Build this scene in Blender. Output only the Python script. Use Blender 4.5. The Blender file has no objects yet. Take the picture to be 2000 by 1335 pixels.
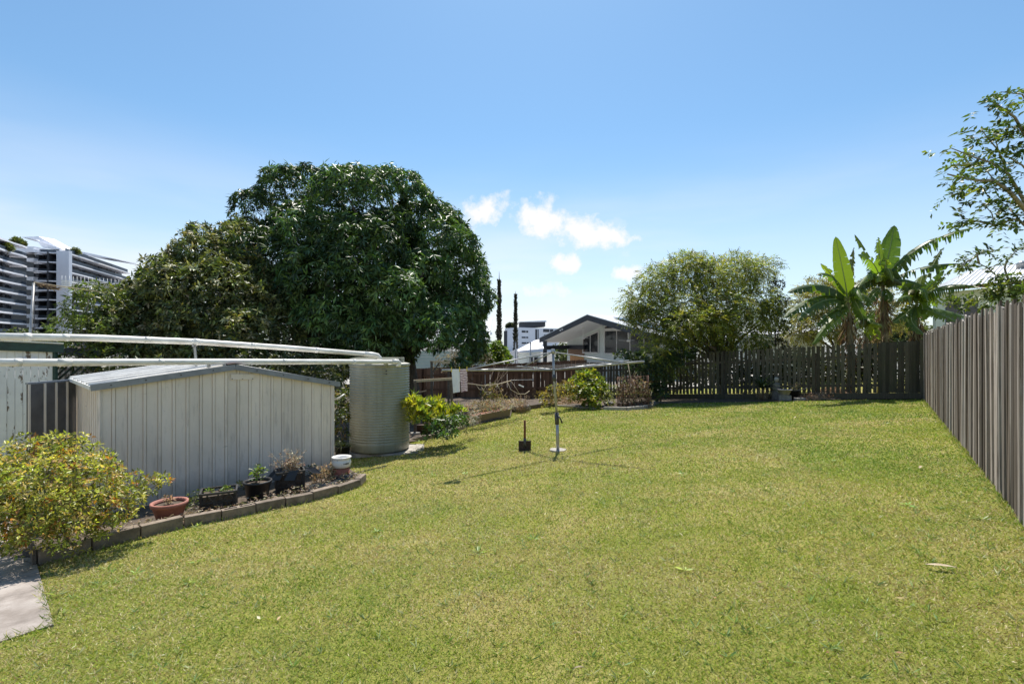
import bpy, math, random
import numpy as np
from mathutils import Vector, Matrix
R = math.radians
random.seed(7)
rng = np.random.default_rng(7)
scene = bpy.context.scene
col = scene.collection

# ------------------------------------------------------------------ camera
F = 970.0            # focal length in photograph pixels (2000 px wide)
HORY = 675.0         # horizon row
CZ = 1.72            # eye height above the lawn underfoot
cam_data = bpy.data.cameras.new('camera')
cam_data.sensor_width = 36.0
cam_data.lens = 36.0 * F / 2000.0
cam_data.shift_y = (HORY - 667.5) / 2000.0
cam_data.clip_start = 0.05
cam_data.clip_end = 6000
cam = bpy.data.objects.new('camera', cam_data)
cam.location = (0, 0, CZ)
cam.rotation_euler = (R(90), 0, 0)
col.objects.link(cam)
scene.camera = cam

# ------------------------------------------------------------------ sky, sun, exposure
SUN_EL, SUN_AZ = R(64), R(3)          # azimuth clockwise from +Y (ahead of the camera)
world = bpy.data.worlds.new('World')
scene.world = world
world.use_nodes = True
wn, wl = world.node_tree.nodes, world.node_tree.links
wn.clear()
def wnode(t, **k):
    n = wn.new(t)
    for a, b in k.items(): setattr(n, a, b)
    return n
def wmath(op, a, b=None, c=None):
    n = wnode('ShaderNodeMath', operation=op)
    for i, v in enumerate((a, b, c)):
        if v is None: continue
        if isinstance(v, (int, float)): n.inputs[i].default_value = v
        else: wl.new(v, n.inputs[i])
    return n.outputs[0]
sky = wnode('ShaderNodeTexSky', sky_type='NISHITA')
sky.sun_disc = False
sky.sun_elevation = SUN_EL
sky.sun_rotation = SUN_AZ
sky.air_density, sky.dust_density, sky.ozone_density = 1.0, 0.55, 2.2
sky.altitude = 20
tc = wnode('ShaderNodeTexCoord')
sep = wnode('ShaderNodeSeparateXYZ')
wl.new(tc.outputs['Generated'], sep.inputs[0])
az = wmath('ARCTAN2', sep.outputs['X'], sep.outputs['Y'])
el = wmath('ARCSINE', sep.outputs['Z'])
nz = wnode('ShaderNodeTexNoise'); nz.inputs['Scale'].default_value = 26; nz.inputs['Detail'].default_value = 6; nz.inputs['Roughness'].default_value = 0.62
wl.new(tc.outputs['Generated'], nz.inputs['Vector'])
nb = wmath('SUBTRACT', nz.outputs['Fac'], 0.5)
CLOUDS = [(942, 418, 46, 26, .20, 1.0), (1065, 432, 70, 30, -.12, 1.0), (1150, 458, 82, 27, -.16, 1.0), (1100, 516, 38, 19, 0, .95),
          (1228, 535, 31, 17, 0, .95), (1062, 566, 60, 20, -.1, .75), (1222, 498, 30, 17, 0, .4), (1195, 440, 60, 18, 0, .35)]
mask = None
for (px, py, rx, ry, tilt, a) in CLOUDS:
    x, y = px - 1000, HORY - py
    a0 = math.atan2(x, F); e0 = math.atan2(y, math.hypot(x, F)); k = math.cos(a0) ** 2 / F
    da, de = wmath('SUBTRACT', az, a0), wmath('SUBTRACT', el, e0)
    de = wmath('SUBTRACT', de, wmath('MULTIPLY', da, tilt))
    u = wmath('POWER', wmath('DIVIDE', da, rx * k * 1.35), 2.0)
    v = wmath('POWER', wmath('DIVIDE', de, ry * k * 1.45), 2.0)
    d = wmath('SQRT', wmath('ADD', u, v))
    d = wmath('SUBTRACT', wmath('SUBTRACT', 1.0, d), wmath('MULTIPLY', nb, -2.2))
    n = wnode('ShaderNodeMapRange', interpolation_type='SMOOTHSTEP')
    wl.new(d, n.inputs['Value'])
    n.inputs['From Min'].default_value = -0.15; n.inputs['From Max'].default_value = 0.88; n.inputs['To Max'].default_value = a
    mask = n.outputs['Result'] if mask is None else wmath('MAXIMUM', mask, n.outputs['Result'])
# thin veil of high cloud, thicker towards the horizon, all the way round
mp = wnode('ShaderNodeMapping'); mp.inputs['Scale'].default_value = (1.0, 1.0, 5.5); mp.inputs['Location'].default_value = (.4, .2, .1)
wl.new(tc.outputs['Generated'], mp.inputs['Vector'])
nv = wnode('ShaderNodeTexNoise'); nv.inputs['Scale'].default_value = 1.7; nv.inputs['Detail'].default_value = 5
wl.new(mp.outputs[0], nv.inputs['Vector'])
rv = wnode('ShaderNodeMapRange', interpolation_type='SMOOTHSTEP'); wl.new(nv.outputs['Fac'], rv.inputs['Value'])
rv.inputs['From Min'].default_value = .38; rv.inputs['From Max'].default_value = .68
re_ = wnode('ShaderNodeMapRange', interpolation_type='SMOOTHSTEP'); wl.new(el, re_.inputs['Value'])
re_.inputs['From Min'].default_value = 0.42; re_.inputs['From Max'].default_value = 0.06; re_.inputs['To Max'].default_value = .35
veil = wmath('MULTIPLY', rv.outputs[0], re_.outputs[0])
rh = wnode('ShaderNodeMapRange', interpolation_type='SMOOTHSTEP'); wl.new(el, rh.inputs['Value'])
rh.inputs['From Min'].default_value = 0.40; rh.inputs['From Max'].default_value = 0.02; rh.inputs['To Max'].default_value = .46
veil = wmath('ADD', veil, rh.outputs[0])
mask = wmath('MAXIMUM', mask, veil)
mix = wnode('ShaderNodeMix', data_type='RGBA')
wl.new(mask, mix.inputs['Factor'])
hs = wnode('ShaderNodeHueSaturation'); hs.inputs['Saturation'].default_value = .92; hs.inputs['Value'].default_value = 1.0
tint = wnode('ShaderNodeMix', data_type='RGBA', blend_type='MULTIPLY'); tint.inputs['Factor'].default_value = 1; tint.inputs['B'].default_value = (.735, 1.0, 1.09, 1)
wl.new(sky.outputs[0], hs.inputs['Color'])
wl.new(hs.outputs[0], tint.inputs['A']); wl.new(tint.outputs['Result'], mix.inputs['A'])
mix.inputs['B'].default_value = (7.2, 7.0, 7.15, 1)
bg = wnode('ShaderNodeBackground'); bg.inputs['Strength'].default_value = 0.089
wl.new(mix.outputs['Result'], bg.inputs['Color'])
wo = wnode('ShaderNodeOutputWorld'); wl.new(bg.outputs[0], wo.inputs[0])

sd = bpy.data.lights.new('sun', 'SUN'); sd.energy = 4.2; sd.angle = R(0.53); sd.color = (1, .945, .86)
so = bpy.data.objects.new('sun', sd)
so.rotation_euler = (R(90) - SUN_EL, 0, math.pi - SUN_AZ)
so.location = (3, 6, 30)
col.objects.link(so)
scene.view_settings.view_transform = 'Standard'
scene.view_settings.look = 'None'
scene.view_settings.exposure = 0.74
scene.view_settings.gamma = 1.0
scene.cycles.use_adaptive_sampling = True
scene.cycles.max_bounces = 6
scene.cycles.transparent_max_bounces = 6
scene.cycles.caustics_reflective = False
scene.cycles.caustics_refractive = False
scene.cycles.sample_clamp_indirect = 4.0
scene.cycles.use_denoising = True

# ------------------------------------------------------------------ ground shape
CP = np.array([(4.22, 4.09, -1.42), (5.98, 6.44, -1.42), (8.5, 9.9, -1.46), (11.6, 13.97, -1.51), (7.27, 17.2, -1.84), (0, 22.6, -2.43),
               (0.83, 9.0, -1.90), (-2.66, 9.98, -2.17), (-3.24, 8.98, -2.36), (-5.48, 6.6, -2.27), (0, 0, -1.72), (-3.2, 3.4, -1.95),
               (-9, 10, -2.6), (-10, 20, -2.8), (12, 2, -1.25)])
_A = np.stack([np.ones(len(CP)), CP[:, 0], CP[:, 1], CP[:, 0] * CP[:, 1]], 1)
_C = np.linalg.lstsq(_A, CP[:, 2], rcond=None)[0]
_RES = CP[:, 2] - _A @ _C
def gh(x, y):
    """ground height (numpy, vectorised)"""
    x = np.asarray(x, float); y = np.asarray(y, float)
    xc, yc = np.clip(x, -14, 15), np.clip(y, -4, 26)
    z = _C[0] + _C[1] * xc + _C[2] * yc + _C[3] * xc * yc
    w = np.zeros(x.shape); s = np.zeros(x.shape)
    for (cx, cy, _), r in zip(CP, _RES):
        k = np.exp(-((x - cx) ** 2 + (y - cy) ** 2) / 9.0)
        w = w + k; s = s + k * r
    z = z + s / (w + .35)
    d = np.hypot(x - xc, y - yc)
    t = np.clip(d / 40, 0, 1); t = t * t * (3 - 2 * t)
    z = z * (1 - t) + (-3.2) * t
    return z + CZ
def g(x, y): return float(gh(x, y))
def at(px, py, Y):
    """photograph pixel + real distance ahead -> world point"""
    return Vector(((px - 1000) / F * Y, Y, CZ + (HORY - py) / F * Y))
def gp(px, py):
    """where the line of sight through a pixel meets the ground"""
    lo, hi = .5, 80
    for _ in range(50):
        m = (lo + hi) / 2
        p = at(px, py, m)
        if p.z > g(p.x, p.y): lo = m
        else: hi = m
    p = at(px, py, (lo + hi) / 2)
    return Vector((p.x, p.y, g(p.x, p.y)))

# ------------------------------------------------------------------ mesh helpers
ORG = {}
def link(o, parent, org):
    col.objects.link(o)
    if parent is not None:
        o.parent = parent
    ORG[o.name] = Vector(org)
    return o
def tag(o, label=None, cat=None, group=None, kind=None):
    if label: o['label'] = label
    if cat: o['category'] = cat
    if group: o['group'] = group
    if kind: o['kind'] = kind
    return o
def thing(name, loc, label, cat, group=None):
    o = bpy.data.objects.new(name, None)
    o.empty_display_size = .2
    o.location = loc
    link(o, None, loc)
    return tag(o, label, cat, group)
def frame(d):
    d = Vector(d).normalized()
    a = Vector((0, 0, 1)) if abs(d.z) < .95 else Vector((0, 1, 0))
    s = d.cross(a).normalized()
    return d, s, s.cross(d).normalized()
def lerp(a, b, t): return Vector(a) + (Vector(b) - Vector(a)) * t
class MB:
    def __init__(s): s.v, s.f, s.sm, s.mi, s.cur = [], [], [], [], 0
    def add(s, vs, fs, smooth=False):
        b = len(s.v)
        s.v += [tuple(v) for v in vs]
        for f in fs:
            s.f.append(tuple(b + i for i in f)); s.sm.append(smooth); s.mi.append(s.cur)
        return s
    def hexa(s, c):   # 8 corners: bottom 4 ccw, top 4 ccw
        return s.add(c, [(3, 2, 1, 0), (4, 5, 6, 7), (0, 1, 5, 4), (1, 2, 6, 5), (2, 3, 7, 6), (3, 0, 4, 7)])
    def box(s, c, size, rot=None):
        c = Vector(c); h = Vector(size) / 2
        pts = [Vector((x * h.x, y * h.y, z * h.z)) for z in (-1, 1) for x, y in ((-1, -1), (1, -1), (1, 1), (-1, 1))]
        if rot is not None: pts = [rot @ p for p in pts]
        return s.hexa([c + p for p in pts])
    def bar(s, p0, p1, w, h, up=None):
        p0, p1 = Vector(p0), Vector(p1)
        d, sd_, u = frame(p1 - p0)
        if up is not None:
            u = Vector(up); u = (u - d * u.dot(d)).normalized(); sd_ = d.cross(u)
        a, b = sd_ * w / 2, u * h / 2
        return s.hexa([p0 - a - b, p0 + a - b, p1 + a - b, p1 - a - b, p0 - a + b, p0 + a + b, p1 + a + b, p1 - a + b])
    def tube(s, pts, rad, n=8, cap=True):
        pts = [Vector(p) for p in pts]
        rads = rad if hasattr(rad, '__len__') else [rad] * len(pts)
        vs, fs = [], []
        pu = None
        for i, p in enumerate(pts):
            d = (pts[min(i + 1, len(pts) - 1)] - pts[max(i - 1, 0)])
            d, sd_, u = frame(d)
            if pu is not None:
                u2 = pu - d * pu.dot(d)
                if u2.length > 1e-4: u = u2.normalized(); sd_ = d.cross(u)
            pu = u
            for k in range(n):
                a = 2 * math.pi * k / n
                vs.append(p + (sd_ * math.cos(a) + u * math.sin(a)) * rads[i])
        for i in range(len(pts) - 1):
            for k in range(n):
                k2 = (k + 1) % n
                fs.append((i * n + k, i * n + k2, (i + 1) * n + k2, (i + 1) * n + k))
        s.add(vs, fs, True)
        if cap:
            b = len(s.v) - len(vs)
            s.f.append(tuple(b + n - 1 - k for k in range(n))); s.sm.append(False); s.mi.append(s.cur)
            s.f.append(tuple(b + (len(pts) - 1) * n + k for k in range(n))); s.sm.append(False); s.mi.append(s.cur)
        return s
    def lathe(s, prof, c=(0, 0, 0), n=24, cap0=True, cap1=True, sx=1, sy=1, smooth=True):
        c = Vector(c); vs, fs = [], []
        for r, z in prof:
            for k in range(n):
                a = 2 * math.pi * k / n
                vs.append(c + Vector((r * math.cos(a) * sx, r * math.sin(a) * sy, z)))
        for i in range(len(prof) - 1):
            for k in range(n):
                k2 = (k + 1) % n
                fs.append((i * n + k, i * n + k2, (i + 1) * n + k2, (i + 1) * n + k))
        s.add(vs, fs, smooth)
        b = len(s.v) - len(vs)
        if cap0: s.f.append(tuple(b + n - 1 - k for k in range(n))); s.sm.append(False); s.mi.append(s.cur)
        if cap1: s.f.append(tuple(b + (len(prof) - 1) * n + k for k in range(n))); s.sm.append(False); s.mi.append(s.cur)
        return s
    def prism(s, poly, ext):   # planar polygon (3-D points) extruded by a vector
        poly = [Vector(p) for p in poly]; ext = Vector(ext); n = len(poly)
        vs = poly + [p + ext for p in poly]
        fs = [tuple(range(n))[::-1], tuple(range(n, 2 * n))] + [(i, (i + 1) % n, n + (i + 1) % n, n + i) for i in range(n)]
        return s.add(vs, fs)
    def build(s, name, mat, parent=None, org=None, bevel=0):
        if org is None: org = ORG[parent.name] if parent is not None else Vector((0, 0, 0))
        org = Vector(org)
        me = bpy.data.meshes.new(name)
        me.from_pydata([(x - org.x, y - org.y, z - org.z) for x, y, z in s.v], [], s.f)
        me.polygons.foreach_set('use_smooth', s.sm)
        for m in (mat if isinstance(mat, (list, tuple)) else [mat]): me.materials.append(m)
        me.polygons.foreach_set('material_index', s.mi)
        me.update()
        o = bpy.data.objects.new(name, me)
        link(o, parent, org)
        if parent is None: o.location = org
        else:
            o.location = org - ORG[parent.name]
        if bevel:
            b = o.modifiers.new('bevel', 'BEVEL'); b.width = bevel; b.segments = 2; b.limit_method = 'ANGLE'
        return o

# numpy leaves: each leaf is a folded lozenge of two triangles
def nrmz(a): return a / np.maximum(np.linalg.norm(a, axis=1, keepdims=True), 1e-9)
def leaf_arrays(pos, dr, up, L, W, colr, fold=.25, mid=.45):
    n = len(pos)
    dr = nrmz(dr)
    sd_ = nrmz(np.cross(dr, up)); un = np.cross(sd_, dr)
    L = np.broadcast_to(L, n)[:, None]; W = np.broadcast_to(W, n)[:, None]
    v = np.empty((n, 4, 3))
    v[:, 0] = pos
    m = pos + dr * L * mid
    v[:, 1] = m + sd_ * W / 2 + un * W * fold
    v[:, 2] = pos + dr * L
    v[:, 3] = m - sd_ * W / 2 + un * W * fold
    return v, np.repeat(colr[:, None, :], 4, 1)
def leaves_obj(name, chunks, mat, parent=None, org=(0, 0, 0), kind=None):
    v = np.concatenate([c[0] for c in chunks]); c = np.concatenate([c[1] for c in chunks])
    if parent is not None: org = ORG[parent.name]
    n = len(v)
    vv = (v.reshape(-1, 3) - np.array(org)).astype(np.float32)
    me = bpy.data.meshes.new(name)
    me.vertices.add(n * 4); me.vertices.foreach_set('co', vv.ravel())
    idx = (np.arange(n)[:, None] * 4 + np.array([[0, 1, 2, 0, 2, 3]])).astype(np.int32).ravel()
    me.loops.add(n * 6); me.loops.foreach_set('vertex_index', idx)
    me.polygons.add(n * 2)
    me.polygons.foreach_set('loop_start', np.arange(0, n * 6, 3, dtype=np.int32))
    me.polygons.foreach_set('loop_total', np.full(n * 2, 3, dtype=np.int32))
    at_ = me.color_attributes.new('Col', 'FLOAT_COLOR', 'POINT')
    cc = np.ones((n * 4, 4), np.float32); cc[:, :3] = np.clip(c.reshape(-1, 3), 0.001, 1)
    at_.data.foreach_set('color', cc.ravel())
    me.update(calc_edges=True)
    me.materials.append(mat)
    o = bpy.data.objects.new(name, me)
    link(o, parent, org)
    if parent is None: o.location = org
    if kind: o['kind'] = kind
    return o
def rand_dirs(n, up=0.0):
    d = nrmz(rng.normal(size=(n, 3))); d[:, 2] += up
    return nrmz(d)
def pal(n, cols, jit=.18, w=None):
    cols = np.array(cols, float)
    i = rng.choice(len(cols), n, p=w)
    return cols[i] * (1 + rng.normal(0, jit, (n, 1))) * (1 + rng.normal(0, jit * .25, (n, 3)))

# ------------------------------------------------------------------ materials
def srgb(r, g_, b):
    f = lambda c: c / 255 / 12.92 if c / 255 <= .04045 else ((c / 255 + .055) / 1.055) ** 2.4
    return (f(r), f(g_), f(b))
class NT:
    def __init__(s, name):
        s.m = bpy.data.materials.new(name); s.m.use_nodes = True
        s.t = s.m.node_tree; s.n, s.l = s.t.nodes, s.t.links
        s.bs = s.n['Principled BSDF']; s.out = s.n['Material Output']
    def new(s, t, **k):
        n = s.n.new(t)
        for a, b in k.items(): setattr(n, a, b)
        return n
    def link(s, a, b): s.l.new(a, b)
    def math(s, op, a, b=None):
        n = s.new('ShaderNodeMath', operation=op)
        for i, v in enumerate((a, b)):
            if v is None: continue
            if isinstance(v, (int, float)): n.inputs[i].default_value = v
            else: s.link(v, n.inputs[i])
        return n.outputs[0]
    def coords(s, stretch=(1, 1, 1), rnd=False, kind='Object', rot=(0, 0, 0)):
        c = s.new('ShaderNodeTexCoord'); v = c.outputs[kind]
        if rnd:
            oi = s.new('ShaderNodeObjectInfo')
            ad = s.new('ShaderNodeVectorMath', operation='ADD')
            ml = s.math('MULTIPLY', oi.outputs['Random'], 137.0)
            cb = s.new('ShaderNodeCombineXYZ'); s.link(ml, cb.inputs[0]); s.link(ml, cb.inputs[1])
            s.link(v, ad.inputs[0]); s.link(cb.outputs[0], ad.inputs[1]); v = ad.outputs[0]
        mp_ = s.new('ShaderNodeMapping'); mp_.inputs['Scale'].default_value = stretch; mp_.inputs['Rotation'].default_value = rot
        s.link(v, mp_.inputs['Vector'])
        return mp_.outputs[0]
    def noise(s, vec, scale, detail=5, rough=.6):
        n = s.new('ShaderNodeTexNoise'); n.inputs['Scale'].default_value = scale; n.inputs['Detail'].default_value = detail; n.inputs['Roughness'].default_value = rough
        s.link(vec, n.inputs['Vector']); return n.outputs['Fac']
    def ramp(s, fac, stops):
        n = s.new('ShaderNodeValToRGB'); e = n.color_ramp.elements
        while len(e) < len(stops): e.new(.5)
        for i, (p, c) in enumerate(stops):
            e[i].position = p; e[i].color = (c[0], c[1], c[2], 1)
        s.link(fac, n.inputs['Fac']); return n.outputs['Color']
    def mix(s, fac, a, b, mode='MIX'):
        n = s.new('ShaderNodeMix', data_type='RGBA', blend_type=mode)
        if isinstance(fac, (int, float)): n.inputs['Factor'].default_value = fac
        else: s.link(fac, n.inputs['Factor'])
        for k, v in (('A', a), ('B', b)):
            if isinstance(v, tuple): n.inputs[k].default_value = (v[0], v[1], v[2], 1)
            else: s.link(v, n.inputs[k])
        return n.outputs['Result']
    def bump(s, h, strength, dist=.01):
        n = s.new('ShaderNodeBump'); n.inputs['Strength'].default_value = strength; n.inputs['Distance'].default_value = dist
        s.link(h, n.inputs['Height']); s.link(n.outputs[0], s.bs.inputs['Normal'])
    def rnd_value(s, colr, lo, hi):
        oi = s.new('ShaderNodeObjectInfo')
        mr = s.new('ShaderNodeMapRange'); s.link(oi.outputs['Random'], mr.inputs['Value'])
        mr.inputs['To Min'].default_value = lo; mr.inputs['To Max'].default_value = hi
        h = s.new('ShaderNodeHueSaturation'); s.link(mr.outputs[0], h.inputs['Value'])
        if isinstance(colr, tuple): h.inputs['Color'].default_value = (*colr, 1)
        else: s.link(colr, h.inputs['Color'])
        return h.outputs[0]
    def done(s, colr=None, rough=.7, metal=0, spec=.5):
        if colr is not None:
            if isinstance(colr, tuple): s.bs.inputs['Base Color'].default_value = (*colr[:3], 1)
            else: s.link(colr, s.bs.inputs['Base Color'])
        s.bs.inputs['Roughness'].default_value = rough
        s.bs.inputs['Metallic'].default_value = metal
        s.bs.inputs['Specular IOR Level'].default_value = spec
        return s.m
def plain(name, c1, c2=None, scale=6, rough=.7, bump=0, bscale=60, metal=0, spec=.5, rnd=None, stretch=(1, 1, 1), c3=None):
    """two-tone weathered surface with fine relief"""
    t = NT(name); v = t.coords(stretch, rnd is not None)
    c2 = c2 or tuple(k * .75 for k in c1)
    st = [(.3, c2), (.62, c1)] + ([(.8, c3)] if c3 else [])
    c = t.ramp(t.noise(v, scale), st)
    if rnd: c = t.rnd_value(c, *rnd)
    if bump: t.bump(t.noise(v, bscale, 6), bump, .01)
    return t.done(c, rough, metal, spec)
def wood(name, c1, c2, c3, rnd=(.6, 1.25), axis=2, bump=.5, fine=60, moss=None):
    t = NT(name)
    st = [fine, fine, fine]; st[axis] = fine * .035
    v = t.coords(tuple(st), True)
    st2 = [6, 6, 6]; st2[axis] = .8
    v2 = t.coords(tuple(st2), True)
    n1 = t.noise(v, 1.0, 6, .7); n2 = t.noise(v2, 1.0, 4)
    c = t.ramp(n1, [(.28, c3), (.5, c2), (.68, c1)])
    c = t.mix(t.ramp(n2, [(.35, (0, 0, 0)), (.7, (1, 1, 1))]), c, c2)
    if moss: c = t.mix(t.ramp(t.noise(t.coords((1, 1, 1), True), 2.2), [(.45, (0, 0, 0)), (.7, (.7, .7, .7))]), c, moss)
    st3 = [fine * 2.2] * 3; st3[axis] = fine * .02
    ck = t.noise(t.coords(tuple(st3), True), 1.0, 3, .6)
    c = t.mix(t.ramp(ck, [(.30, (.85, .85, .85)), (.40, (0, 0, 0))]), c, tuple(k * .45 for k in c3))
    c = t.rnd_value(c, *rnd)
    t.bump(n1, bump, .004)
    return t.done(c, .88, 0, .25)
def leafmat(name, rough=.45, trans=.35, spec=.5, tcol=(1.25, 1.3, .5)):
    t = NT(name)
    a = t.new('ShaderNodeAttribute'); a.attribute_name = 'Col'
    m = t.done(a.outputs['Color'], rough, 0, spec)
    tr = t.new('ShaderNodeBsdfTranslucent')
    tcn = t.mix(1.0, a.outputs['Color'], tcol, 'MULTIPLY')
    t.link(tcn, tr.inputs['Color'])
    mx = t.new('ShaderNodeMixShader'); mx.inputs[0].default_value = trans
    t.link(t.bs.outputs[0], mx.inputs[1]); t.link(tr.outputs[0], mx.inputs[2]); t.link(mx.outputs[0], t.out.inputs['Surface'])
    return m
MT = {}
MT['leaf'] = leafmat('leaf', .40, .42)
MT['leaf_gloss'] = leafmat('glossy_leaf', .43, .26, .48)
MT['leaf_dry'] = leafmat('dry_leaf', .7, .25, .3, (1.1, 1, .8))
MT['grass'] = leafmat('grass_blade', .55, .3, .3, (1.1, 1.2, .6))
MT['bark'] = plain('bark', (.16, .13, .10), (.06, .05, .04), 9, .9, .7, 30, stretch=(3, 3, .6))
MT['bark_pale'] = plain('pale_bark', (.30, .27, .23), (.14, .12, .10), 9, .9, .5, 30, stretch=(3, 3, .6))
MT['twig'] = plain('dry_twig', (.30, .22, .15), (.13, .09, .06), 14, .9)
MT['soil'] = plain('garden_soil', (.115, .085, .06), (.04, .03, .022), 12, .95, .9, 45, c3=(.22, .17, .12))
MT['straw'] = plain('straw_mulch', (.36, .27, .17), (.12, .085, .055), 18, .95, 1.0, 40, c3=(.50, .40, .28))
MT['galv'] = plain('galvanised_steel', (.42, .42, .42), (.28, .28, .28), 10, .42, .1, 60, metal=.55)
MT['steel_dark'] = plain('dull_dark_steel', (.10, .10, .105), (.05, .05, .05), 14, .55, .2, 60, metal=.4)
MT['black_plastic'] = plain('black_plastic', (.022, .022, .024), (.012, .012, .012), 14, .45, .2, 60)
MT['pvc'] = plain('white_pvc', (.86, .84, .80), (.60, .57, .51), 3, .36, .05, 50, stretch=(1.5, 1.5, 6))
MT['white_paint'] = plain('white_paint', (.78, .78, .77), (.66, .66, .66), 4, .55)
MT['dark_paint'] = plain('charcoal_paint', (.028, .034, .046), (.02, .024, .032), 5, .5)
MT['green_paint'] = plain('dark_green_paint', (.02, .055, .045), (.013, .032, .028), 8, .6, .2)
MT['concrete'] = plain('concrete', (.42, .39, .35), (.25, .23, .205), 7, .9, .5, 90, c3=(.50, .47, .43))
MT['terracotta'] = plain('terracotta', (.36, .12, .075), (.22, .075, .05), 9, .75, .3)
MT['glass_dark'] = plain('dark_window_glass', (.022, .026, .032), (.015, .018, .022), 2, .08, spec=.6)
# ------------------------------------------------------------------ polygons of the yard
from mathutils.geometry import delaunay_2d_cdt
def v2(p): return (p.x, p.y)
def pg(*pts): return [v2(gp(*p)) for p in pts]
F0, F1 = Vector((4.22, 4.09)), Vector((11.6, 13.97))          # boundary fence on the right
FU = (F1 - F0).normalized(); FN = Vector((-FU.y, FU.x))         # along it / back fence direction
SHED_EDGE = pg((75, 1105), (180, 1076), (275, 1052), (359, 1031), (433, 1017), (500, 1003), (558, 990), (612, 979), (661, 965), (705, 950), (716, 940))
BED_EDGE = pg((800, 864), (870, 850), (908, 836), (997, 815), (1000, 805), (1050, 797), (1085, 794))
BED2_EDGE = pg((1085, 794), (1120, 796), (1165, 799), (1180, 800), (1225, 801), (1258, 798), (1285, 788))
_c = gp(105, 1222); _d = gp(72, 1105)
_pd = Vector((_d.x - _c.x, _d.y - _c.y)).normalized(); _pe = Vector((-_pd.y, _pd.x))
_c2 = Vector((_c.x, _c.y))
PATH_POLY = [tuple(_c2), tuple(_c2 + _pd * 1.2), tuple(_c2 + _pd * 4.6), tuple(_c2 + _pd * 4.6 + _pe * 6), tuple(_c2 + _pe * 6)]
def inpoly(x, y, poly):
    x = np.asarray(x); y = np.asarray(y); r = np.zeros(x.shape, bool)
    n = len(poly)
    for i in range(n):
        x0, y0 = poly[i]; x1, y1 = poly[(i + 1) % n]
        if y0 == y1: continue
        c = ((y0 > y) != (y1 > y)) & (x < (x1 - x0) * (y - y0) / (y1 - y0) + x0)
        r ^= c
    return r
_ng = {}
def fnoise(x, y, scale, seed):
    if seed not in _ng: _ng[seed] = np.random.default_rng(seed).random((128, 128))
    G = _ng[seed]
    x = np.asarray(x) / scale + 500; y = np.asarray(y) / scale + 500
    i, j = np.floor(x).astype(int), np.floor(y).astype(int); a, b = x - i, y - j
    a = a * a * (3 - 2 * a); b = b * b * (3 - 2 * b)
    q = lambda u, v: G[u % 128, v % 128]
    return (q(i, j) * (1 - a) + q(i + 1, j) * a) * (1 - b) + (q(i, j + 1) * (1 - a) + q(i + 1, j + 1) * a) * b
def sheet(name, poly, mat, dz=.02, step=.12, amp=.02, edge=0.0, hump=None, parent=None, kind='structure'):
    """an uneven sheet over the ground, filling a plan polygon"""
    P = np.array(poly); n = len(P)
    lo, hi = P.min(0), P.max(0)
    xs, ys = np.meshgrid(np.arange(lo[0], hi[0], step), np.arange(lo[1], hi[1], step))
    xs = xs.ravel() + rng.uniform(-.3, .3, xs.size) * step; ys = ys.ravel() + rng.uniform(-.3, .3, ys.size) * step
    k = inpoly(xs, ys, poly); xs, ys = xs[k], ys[k]
    verts = [Vector(p) for p in poly] + [Vector((a, b)) for a, b in zip(xs, ys)]
    vo, _, fo, *_r = delaunay_2d_cdt(verts, [], [list(range(n))], 1, 1e-5)
    X = np.array([v.x for v in vo]); Y = np.array([v.y for v in vo])
    Z = gh(X, Y) + dz + amp * (fnoise(X, Y, .35, 3) + .5 * fnoise(X, Y, .13, 4) - .75)
    if hump is not None: Z = Z + hump(X, Y)
    mb = MB(); mb.add(list(zip(X, Y, Z)), fo, True)
    o = mb.build(name, mat, parent)
    if kind and parent is None: tag(o, kind=kind)
    return o

# ------------------------------------------------------------------ ground
def lawn_material():
    t = NT('lawn_thatch'); v = t.coords()
    a = t.noise(v, .55, 4); b = t.noise(v, 60, 6, .75); c = t.noise(v, 9, 4)
    base = t.ramp(a, [(.35, (.19, .21, .05)), (.55, (.28, .25, .085)), (.7, (.37, .31, .15))])
    fine = t.ramp(b, [(.3, (.45, .5, .4)), (.7, (1.5, 1.45, 1.3))])
    cc = t.mix(1.0, base, fine, 'MULTIPLY')
    cc = t.mix(t.ramp(c, [(.4, (0, 0, 0)), (.75, (.35, .35, .35))]), cc, (.19, .23, .055))
    # beyond the gardens the ground is streets, yards and roofs: dull greys and browns
    ln = t.new('ShaderNodeVectorMath', operation='LENGTH'); t.link(t.coords(), ln.inputs[0])
    far = t.ramp(t.noise(v, .12, 3), [(.4, (.16, .155, .145)), (.6, (.24, .235, .22))])
    mrf = t.new('ShaderNodeMapRange'); t.link(ln.outputs['Value'], mrf.inputs['Value']); mrf.inputs['From Min'].default_value = 30; mrf.inputs['From Max'].default_value = 38
    cc = t.mix(mrf.outputs[0], cc, far)
    t.bump(b, .8, .02)
    return t.done(cc, .95, 0, .1)
MT['lawn'] = lawn_material()
xs = np.concatenate([-np.geomspace(1600, 20, 26), np.arange(-18, 20.01, .4), np.geomspace(22, 1600, 26)])
ys = np.concatenate([-np.geomspace(1600, 6, 20), np.arange(-5, 32.01, .4), np.geomspace(34, 2600, 30)])
GX, GY = np.meshgrid(xs, ys)
GZ = gh(GX, GY)
mb = MB(); nx, ny = len(xs), len(ys)
mb.v = list(zip(GX.ravel(), GY.ravel(), GZ.ravel()))
mb.f = [(j * nx + i, j * nx + i + 1, (j + 1) * nx + i + 1, (j + 1) * nx + i) for j in range(ny - 1) for i in range(nx - 1)]
mb.sm = [True] * len(mb.f); mb.mi = [0] * len(mb.f)
tag(mb.build('ground', MT['lawn']), kind='structure')

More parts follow.
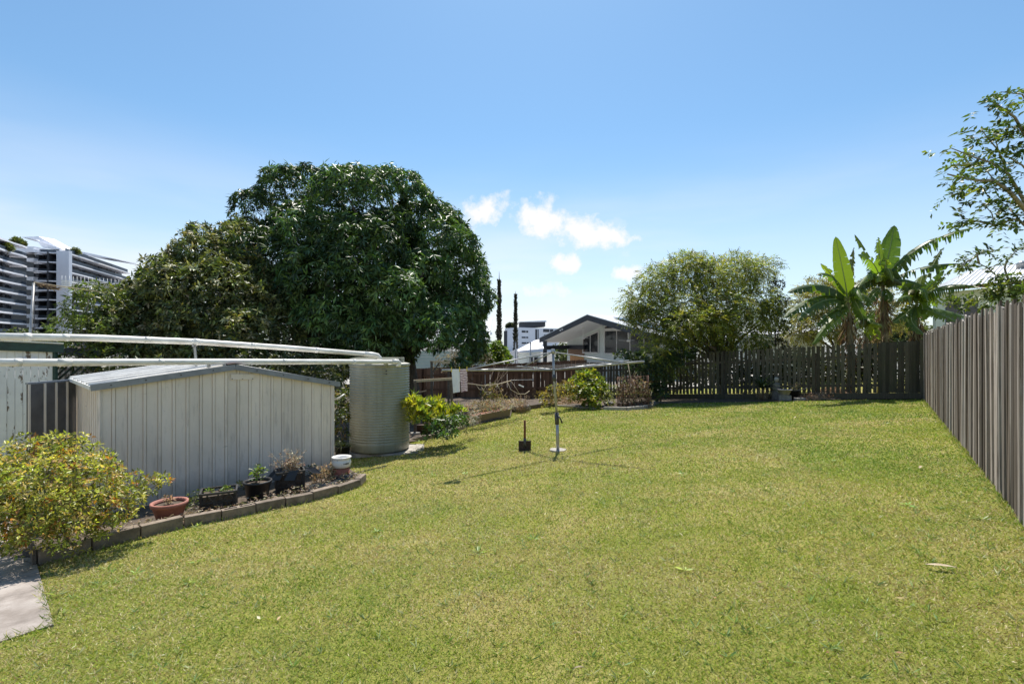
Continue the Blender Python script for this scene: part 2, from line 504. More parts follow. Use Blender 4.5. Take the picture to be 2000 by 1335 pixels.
# concrete path beside the shed, one slab proud of the lawn
def path_material():
    t = NT('worn_concrete'); v = t.coords()
    c = t.ramp(t.noise(v, 3.0, 6, .65), [(.3, (.18, .152, .13)), (.52, (.34, .295, .262)), (.7, (.42, .375, .34))])
    sp = t.noise(v, 120, 3)
    c = t.mix(t.ramp(sp, [(.32, (.55, .55, .55)), (.42, (0, 0, 0))]), c, (.12, .105, .09))
    c = t.mix(t.ramp(t.noise(v, 1.3, 6, .7), [(.5, (0, 0, 0)), (.68, (.6, .6, .6))]), c, (.17, .14, .115))
    t.bump(sp, .35, .004)
    return t.done(c, .9, 0, .3)
MT['path'] = path_material()
mb = MB()
pz = [g(*p) + .014 for p in PATH_POLY]
top = [Vector((p[0], p[1], z)) for p, z in zip(PATH_POLY, pz)]
mb.prism([p - Vector((0, 0, .14)) for p in top], (0, 0, .14))
tag(mb.build('concrete_path', MT['path']), kind='structure')

# soil beds
A2, B2 = Vector((-5.48, 6.6)), Vector((-3.24, 8.98))
EX = (B2 - A2).normalized(); EY = Vector((-EX.y, EX.x)); SW = (B2 - A2).length
SHED_BED = SHED_EDGE + [tuple(B2 + EX * .25 - EY * .0), tuple(B2 + EY * .1), tuple(A2 + EY * .1), tuple(A2 - EX * .7 + EY * .1), tuple(A2 - EX * 1.0 - EY * .9)]
tag(sheet('shed_bed_soil', SHED_BED, MT['soil'], .025, .1, .04), kind='structure')
_b = lambda t: tuple(F1 + FN * t)
BACK_BED = BED_EDGE + BED2_EDGE[1:] + [_b(8.2), _b(14), _b(26), (-14, 24), (-14, 10.5), (-6.8, 11.2), (-3.6, 11.2), (-2.1, 11.0)]
def bed_hump(X, Y):
    return .10 * np.exp(-((X - 2.6) ** 2 + (Y - 16.6) ** 2) / .9)
tag(sheet('back_bed_soil', BACK_BED, MT['soil'], .06, .25, .10), kind='structure')
FENCE_BED = pg((1290, 788), (1400, 786), (1500, 785)) + pg((1560, 783), (1640, 781), (1800, 780)) + [_b(-.1), _b(4), _b(8.2)]
tag(sheet('fence_foot_soil', FENCE_BED, MT['soil'], .015, .12, .03), kind='structure')
SIDE_BED = [tuple(B2 + EX * .25), tuple(B2 + EX * .25 + EY * 2.6), (-3.6, 11.3), (-2.1, 11.1), v2(gp(690, 884)), v2(gp(655, 905))]
tag(sheet('side_bed_soil', SIDE_BED, MT['soil'], .02, .15, .03), kind='structure')

# ------------------------------------------------------------------ grass
LAWN = [tuple(F0 - FU * 6 + FN * .02), tuple(F1 + FN * .02)] + list(reversed(FENCE_BED[:6])) + list(reversed(BED2_EDGE)) + list(reversed(BED_EDGE)) + \
       [(-2.0, 10.2), v2(gp(690, 886)), v2(gp(655, 900)), v2(gp(655, 938))] + list(reversed(SHED_EDGE)) + [tuple(_c2 + _pd * .9), tuple(_c2), tuple(_c2 + _pe * 6), (-9, -2), (2, -3)]
def grass():
    ch = []
    bands = [(1.6, 3.2, 15500, .85), (3.2, 4.6, 11500, .98), (4.6, 6.5, 7200, 1.25), (6.5, 9.5, 3800, 1.75), (9.5, 13.5, 2000, 2.4), (13.5, 19.5, 1150, 3.3)]
    for y0, y1, dens, ws in bands:
        xm = 1.2 * y1 + .8
        n = int(dens * (y1 - y0) * 2 * xm)
        x = rng.uniform(-xm, xm, n); y = rng.uniform(y0, y1, n)
        k = (np.abs(x) < 1.16 * y + .7) & inpoly(x, y, LAWN)
        # tufts: thin the lawn where a fine noise is low
        k &= rng.random(n) < .62 + .5 * fnoise(x, y, .07, 21)
        x, y = x[k], y[k]; n = len(x)
        z = gh(x, y)
        p1 = fnoise(x, y, 1.3, 11) * .6 + fnoise(x, y, .42, 12) * .4
        p2 = fnoise(x, y, .9, 13) * .5 + fnoise(x, y, .22, 14) * .5
        green = np.clip(.34 + (p1 - .5) * 1.25 + .025 * (x - 1.0), .1, .9)     # lusher towards the fence
        green = np.clip(green + .25 * np.exp(-((x - 5.5) ** 2 + (y - 15.5) ** 2) / 10), 0, .95)
        straw = np.clip(.34 + (p2 - .5) * 1.3 - .03 * (x - 1) + .22 * np.exp(-((x + .5) ** 2 + (y - 7.5) ** 2) / 9), .05, .85)
        u = rng.random(n)
        c = np.where((u < straw)[:, None], pal(n, [(.54, .45, .24), (.40, .32, .15), (.66, .57, .36), (.30, .18, .08)], .15, [.35, .3, .25, .1]),
            np.where((rng.random(n) < green)[:, None], pal(n, [(.11, .19, .03), (.155, .25, .034), (.21, .32, .045)], .22),
                     pal(n, [(.33, .40, .05), (.39, .41, .08), (.27, .32, .06)], .2)))
        up = rng.uniform(.10, .85, n)
        a = rng.uniform(0, 2 * math.pi, n)
        d = np.stack([np.cos(a) * (1 - up * .5), np.sin(a) * (1 - up * .5), up], 1)
        L = rng.uniform(.018, .044, n) * (.8 + .16 * ws)
        W = rng.uniform(.0035, .0062, n) * ws
        ch.append(leaf_arrays(np.stack([x, y, z - .003], 1), d, rand_dirs(n, .6), L, W, c, .12, .4))
        # broad-leaf tufts here and there
        m = int(n * .002)
        if y0 < 6:
            i = rng.choice(n, m); q = 5
            P = np.repeat(np.stack([x[i], y[i], z[i]], 1), q, 0)
            a = rng.uniform(0, 2 * math.pi, m * q); up = rng.uniform(.3, 1.0, m * q)
            d = np.stack([np.cos(a), np.sin(a), up], 1)
            cc = np.repeat(pal(m, [(.22, .31, .12), (.20, .30, .08), (.36, .40, .2)], .15), q, 0)
            ch.append(leaf_arrays(P, d, rand_dirs(m * q, .6), rng.uniform(.04, .085, m * q), rng.uniform(.005, .009, m * q), cc, .2, .4))
    # longer blades the mower misses, along fence, edging and path
    lines = [[tuple(F0 - FU * 1.5 + FN * .03), tuple(F1 + FN * .03)], SHED_EDGE, BED_EDGE, BED2_EDGE, [tuple(_c2 + _pd * 1.1), tuple(_c2), tuple(_c2 + _pe * 3)]]
    for ln in lines:
        for a, b in zip(ln[:-1], ln[1:]):
            a, b = np.array(a), np.array(b); dl = np.linalg.norm(b - a); n = int(dl * 170)
            if n < 2: continue
            q = a + (b - a) * rng.random((n, 1)) + rng.normal(0, .022, (n, 2))
            aa = rng.uniform(0, 6.283, n); up = rng.uniform(.5, 1.8, n)
            d = np.stack([np.cos(aa), np.sin(aa), up], 1)
            c = pal(n, [(.20, .28, .05), (.34, .36, .07), (.52, .44, .24), (.14, .2, .035)], .2)
            ch.append(leaf_arrays(np.stack([q[:, 0], q[:, 1], gh(q[:, 0], q[:, 1])], 1), d, rand_dirs(n, .4), rng.uniform(.03, .095, n), rng.uniform(.004, .008, n), c, .15, .4))
    o = leaves_obj('grass', ch, MT['grass'])
    tag(o, 'short patchy lawn of green and straw coloured grass', 'grass', kind='stuff')
grass()

# ------------------------------------------------------------------ fences
def paling_mesh(name, w, h, th, mat, seed):
    r = random.Random(seed); mb = MB()
    n = 6; tp = r.uniform(.92, 1.0); bow = r.uniform(-.009, .009); skew = r.uniform(-.02, .02)
    vs = []
    for i in range(n + 1):
        z = h * i / n; ww = w * (1 + (tp - 1) * i / n) / 2; bx_ = bow * math.sin(math.pi * i / n) * 2
        cup = .002
        hz = skew if i == n else 0
        vs += [(-ww + bx_, -th / 2, z - hz), (ww + bx_, -th / 2 + cup, z + hz), (ww + bx_, th / 2, z + hz), (-ww + bx_, th / 2, z - hz)]
    fs = [(3, 2, 1, 0), tuple(4 * n + k for k in range(4))]
    for i in range(n):
        for k in range(4):
            fs.append((4 * i + k, 4 * i + (k + 1) % 4, 4 * i + 4 + (k + 1) % 4, 4 * i + 4 + k))
    mb.add(vs, fs)
    me = bpy.data.meshes.new(name); me.from_pydata(mb.v, [], mb.f); me.materials.append(mat); me.update()
    return me
def place(me, name, parent, loc, rz=0, ry=0, rx=0, sc=(1, 1, 1)):
    o = bpy.data.objects.new(name, me); col.objects.link(o)
    o.parent = parent; o.location = Vector(loc) - (ORG[parent.name] if parent is not None else Vector())
    o.rotation_euler = (rx, ry, rz); o.scale = sc
    return o
MT['fence_grey'] = wood('weathered_grey_paling', (.60, .53, .47), (.34, .28, .24), (.06, .043, .034), (.36, 1.42))
MT['fence_green'] = wood('mossy_dark_paling', (.17, .15, .11), (.098, .087, .062), (.035, .031, .024), (.6, 1.35), moss=(.075, .085, .05))
MT['fence_brown'] = wood('brown_hardwood_paling', (.24, .145, .095), (.155, .09, .06), (.06, .036, .024), (.65, 1.3))
MT['rail'] = wood('fence_rail', (.22, .19, .16), (.13, .105, .085), (.05, .04, .03), (.8, 1.1), axis=0)
def along(base, d, s): q = base + d * s; return q.x, q.y
# right-hand fence of lapped palings
RF = thing('paling_fence', (F0.x, F0.y, g(F0.x, F0.y)), 'tall weathered grey paling fence receding along the right side of the lawn', 'fence')
MT['fence_dark'] = wood('dark_stained_paling', (.27, .22, .18), (.15, .115, .09), (.04, .028, .022), (.45, 1.2))
MT['fence_pale'] = wood('silvered_paling', (.60, .55, .50), (.38, .335, .30), (.085, .065, .052), (.55, 1.1))
WIDE = (.098, .110, .072, .118, .084, .1, .06, .105, .09)
meshes = [paling_mesh('paling', w, 1.84, .018, MT[('fence_grey', 'fence_dark', 'fence_pale')[(i * 2 + i // 3) % 3]], i) for i, w in enumerate(WIDE)]
rzR = math.atan2(FU.y, FU.x)
s, i = -3.2, 0
LEN = (F1 - F0).length
rr = random.Random(5)
while s < LEN - .02:
    x, y = along(F0, FU, s)
    off = (.012 if i % 2 else -.006) + rr.uniform(-.009, .009)
    mi_ = rr.randrange(9)
    if rr.random() < .08: off += .01
    x -= FN.x * -off; y -= FN.y * -off
    hz = rr.uniform(-.03, .018)
    tilt = rr.uniform(-.006, .006)
    if rr.random() < .06: tilt *= 3
    o = place(meshes[mi_], 'paling', RF, (x, y, g(x, y) - .0 + rr.uniform(-.01, .012)), rzR, tilt, rr.uniform(-.006, .006), (rr.uniform(.9, 1.04), 1, 1 + hz))
    s += WIDE[mi_] * rr.uniform(.80, .98)
    if i in (31, 44, 60): s += .02
    i += 1
for h in (.35, 1.05, 1.6):
    for a in np.arange(-3.2, LEN - 1, 2.4):
        b = min(a + 2.4, LEN - .05)
        p0 = Vector((*along(F0, FU, a + .01), 0)); p1 = Vector((*along(F0, FU, b), 0))
        p0.z, p1.z = g(p0.x, p0.y) + h, g(p1.x, p1.y) + h
        o_ = Vector((-FN.x, -FN.y, 0)) * .062
        MB().bar(p0 + o_, p1 + o_, .04, .075).build('rail', MT['rail'], RF)
for a in np.arange(-3.2, LEN, 2.4):
    x, y = along(F0, FU, a); x -= FN.x * .14; y -= FN.y * .14
    MB().box((x, y, g(x, y) + .8), (.1, .1, 1.75)).build('post', MT['rail'], RF)

# back fence: open pickets to the right, close brown palings to the left
def bg_z(s): return CZ - 1.51 - .0637 * s
PF = thing('picket_fence', (F1.x, F1.y, bg_z(0)), 'dark mossy picket fence with open gaps across the back of the lawn', 'fence')
pm = [paling_mesh('picket', w, 1.5, .02, MT['fence_green'], 20 + i) for i, w in enumerate((.092, .1, .088, .096))]
rzB = math.atan2(FN.y, FN.x)
s, i = .05, 0
while s < 10.6:
    x, y = along(F1, FN, s)
    x -= FU.x * .03; y -= FU.y * .03
    hh = 1.66 if s < 5.6 else 1.66 - .2 * min((s - 5.6) / 4.5, 1)
    solid = s < .95
    wv = .004 * math.sin(s * 9)
    bz = bg_z(s) + .20
    place(pm[rr.randrange(4)], 'picket', PF, (x, y, bz), rzB, rr.uniform(-.008, .008), rr.uniform(-.004, .004), (rr.uniform(.92, 1.05), 1, (hh - .2 + rr.uniform(-.015, .015)) / 1.5))
    s += (.086 if solid else rr.uniform(.121, .137)); i += 1
for h, th in ((.42, .08), (1.28, .08)):
    for a in np.arange(0, 10.6, 2.65):
        b = a + 2.645
        hs = h if a < 6 else h * .9
        p0 = Vector((*along(F1, FN, a), bg_z(a) + hs)); p1 = Vector((*along(F1, FN, b), bg_z(b) + hs))
        MB().bar(p0, p1, .035, th).build('rail', MT['rail'], PF)
for a in np.arange(0, 10.6, 2.65):
    b = a + 2.64
    p0 = Vector((*along(F1, FN, a), bg_z(a) + .09)) - Vector((FU.x, FU.y, 0)) * .045; p1 = Vector((*along(F1, FN, b), bg_z(b) + .09)) - Vector((FU.x, FU.y, 0)) * .045
    MB().bar(p0, p1, .035, .21).build('plinth_board', MT['fence_green'], PF)
    x, y = along(F1, FN, a + .02); x += FU.x * .08; y += FU.y * .08
    MB().box((x, y, bg_z(a) + .7), (.1, .1, 1.5)).build('post', MT['rail'], PF)
BFN = thing('brown_fence', (*along(F1, FN, 10.7), bg_z(10.7)), 'brown timber paling fence behind the clothes hoist and vegetable bed', 'fence')
bm_ = [paling_mesh('paling', w, 1.55, .018, MT['fence_brown'], 40 + i) for i, w in enumerate((.1, .108, .096))]
s = 10.72
while s < 24:
    x, y = along(F1, FN, s)
    place(bm_[rr.randrange(3)], 'paling', BFN, (x, y, bg_z(s) + .02), rzB, rr.uniform(-.005, .005), 0, (1, 1, (1.6 + rr.uniform(-.01, .01)) / 1.55))
    s += .102
for h in (.5, 1.22):
    for a in np.arange(10.7, 23.5, 2.4):
        p0 = Vector((*along(F1, FN, a), bg_z(a) + h)) - Vector((FU.x, FU.y, 0)) * .035; p1 = Vector((*along(F1, FN, a + 2.39), bg_z(a + 2.39) + h)) - Vector((FU.x, FU.y, 0)) * .035
        MB().bar(p0, p1, .04, .09).build('rail', MT['fence_brown'], BFN)
for a in np.arange(10.75, 24, 2.4):
    x, y = along(F1, FN, a); x -= FU.x * .075; y -= FU.y * .075
    MB().box((x, y, bg_z(a) + .8), (.12, .12, 1.6), Matrix.Rotation(rzB, 3, 'Z')).build('post', MT['fence_brown'], BFN)

# ------------------------------------------------------------------ garden shed
SA = Vector((A2.x, A2.y, CZ - 2.27)); STILT = .14 / SW
SD, EAVE, PEAK = 2.2, 1.745, 2.02
def S(u, v, h): return Vector((SA.x + EX.x * u + EY.x * v, SA.y + EX.y * u + EY.y * v, SA.z + h - STILT * u))
def roof_h(u): return EAVE + (PEAK - EAVE) * (1 - abs(u - SW / 2) / (SW / 2))
def shed_sheet(name, c1, c2, c3):
    t = NT(name); v = t.coords()
    c = t.ramp(t.noise(v, 1.6, 5), [(.3, c2), (.65, c1)])
    so_ = t.new('ShaderNodeSeparateXYZ'); t.link(t.coords(), so_.inputs[0])
    zz = t.math('ADD', so_.outputs['Z'], t.math('MULTIPLY', t.noise(t.coords((3, 3, 3)), 2.0, 5), -.55))
    mr_ = t.new('ShaderNodeMapRange'); t.link(zz, mr_.inputs['Value']); mr_.inputs['From Min'].default_value = .12; mr_.inputs['From Max'].default_value = -.35; mr_.inputs['To Max'].default_value = .55
    c = t.mix(mr_.outputs[0], c, (.22, .16, .11))
    sm = t.noise(t.coords((14, 14, 1.6), True), 1.0, 5, .7)
    c = t.mix(t.ramp(sm, [(.54, (0, 0, 0)), (.74, (.5, .5, .5))]), c, c3)
    sc_ = t.noise(t.coords((5, 5, 40), True, rot=(0, .35, .3)), 1.0, 2)
    c = t.mix(t.ramp(sc_, [(.72, (0, 0, 0)), (.76, (.55, .55, .55))]), c, c3)
    c = t.rnd_value(c, .93, 1.06)
    t.bump(t.noise(v, 4, 3), .5, .02)
    return t.done(c, .5, .0, .45)
MT['shed_wall'] = shed_sheet('dusty_cream_steel', (.83, .73, .62), (.72, .635, .54), (.30, .255, .21))
MT['shed_roof'] = plain('bright_zinc_roof', (.80, .78, .74), (.62, .60, .57), 5, .5, .1, 30, metal=.0, stretch=(1, 1, 1), rnd=(.9, 1.05))
MT['shed_trim'] = plain('blue_grey_zinc_trim', (.27, .29, .33), (.20, .21, .24), 6, .4, metal=.4)
MT['shed_door'] = plain('dull_grey_zinc_door', (.16, .16, .17), (.11, .11, .115), 5, .45, metal=.5)
SH = thing('garden_shed', S(0, 0, 0), 'small cream ribbed steel garden shed with a low gable roof', 'shed')
def wall_panel(fu, u0, p, top, name, mat, flip=1):
    """one pan of sheet with its raised rib; fu(u, out, h) -> point"""
    prof = [(0, 0), (.70, 0), (.715, -.010), (.735, -.010), (.75, .012), (.93, .012), (.945, -.010), (.965, -.010), (.98, 0), (1, 0)]
    mb = MB(); vs, fs = [], []
    for k, (q, o) in enumerate(prof):
        u = u0 + q * p
        vs += [fu(u, o, .0), fu(u, o, top(u))]
    for k in range(len(prof) - 1):
        a = 2 * k
        fs.append((a, a + 2, a + 3, a + 1) if flip > 0 else (a + 1, a + 3, a + 2, a))
    mb.add(vs, fs)
    b = len(mb.v)
    # inner skin so the sheet has thickness
    vs2 = []
    for k, (q, o) in enumerate(prof):
        u = u0 + q * p
        vs2 += [fu(u, o - .003, .0), fu(u, o - .003, top(u))]
    mb.add(vs2, [f[::-1] for f in fs])
    return mb.build(name, mat, SH)
NP = 19; pw = SW / NP
for k in range(NP):
    wall_panel(lambda u, o, h: S(u, -o, h), k * pw, pw, roof_h, 'wall_panel', MT['shed_wall'])
for k in range(12):
    wall_panel(lambda v, o, h: S(-o, v, h), k * SD / 12, SD / 12, lambda v: EAVE, 'wall_panel', MT['shed_wall'], -1)
for k in range(12):
    wall_panel(lambda v, o, h: S(SW + o, v, h), k * SD / 12, SD / 12, lambda v: EAVE, 'wall_panel', MT['shed_wall'])
for k in range(6):
    pw6 = SW / 6
    wall_panel(lambda u, o, h: S(u, SD + o, h), k * pw6, pw6, roof_h, 'wall_panel', MT['shed_wall'], -1)
for u, v in ((0, 0), (SW, 0)):
    mb = MB(); mb.bar(S(u, v - .012, 0), S(u, v - .012, EAVE), .035, .035); mb.build('corner_trim', MT['shed_wall'], SH)
# roof: ribs run from eave to ridge
def roof_side(sgn):
    n = 5; dv = (SD + .14) / n
    for k in range(n):
        v0 = -.06 + k * dv
        prof = [(0, 0), (.30, 0), (.33, .022), (.40, .022), (.43, 0), (.80, 0), (.82, .034), (.93, .034), (.95, -.012), (1, 0)]
        mb = MB(); vs = []
        for q, o in prof:
            v = v0 + q * dv
            e = (-.10 if sgn < 0 else SW + .10); m = SW / 2
            vs += [S(e, v, EAVE - .02 + o + .012), S(m, v, PEAK + o + .022)]
        fs = [(2 * i, 2 * i + 1, 2 * i + 3, 2 * i + 2) if sgn < 0 else (2 * i, 2 * i + 2, 2 * i + 3, 2 * i + 1) for i in range(9)]
        mb.add(vs, fs)
        mb.add([Vector(v) - Vector((0, 0, .004)) for v in vs], [f[::-1] for f in fs])
        mb.build('roof_sheet', MT['shed_roof'], SH)
    for v in (-.062, SD + .082):   # barge trims
        e = -.10 if sgn < 0 else SW + .10
        mb = MB(); mb.bar(S(e, v - .004, EAVE - .03), S(SW / 2 + sgn * .001, v - .004, PEAK - .012), .02, .085, up=(0, 0, 1))
        mb.build('barge_trim', MT['shed_trim'], SH)
    for f_ in (.12, .34, .58, .82):
        q_ = lerp(S(-.10 if sgn < 0 else SW + .10, -.078, EAVE - .03), S(SW / 2, -.078, PEAK - .012), f_)
        MB().tube([q_, q_ - Vector((EY.x, EY.y, 0)) * .008], .010, 8).build('screw', MT['steel_dark'], SH)
    e = -.10 if sgn < 0 else SW + .10
    mb = MB(); mb.bar(S(e + sgn * .006, -.06, EAVE - .03), S(e + sgn * .006, SD + .08, EAVE - .03), .012, .05, up=(0, 0, 1)); mb.build('eave_trim', MT['shed_roof'], SH)
roof_side(-1); roof_side(1)
mb = MB()
rust = plain('rusty_ridge_cap', (.20, .10, .075), (.11, .06, .05), 12, .8, .3)
for sg in (-1, 1):
    mb.add([S(SW / 2, -.07, PEAK + .052), S(SW / 2 + sg * .11, -.07, PEAK + .034), S(SW / 2 + sg * .11, SD + .09, PEAK + .034), S(SW / 2, SD + .09, PEAK + .052)], [(0, 1, 2, 3) if sg < 0 else (3, 2, 1, 0)])
mb.build('ridge_cap', rust, SH)
mb = MB(); mb.hexa([S(1.58, -.022, 1.81), S(1.92, -.022, 1.81), S(1.92, -.014, 1.81), S(1.58, -.014, 1.81), S(1.58, -.022, 1.90), S(1.92, -.022, 1.90), S(1.92, -.014, 1.90), S(1.58, -.014, 1.90)])
gpl = mb.build('gable_plate', MT['shed_wall'], SH, bevel=.002)
for u in (1.60, 1.75, 1.90):
    MB().tube([S(u, -.022, 1.822), S(u, -.028, 1.822)], .007, 8).build('screw', MT['steel_dark'], gpl)
# open door leaf hinged at the back left corner
dA = S(0, SD, 0) + Vector((-.06, .03, 0)); dB = Vector((-.977 * 7.45, 7.45, dA.z))
DD = (dB - dA); DDn = DD.normalized(); DN = Vector((DDn.y, -DDn.x, 0))
if DN.y > 0: DN = -DN
dlen = DD.length
door = MB()
def DP(u, o, h): return dA + DDn * u + DN * o + Vector((0, 0, h))
door.hexa([DP(0, -.01, .05), DP(dlen, -.01, .05), DP(dlen, .01, .05), DP(0, .01, .05), DP(0, -.01, 1.72), DP(dlen, -.01, 1.70), DP(dlen, .01, 1.70), DP(0, .01, 1.72)])
door = door.build('door', MT['shed_door'], SH)
for u in (.0, .15, .31, .47, dlen - .02):
    MB().hexa([DP(u - .014, .012, .06), DP(u + .014, .012, .06), DP(u + .014, .026, .06), DP(u - .014, .026, .06), DP(u - .014, .012, 1.695), DP(u + .014, .012, 1.695), DP(u + .014, .026, 1.695), DP(u - .014, .026, 1.695)]).build('rib', MT['shed_wall'], door)
MB().bar(DP(-.01, .01, 1.715), DP(dlen + .01, .01, 1.705), .05, .03).build('door_rail', MT['shed_trim'], door)

# ------------------------------------------------------------------ block edging in front of the shed
EDG = thing('block_edging', (*SHED_EDGE[0], g(*SHED_EDGE[0])), 'row of weathered concrete edging blocks curving round the shed bed', 'edging')
MT['block'] = plain('weathered_concrete_block', (.27, .215, .165), (.13, .10, .075), 8, .95, .6, 60, rnd=(.8, 1.15), c3=(.36, .31, .26))
for k in range(len(SHED_EDGE) - 1):
    p0, p1 = Vector(SHED_EDGE[k]), Vector(SHED_EDGE[k + 1])
    d = (p1 - p0).normalized(); nrm = Vector((-d.y, d.x)); L = (p1 - p0).length - .012
    h, w = .145 - .003 * k, .10
    if k == 9: h = .12
    jz = random.uniform(-.012, .012)
    z0, z1 = g(*p0) - .05 + jz, g(*p1) - .05 + jz
    mb = MB()
    def E(u, v, h_): q = p0 + d * (u + .006) + nrm * (v + .004 * math.sin(k * 3)); return Vector((q.x, q.y, z0 + (z1 - z0) * u / L + h_))
    H = h + .05
    if k == 4:      # hollow block lying with its two slots upward
        u0s = [0, .03, L / 2 - .015, L / 2 + .015, L - .03, L]; v0s = [0, .03, w - .03, w]
        for a in range(5):
            for b in range(3):
                if a in (1, 3) and b == 1: hh = H - .07
                else: hh = H
                mb.hexa([E(u0s[a], v0s[b], 0), E(u0s[a + 1], v0s[b], 0), E(u0s[a + 1], v0s[b + 1], 0), E(u0s[a], v0s[b + 1], 0),
                         E(u0s[a], v0s[b], hh), E(u0s[a + 1], v0s[b], hh), E(u0s[a + 1], v0s[b + 1], hh), E(u0s[a], v0s[b + 1], hh)])
        mb.build('block', MT['block'], EDG)
    else:
        mb.hexa([E(0, 0, 0), E(L, 0, 0), E(L, w, 0), E(0, w, 0), E(0, 0, H), E(L, 0, H + random.uniform(-.006, .006)), E(L, w, H), E(0, w, H)])
        mb.build('block', MT['block'], EDG, bevel=.008)
# return board along the path
p0 = Vector(SHED_EDGE[0]); 
q0 = Vector((p0.x - .04, p0.y + .0, g(*p0))); q1 = q0 + Vector((_pd.x, _pd.y, 0)) * .75; q1.z = g(q1.x, q1.y)
MB().bar(q0 + Vector((0, 0, .06)), q1 + Vector((0, 0, .06)), .03, .2).build('side_board', MT['rail'], EDG)

# ------------------------------------------------------------------ water tank
TX, TY, TR = -2.80, 10.52, .615
TZ = CZ - 2.165
TK = thing('water_tank', (TX, TY, TZ), 'tall pale green corrugated water tank beside the shed', 'water tank')
def tank_mat():
    t = NT('pale_olive_tank_steel'); v = t.coords((1, 1, .4))
    c = t.ramp(t.noise(v, 3, 5), [(.3, (.265, .27, .215)), (.65, (.32, .325, .26))])
    s1 = t.noise(t.coords((9, 9, .5)), 1.0, 5, .7)
    c = t.mix(t.ramp(s1, [(.5, (0, 0, 0)), (.75, (.6, .6, .6))]), c, (.16, .145, .105))
    t.bump(t.noise(t.coords((1, 1, 1)), 3, 3), .35, .03)
    return t.done(c, .42)
MT['tank'] = tank_mat()
prof = [(TR - .03, .0), (TR - .005, .03), (TR, .16)]
NR = 29
for k in range(NR * 6 + 1):
    z = .18 + (1.74 - .18) * k / (NR * 6)
    prof.append((TR - .004 + .0075 * math.cos(2 * math.pi * k / 6), z))
prof += [(TR + .012, 1.755), (TR + .02, 1.772), (TR + .005, 1.785)]
MB().lathe(prof, (TX, TY, TZ), 64).build('tank_body', MT['tank'], TK)
MT['tank_lid'] = plain('cream_tank_lid', (.66, .64, .55), (.56, .54, .46), 4, .4)
lid = MB().lathe([(TR + .015, 1.787), (TR - .02, 1.797), (.22, 1.865), (.2, 1.87)], (TX, TY, TZ), 48).build('tank_lid', MT['tank_lid'], TK)
MB().lathe([(.24, 1.872), (.24, 1.90), (.225, 1.91)], (TX - .02, TY, TZ), 32).build('leaf_strainer', MT['tank'], lid)
mb = MB(); mb.box((TX - .03, TY - .12, TZ + 1.905), (.95, .5, .022)); mb.build('strainer_cover', MT['tank'], lid)
MB().box((TX + .47, TY + .02, TZ + 1.86), (.075, .1, .12)).build('overflow_box', MT['tank'], TK, bevel=.008)
MB().lathe([(.03, 0), (.045, .05), (.045, .09)], (TX + .28, TY - TR + .02, TZ + 1.74), 16).build('inlet_fitting', MT['tank'], TK)
for k, zz in enumerate((1.66, 1.60)):
    MB().box((TX + .28, TY - TR * .893 - .012, TZ + zz), (.022, .02, .03 - .008 * k)).build('dark_hole', MT['black_plastic'], TK, bevel=.004)  # black boxes stand in for the dark inside two small holes
# slab the tank stands on
mb = MB(); mb.prism([Vector((TX + a, TY + b, TZ - .1)) for a, b in ((-.62, -.52), (.55, -.5), (1.0, -.38), (.85, .5), (-.6, .6))], (0, 0, .085))
tag(mb.build('tank_slab', MT['concrete']), 'flat concrete slab under the pale green water tank', 'slab')

# ------------------------------------------------------------------ white pvc pipes
def pipe(name, pts, r, label, joints, elbow):
    o = thing(name, pts[0], label, 'pipe')
    mb = MB(); mb.tube(pts, r, 20); mb.build('pipe_run', MT['pvc'], o)
    for (a, b) in joints:
        MB().tube([a, b], r + .005, 20).build('socket', MT['pvc'], o)
    if elbow:
        MB().tube(elbow, r + .004, 20).build('elbow', MT['pvc'], o)
    return o
PA = [at(-60, 656.5, 5.75), at(180, 659.5, 6.75), at(380, 667, 7.75), at(560, 679, 8.8), at(715, 691, 9.98)]
p1 = pipe('upper_pipe', PA, .046, 'upper white plastic pipe sloping from the left edge to the top of the tank',
          [(lerp(PA[2], PA[3], -.01), lerp(PA[2], PA[3], .05)), (lerp(PA[0], PA[1], .4), lerp(PA[0], PA[1], .46))],
          [lerp(PA[3], PA[4], .97), at(728, 692, 10.07), at(737, 694, 10.13), at(741, 699, 10.16), at(742, 705, 10.18)])
PB = [at(-60, 707, 5.6), at(120, 707.5, 6.2), at(440, 706, 7.75), at(770, 706, 9.80)]
p2 = pipe('lower_pipe', PB, .046, 'lower white plastic pipe resting on the shed ridge and running to the tank', [(lerp(PB[1], PB[2], -.02), lerp(PB[1], PB[2], .05))],
          [lerp(PB[2], PB[3], .98), at(777, 706, 9.86), at(779, 709, 9.88), at(778, 716, 9.87)])
top_ = PA[2]; bot_ = lerp(PB[1], PB[2], .80)
MB().bar(top_ + Vector((0, 0, -.05)), Vector((top_.x + .03, top_.y, CZ - .34)), .035, .012).build('bracket', MT['galv'], p1)
for PP, pw_, js in ((PA, p1, ((0, 1, .75), (1, 2, .5), (2, 3, .6), (3, 4, .35))), (PB, p2, ((0, 1, .5), (1, 2, .55), (2, 3, .3), (2, 3, .72)))):
    for i0, i1, f_ in js:
        q_ = lerp(PP[i0], PP[i1], f_); dq = (PP[i1] - PP[i0]).normalized()
        MB().tube([q_ - dq * .035, q_ + dq * .035], .0478, 20).build('coupling', MT['pvc'], pw_)
MB().box(top_ + Vector((0, 0, -.02)), (.02, .1, .12)).build('pipe_clip', MT['galv'], p1)
MB().box(PB[2] + Vector((-.16, -.16, -.055)), (.03, .05, .05)).build('pipe_clip', MT['galv'], p2)
MB().box(PB[2] + Vector((0, 0, -.06)), (.05, .05, .05)).build('pipe_clip', MT['galv'], p2)
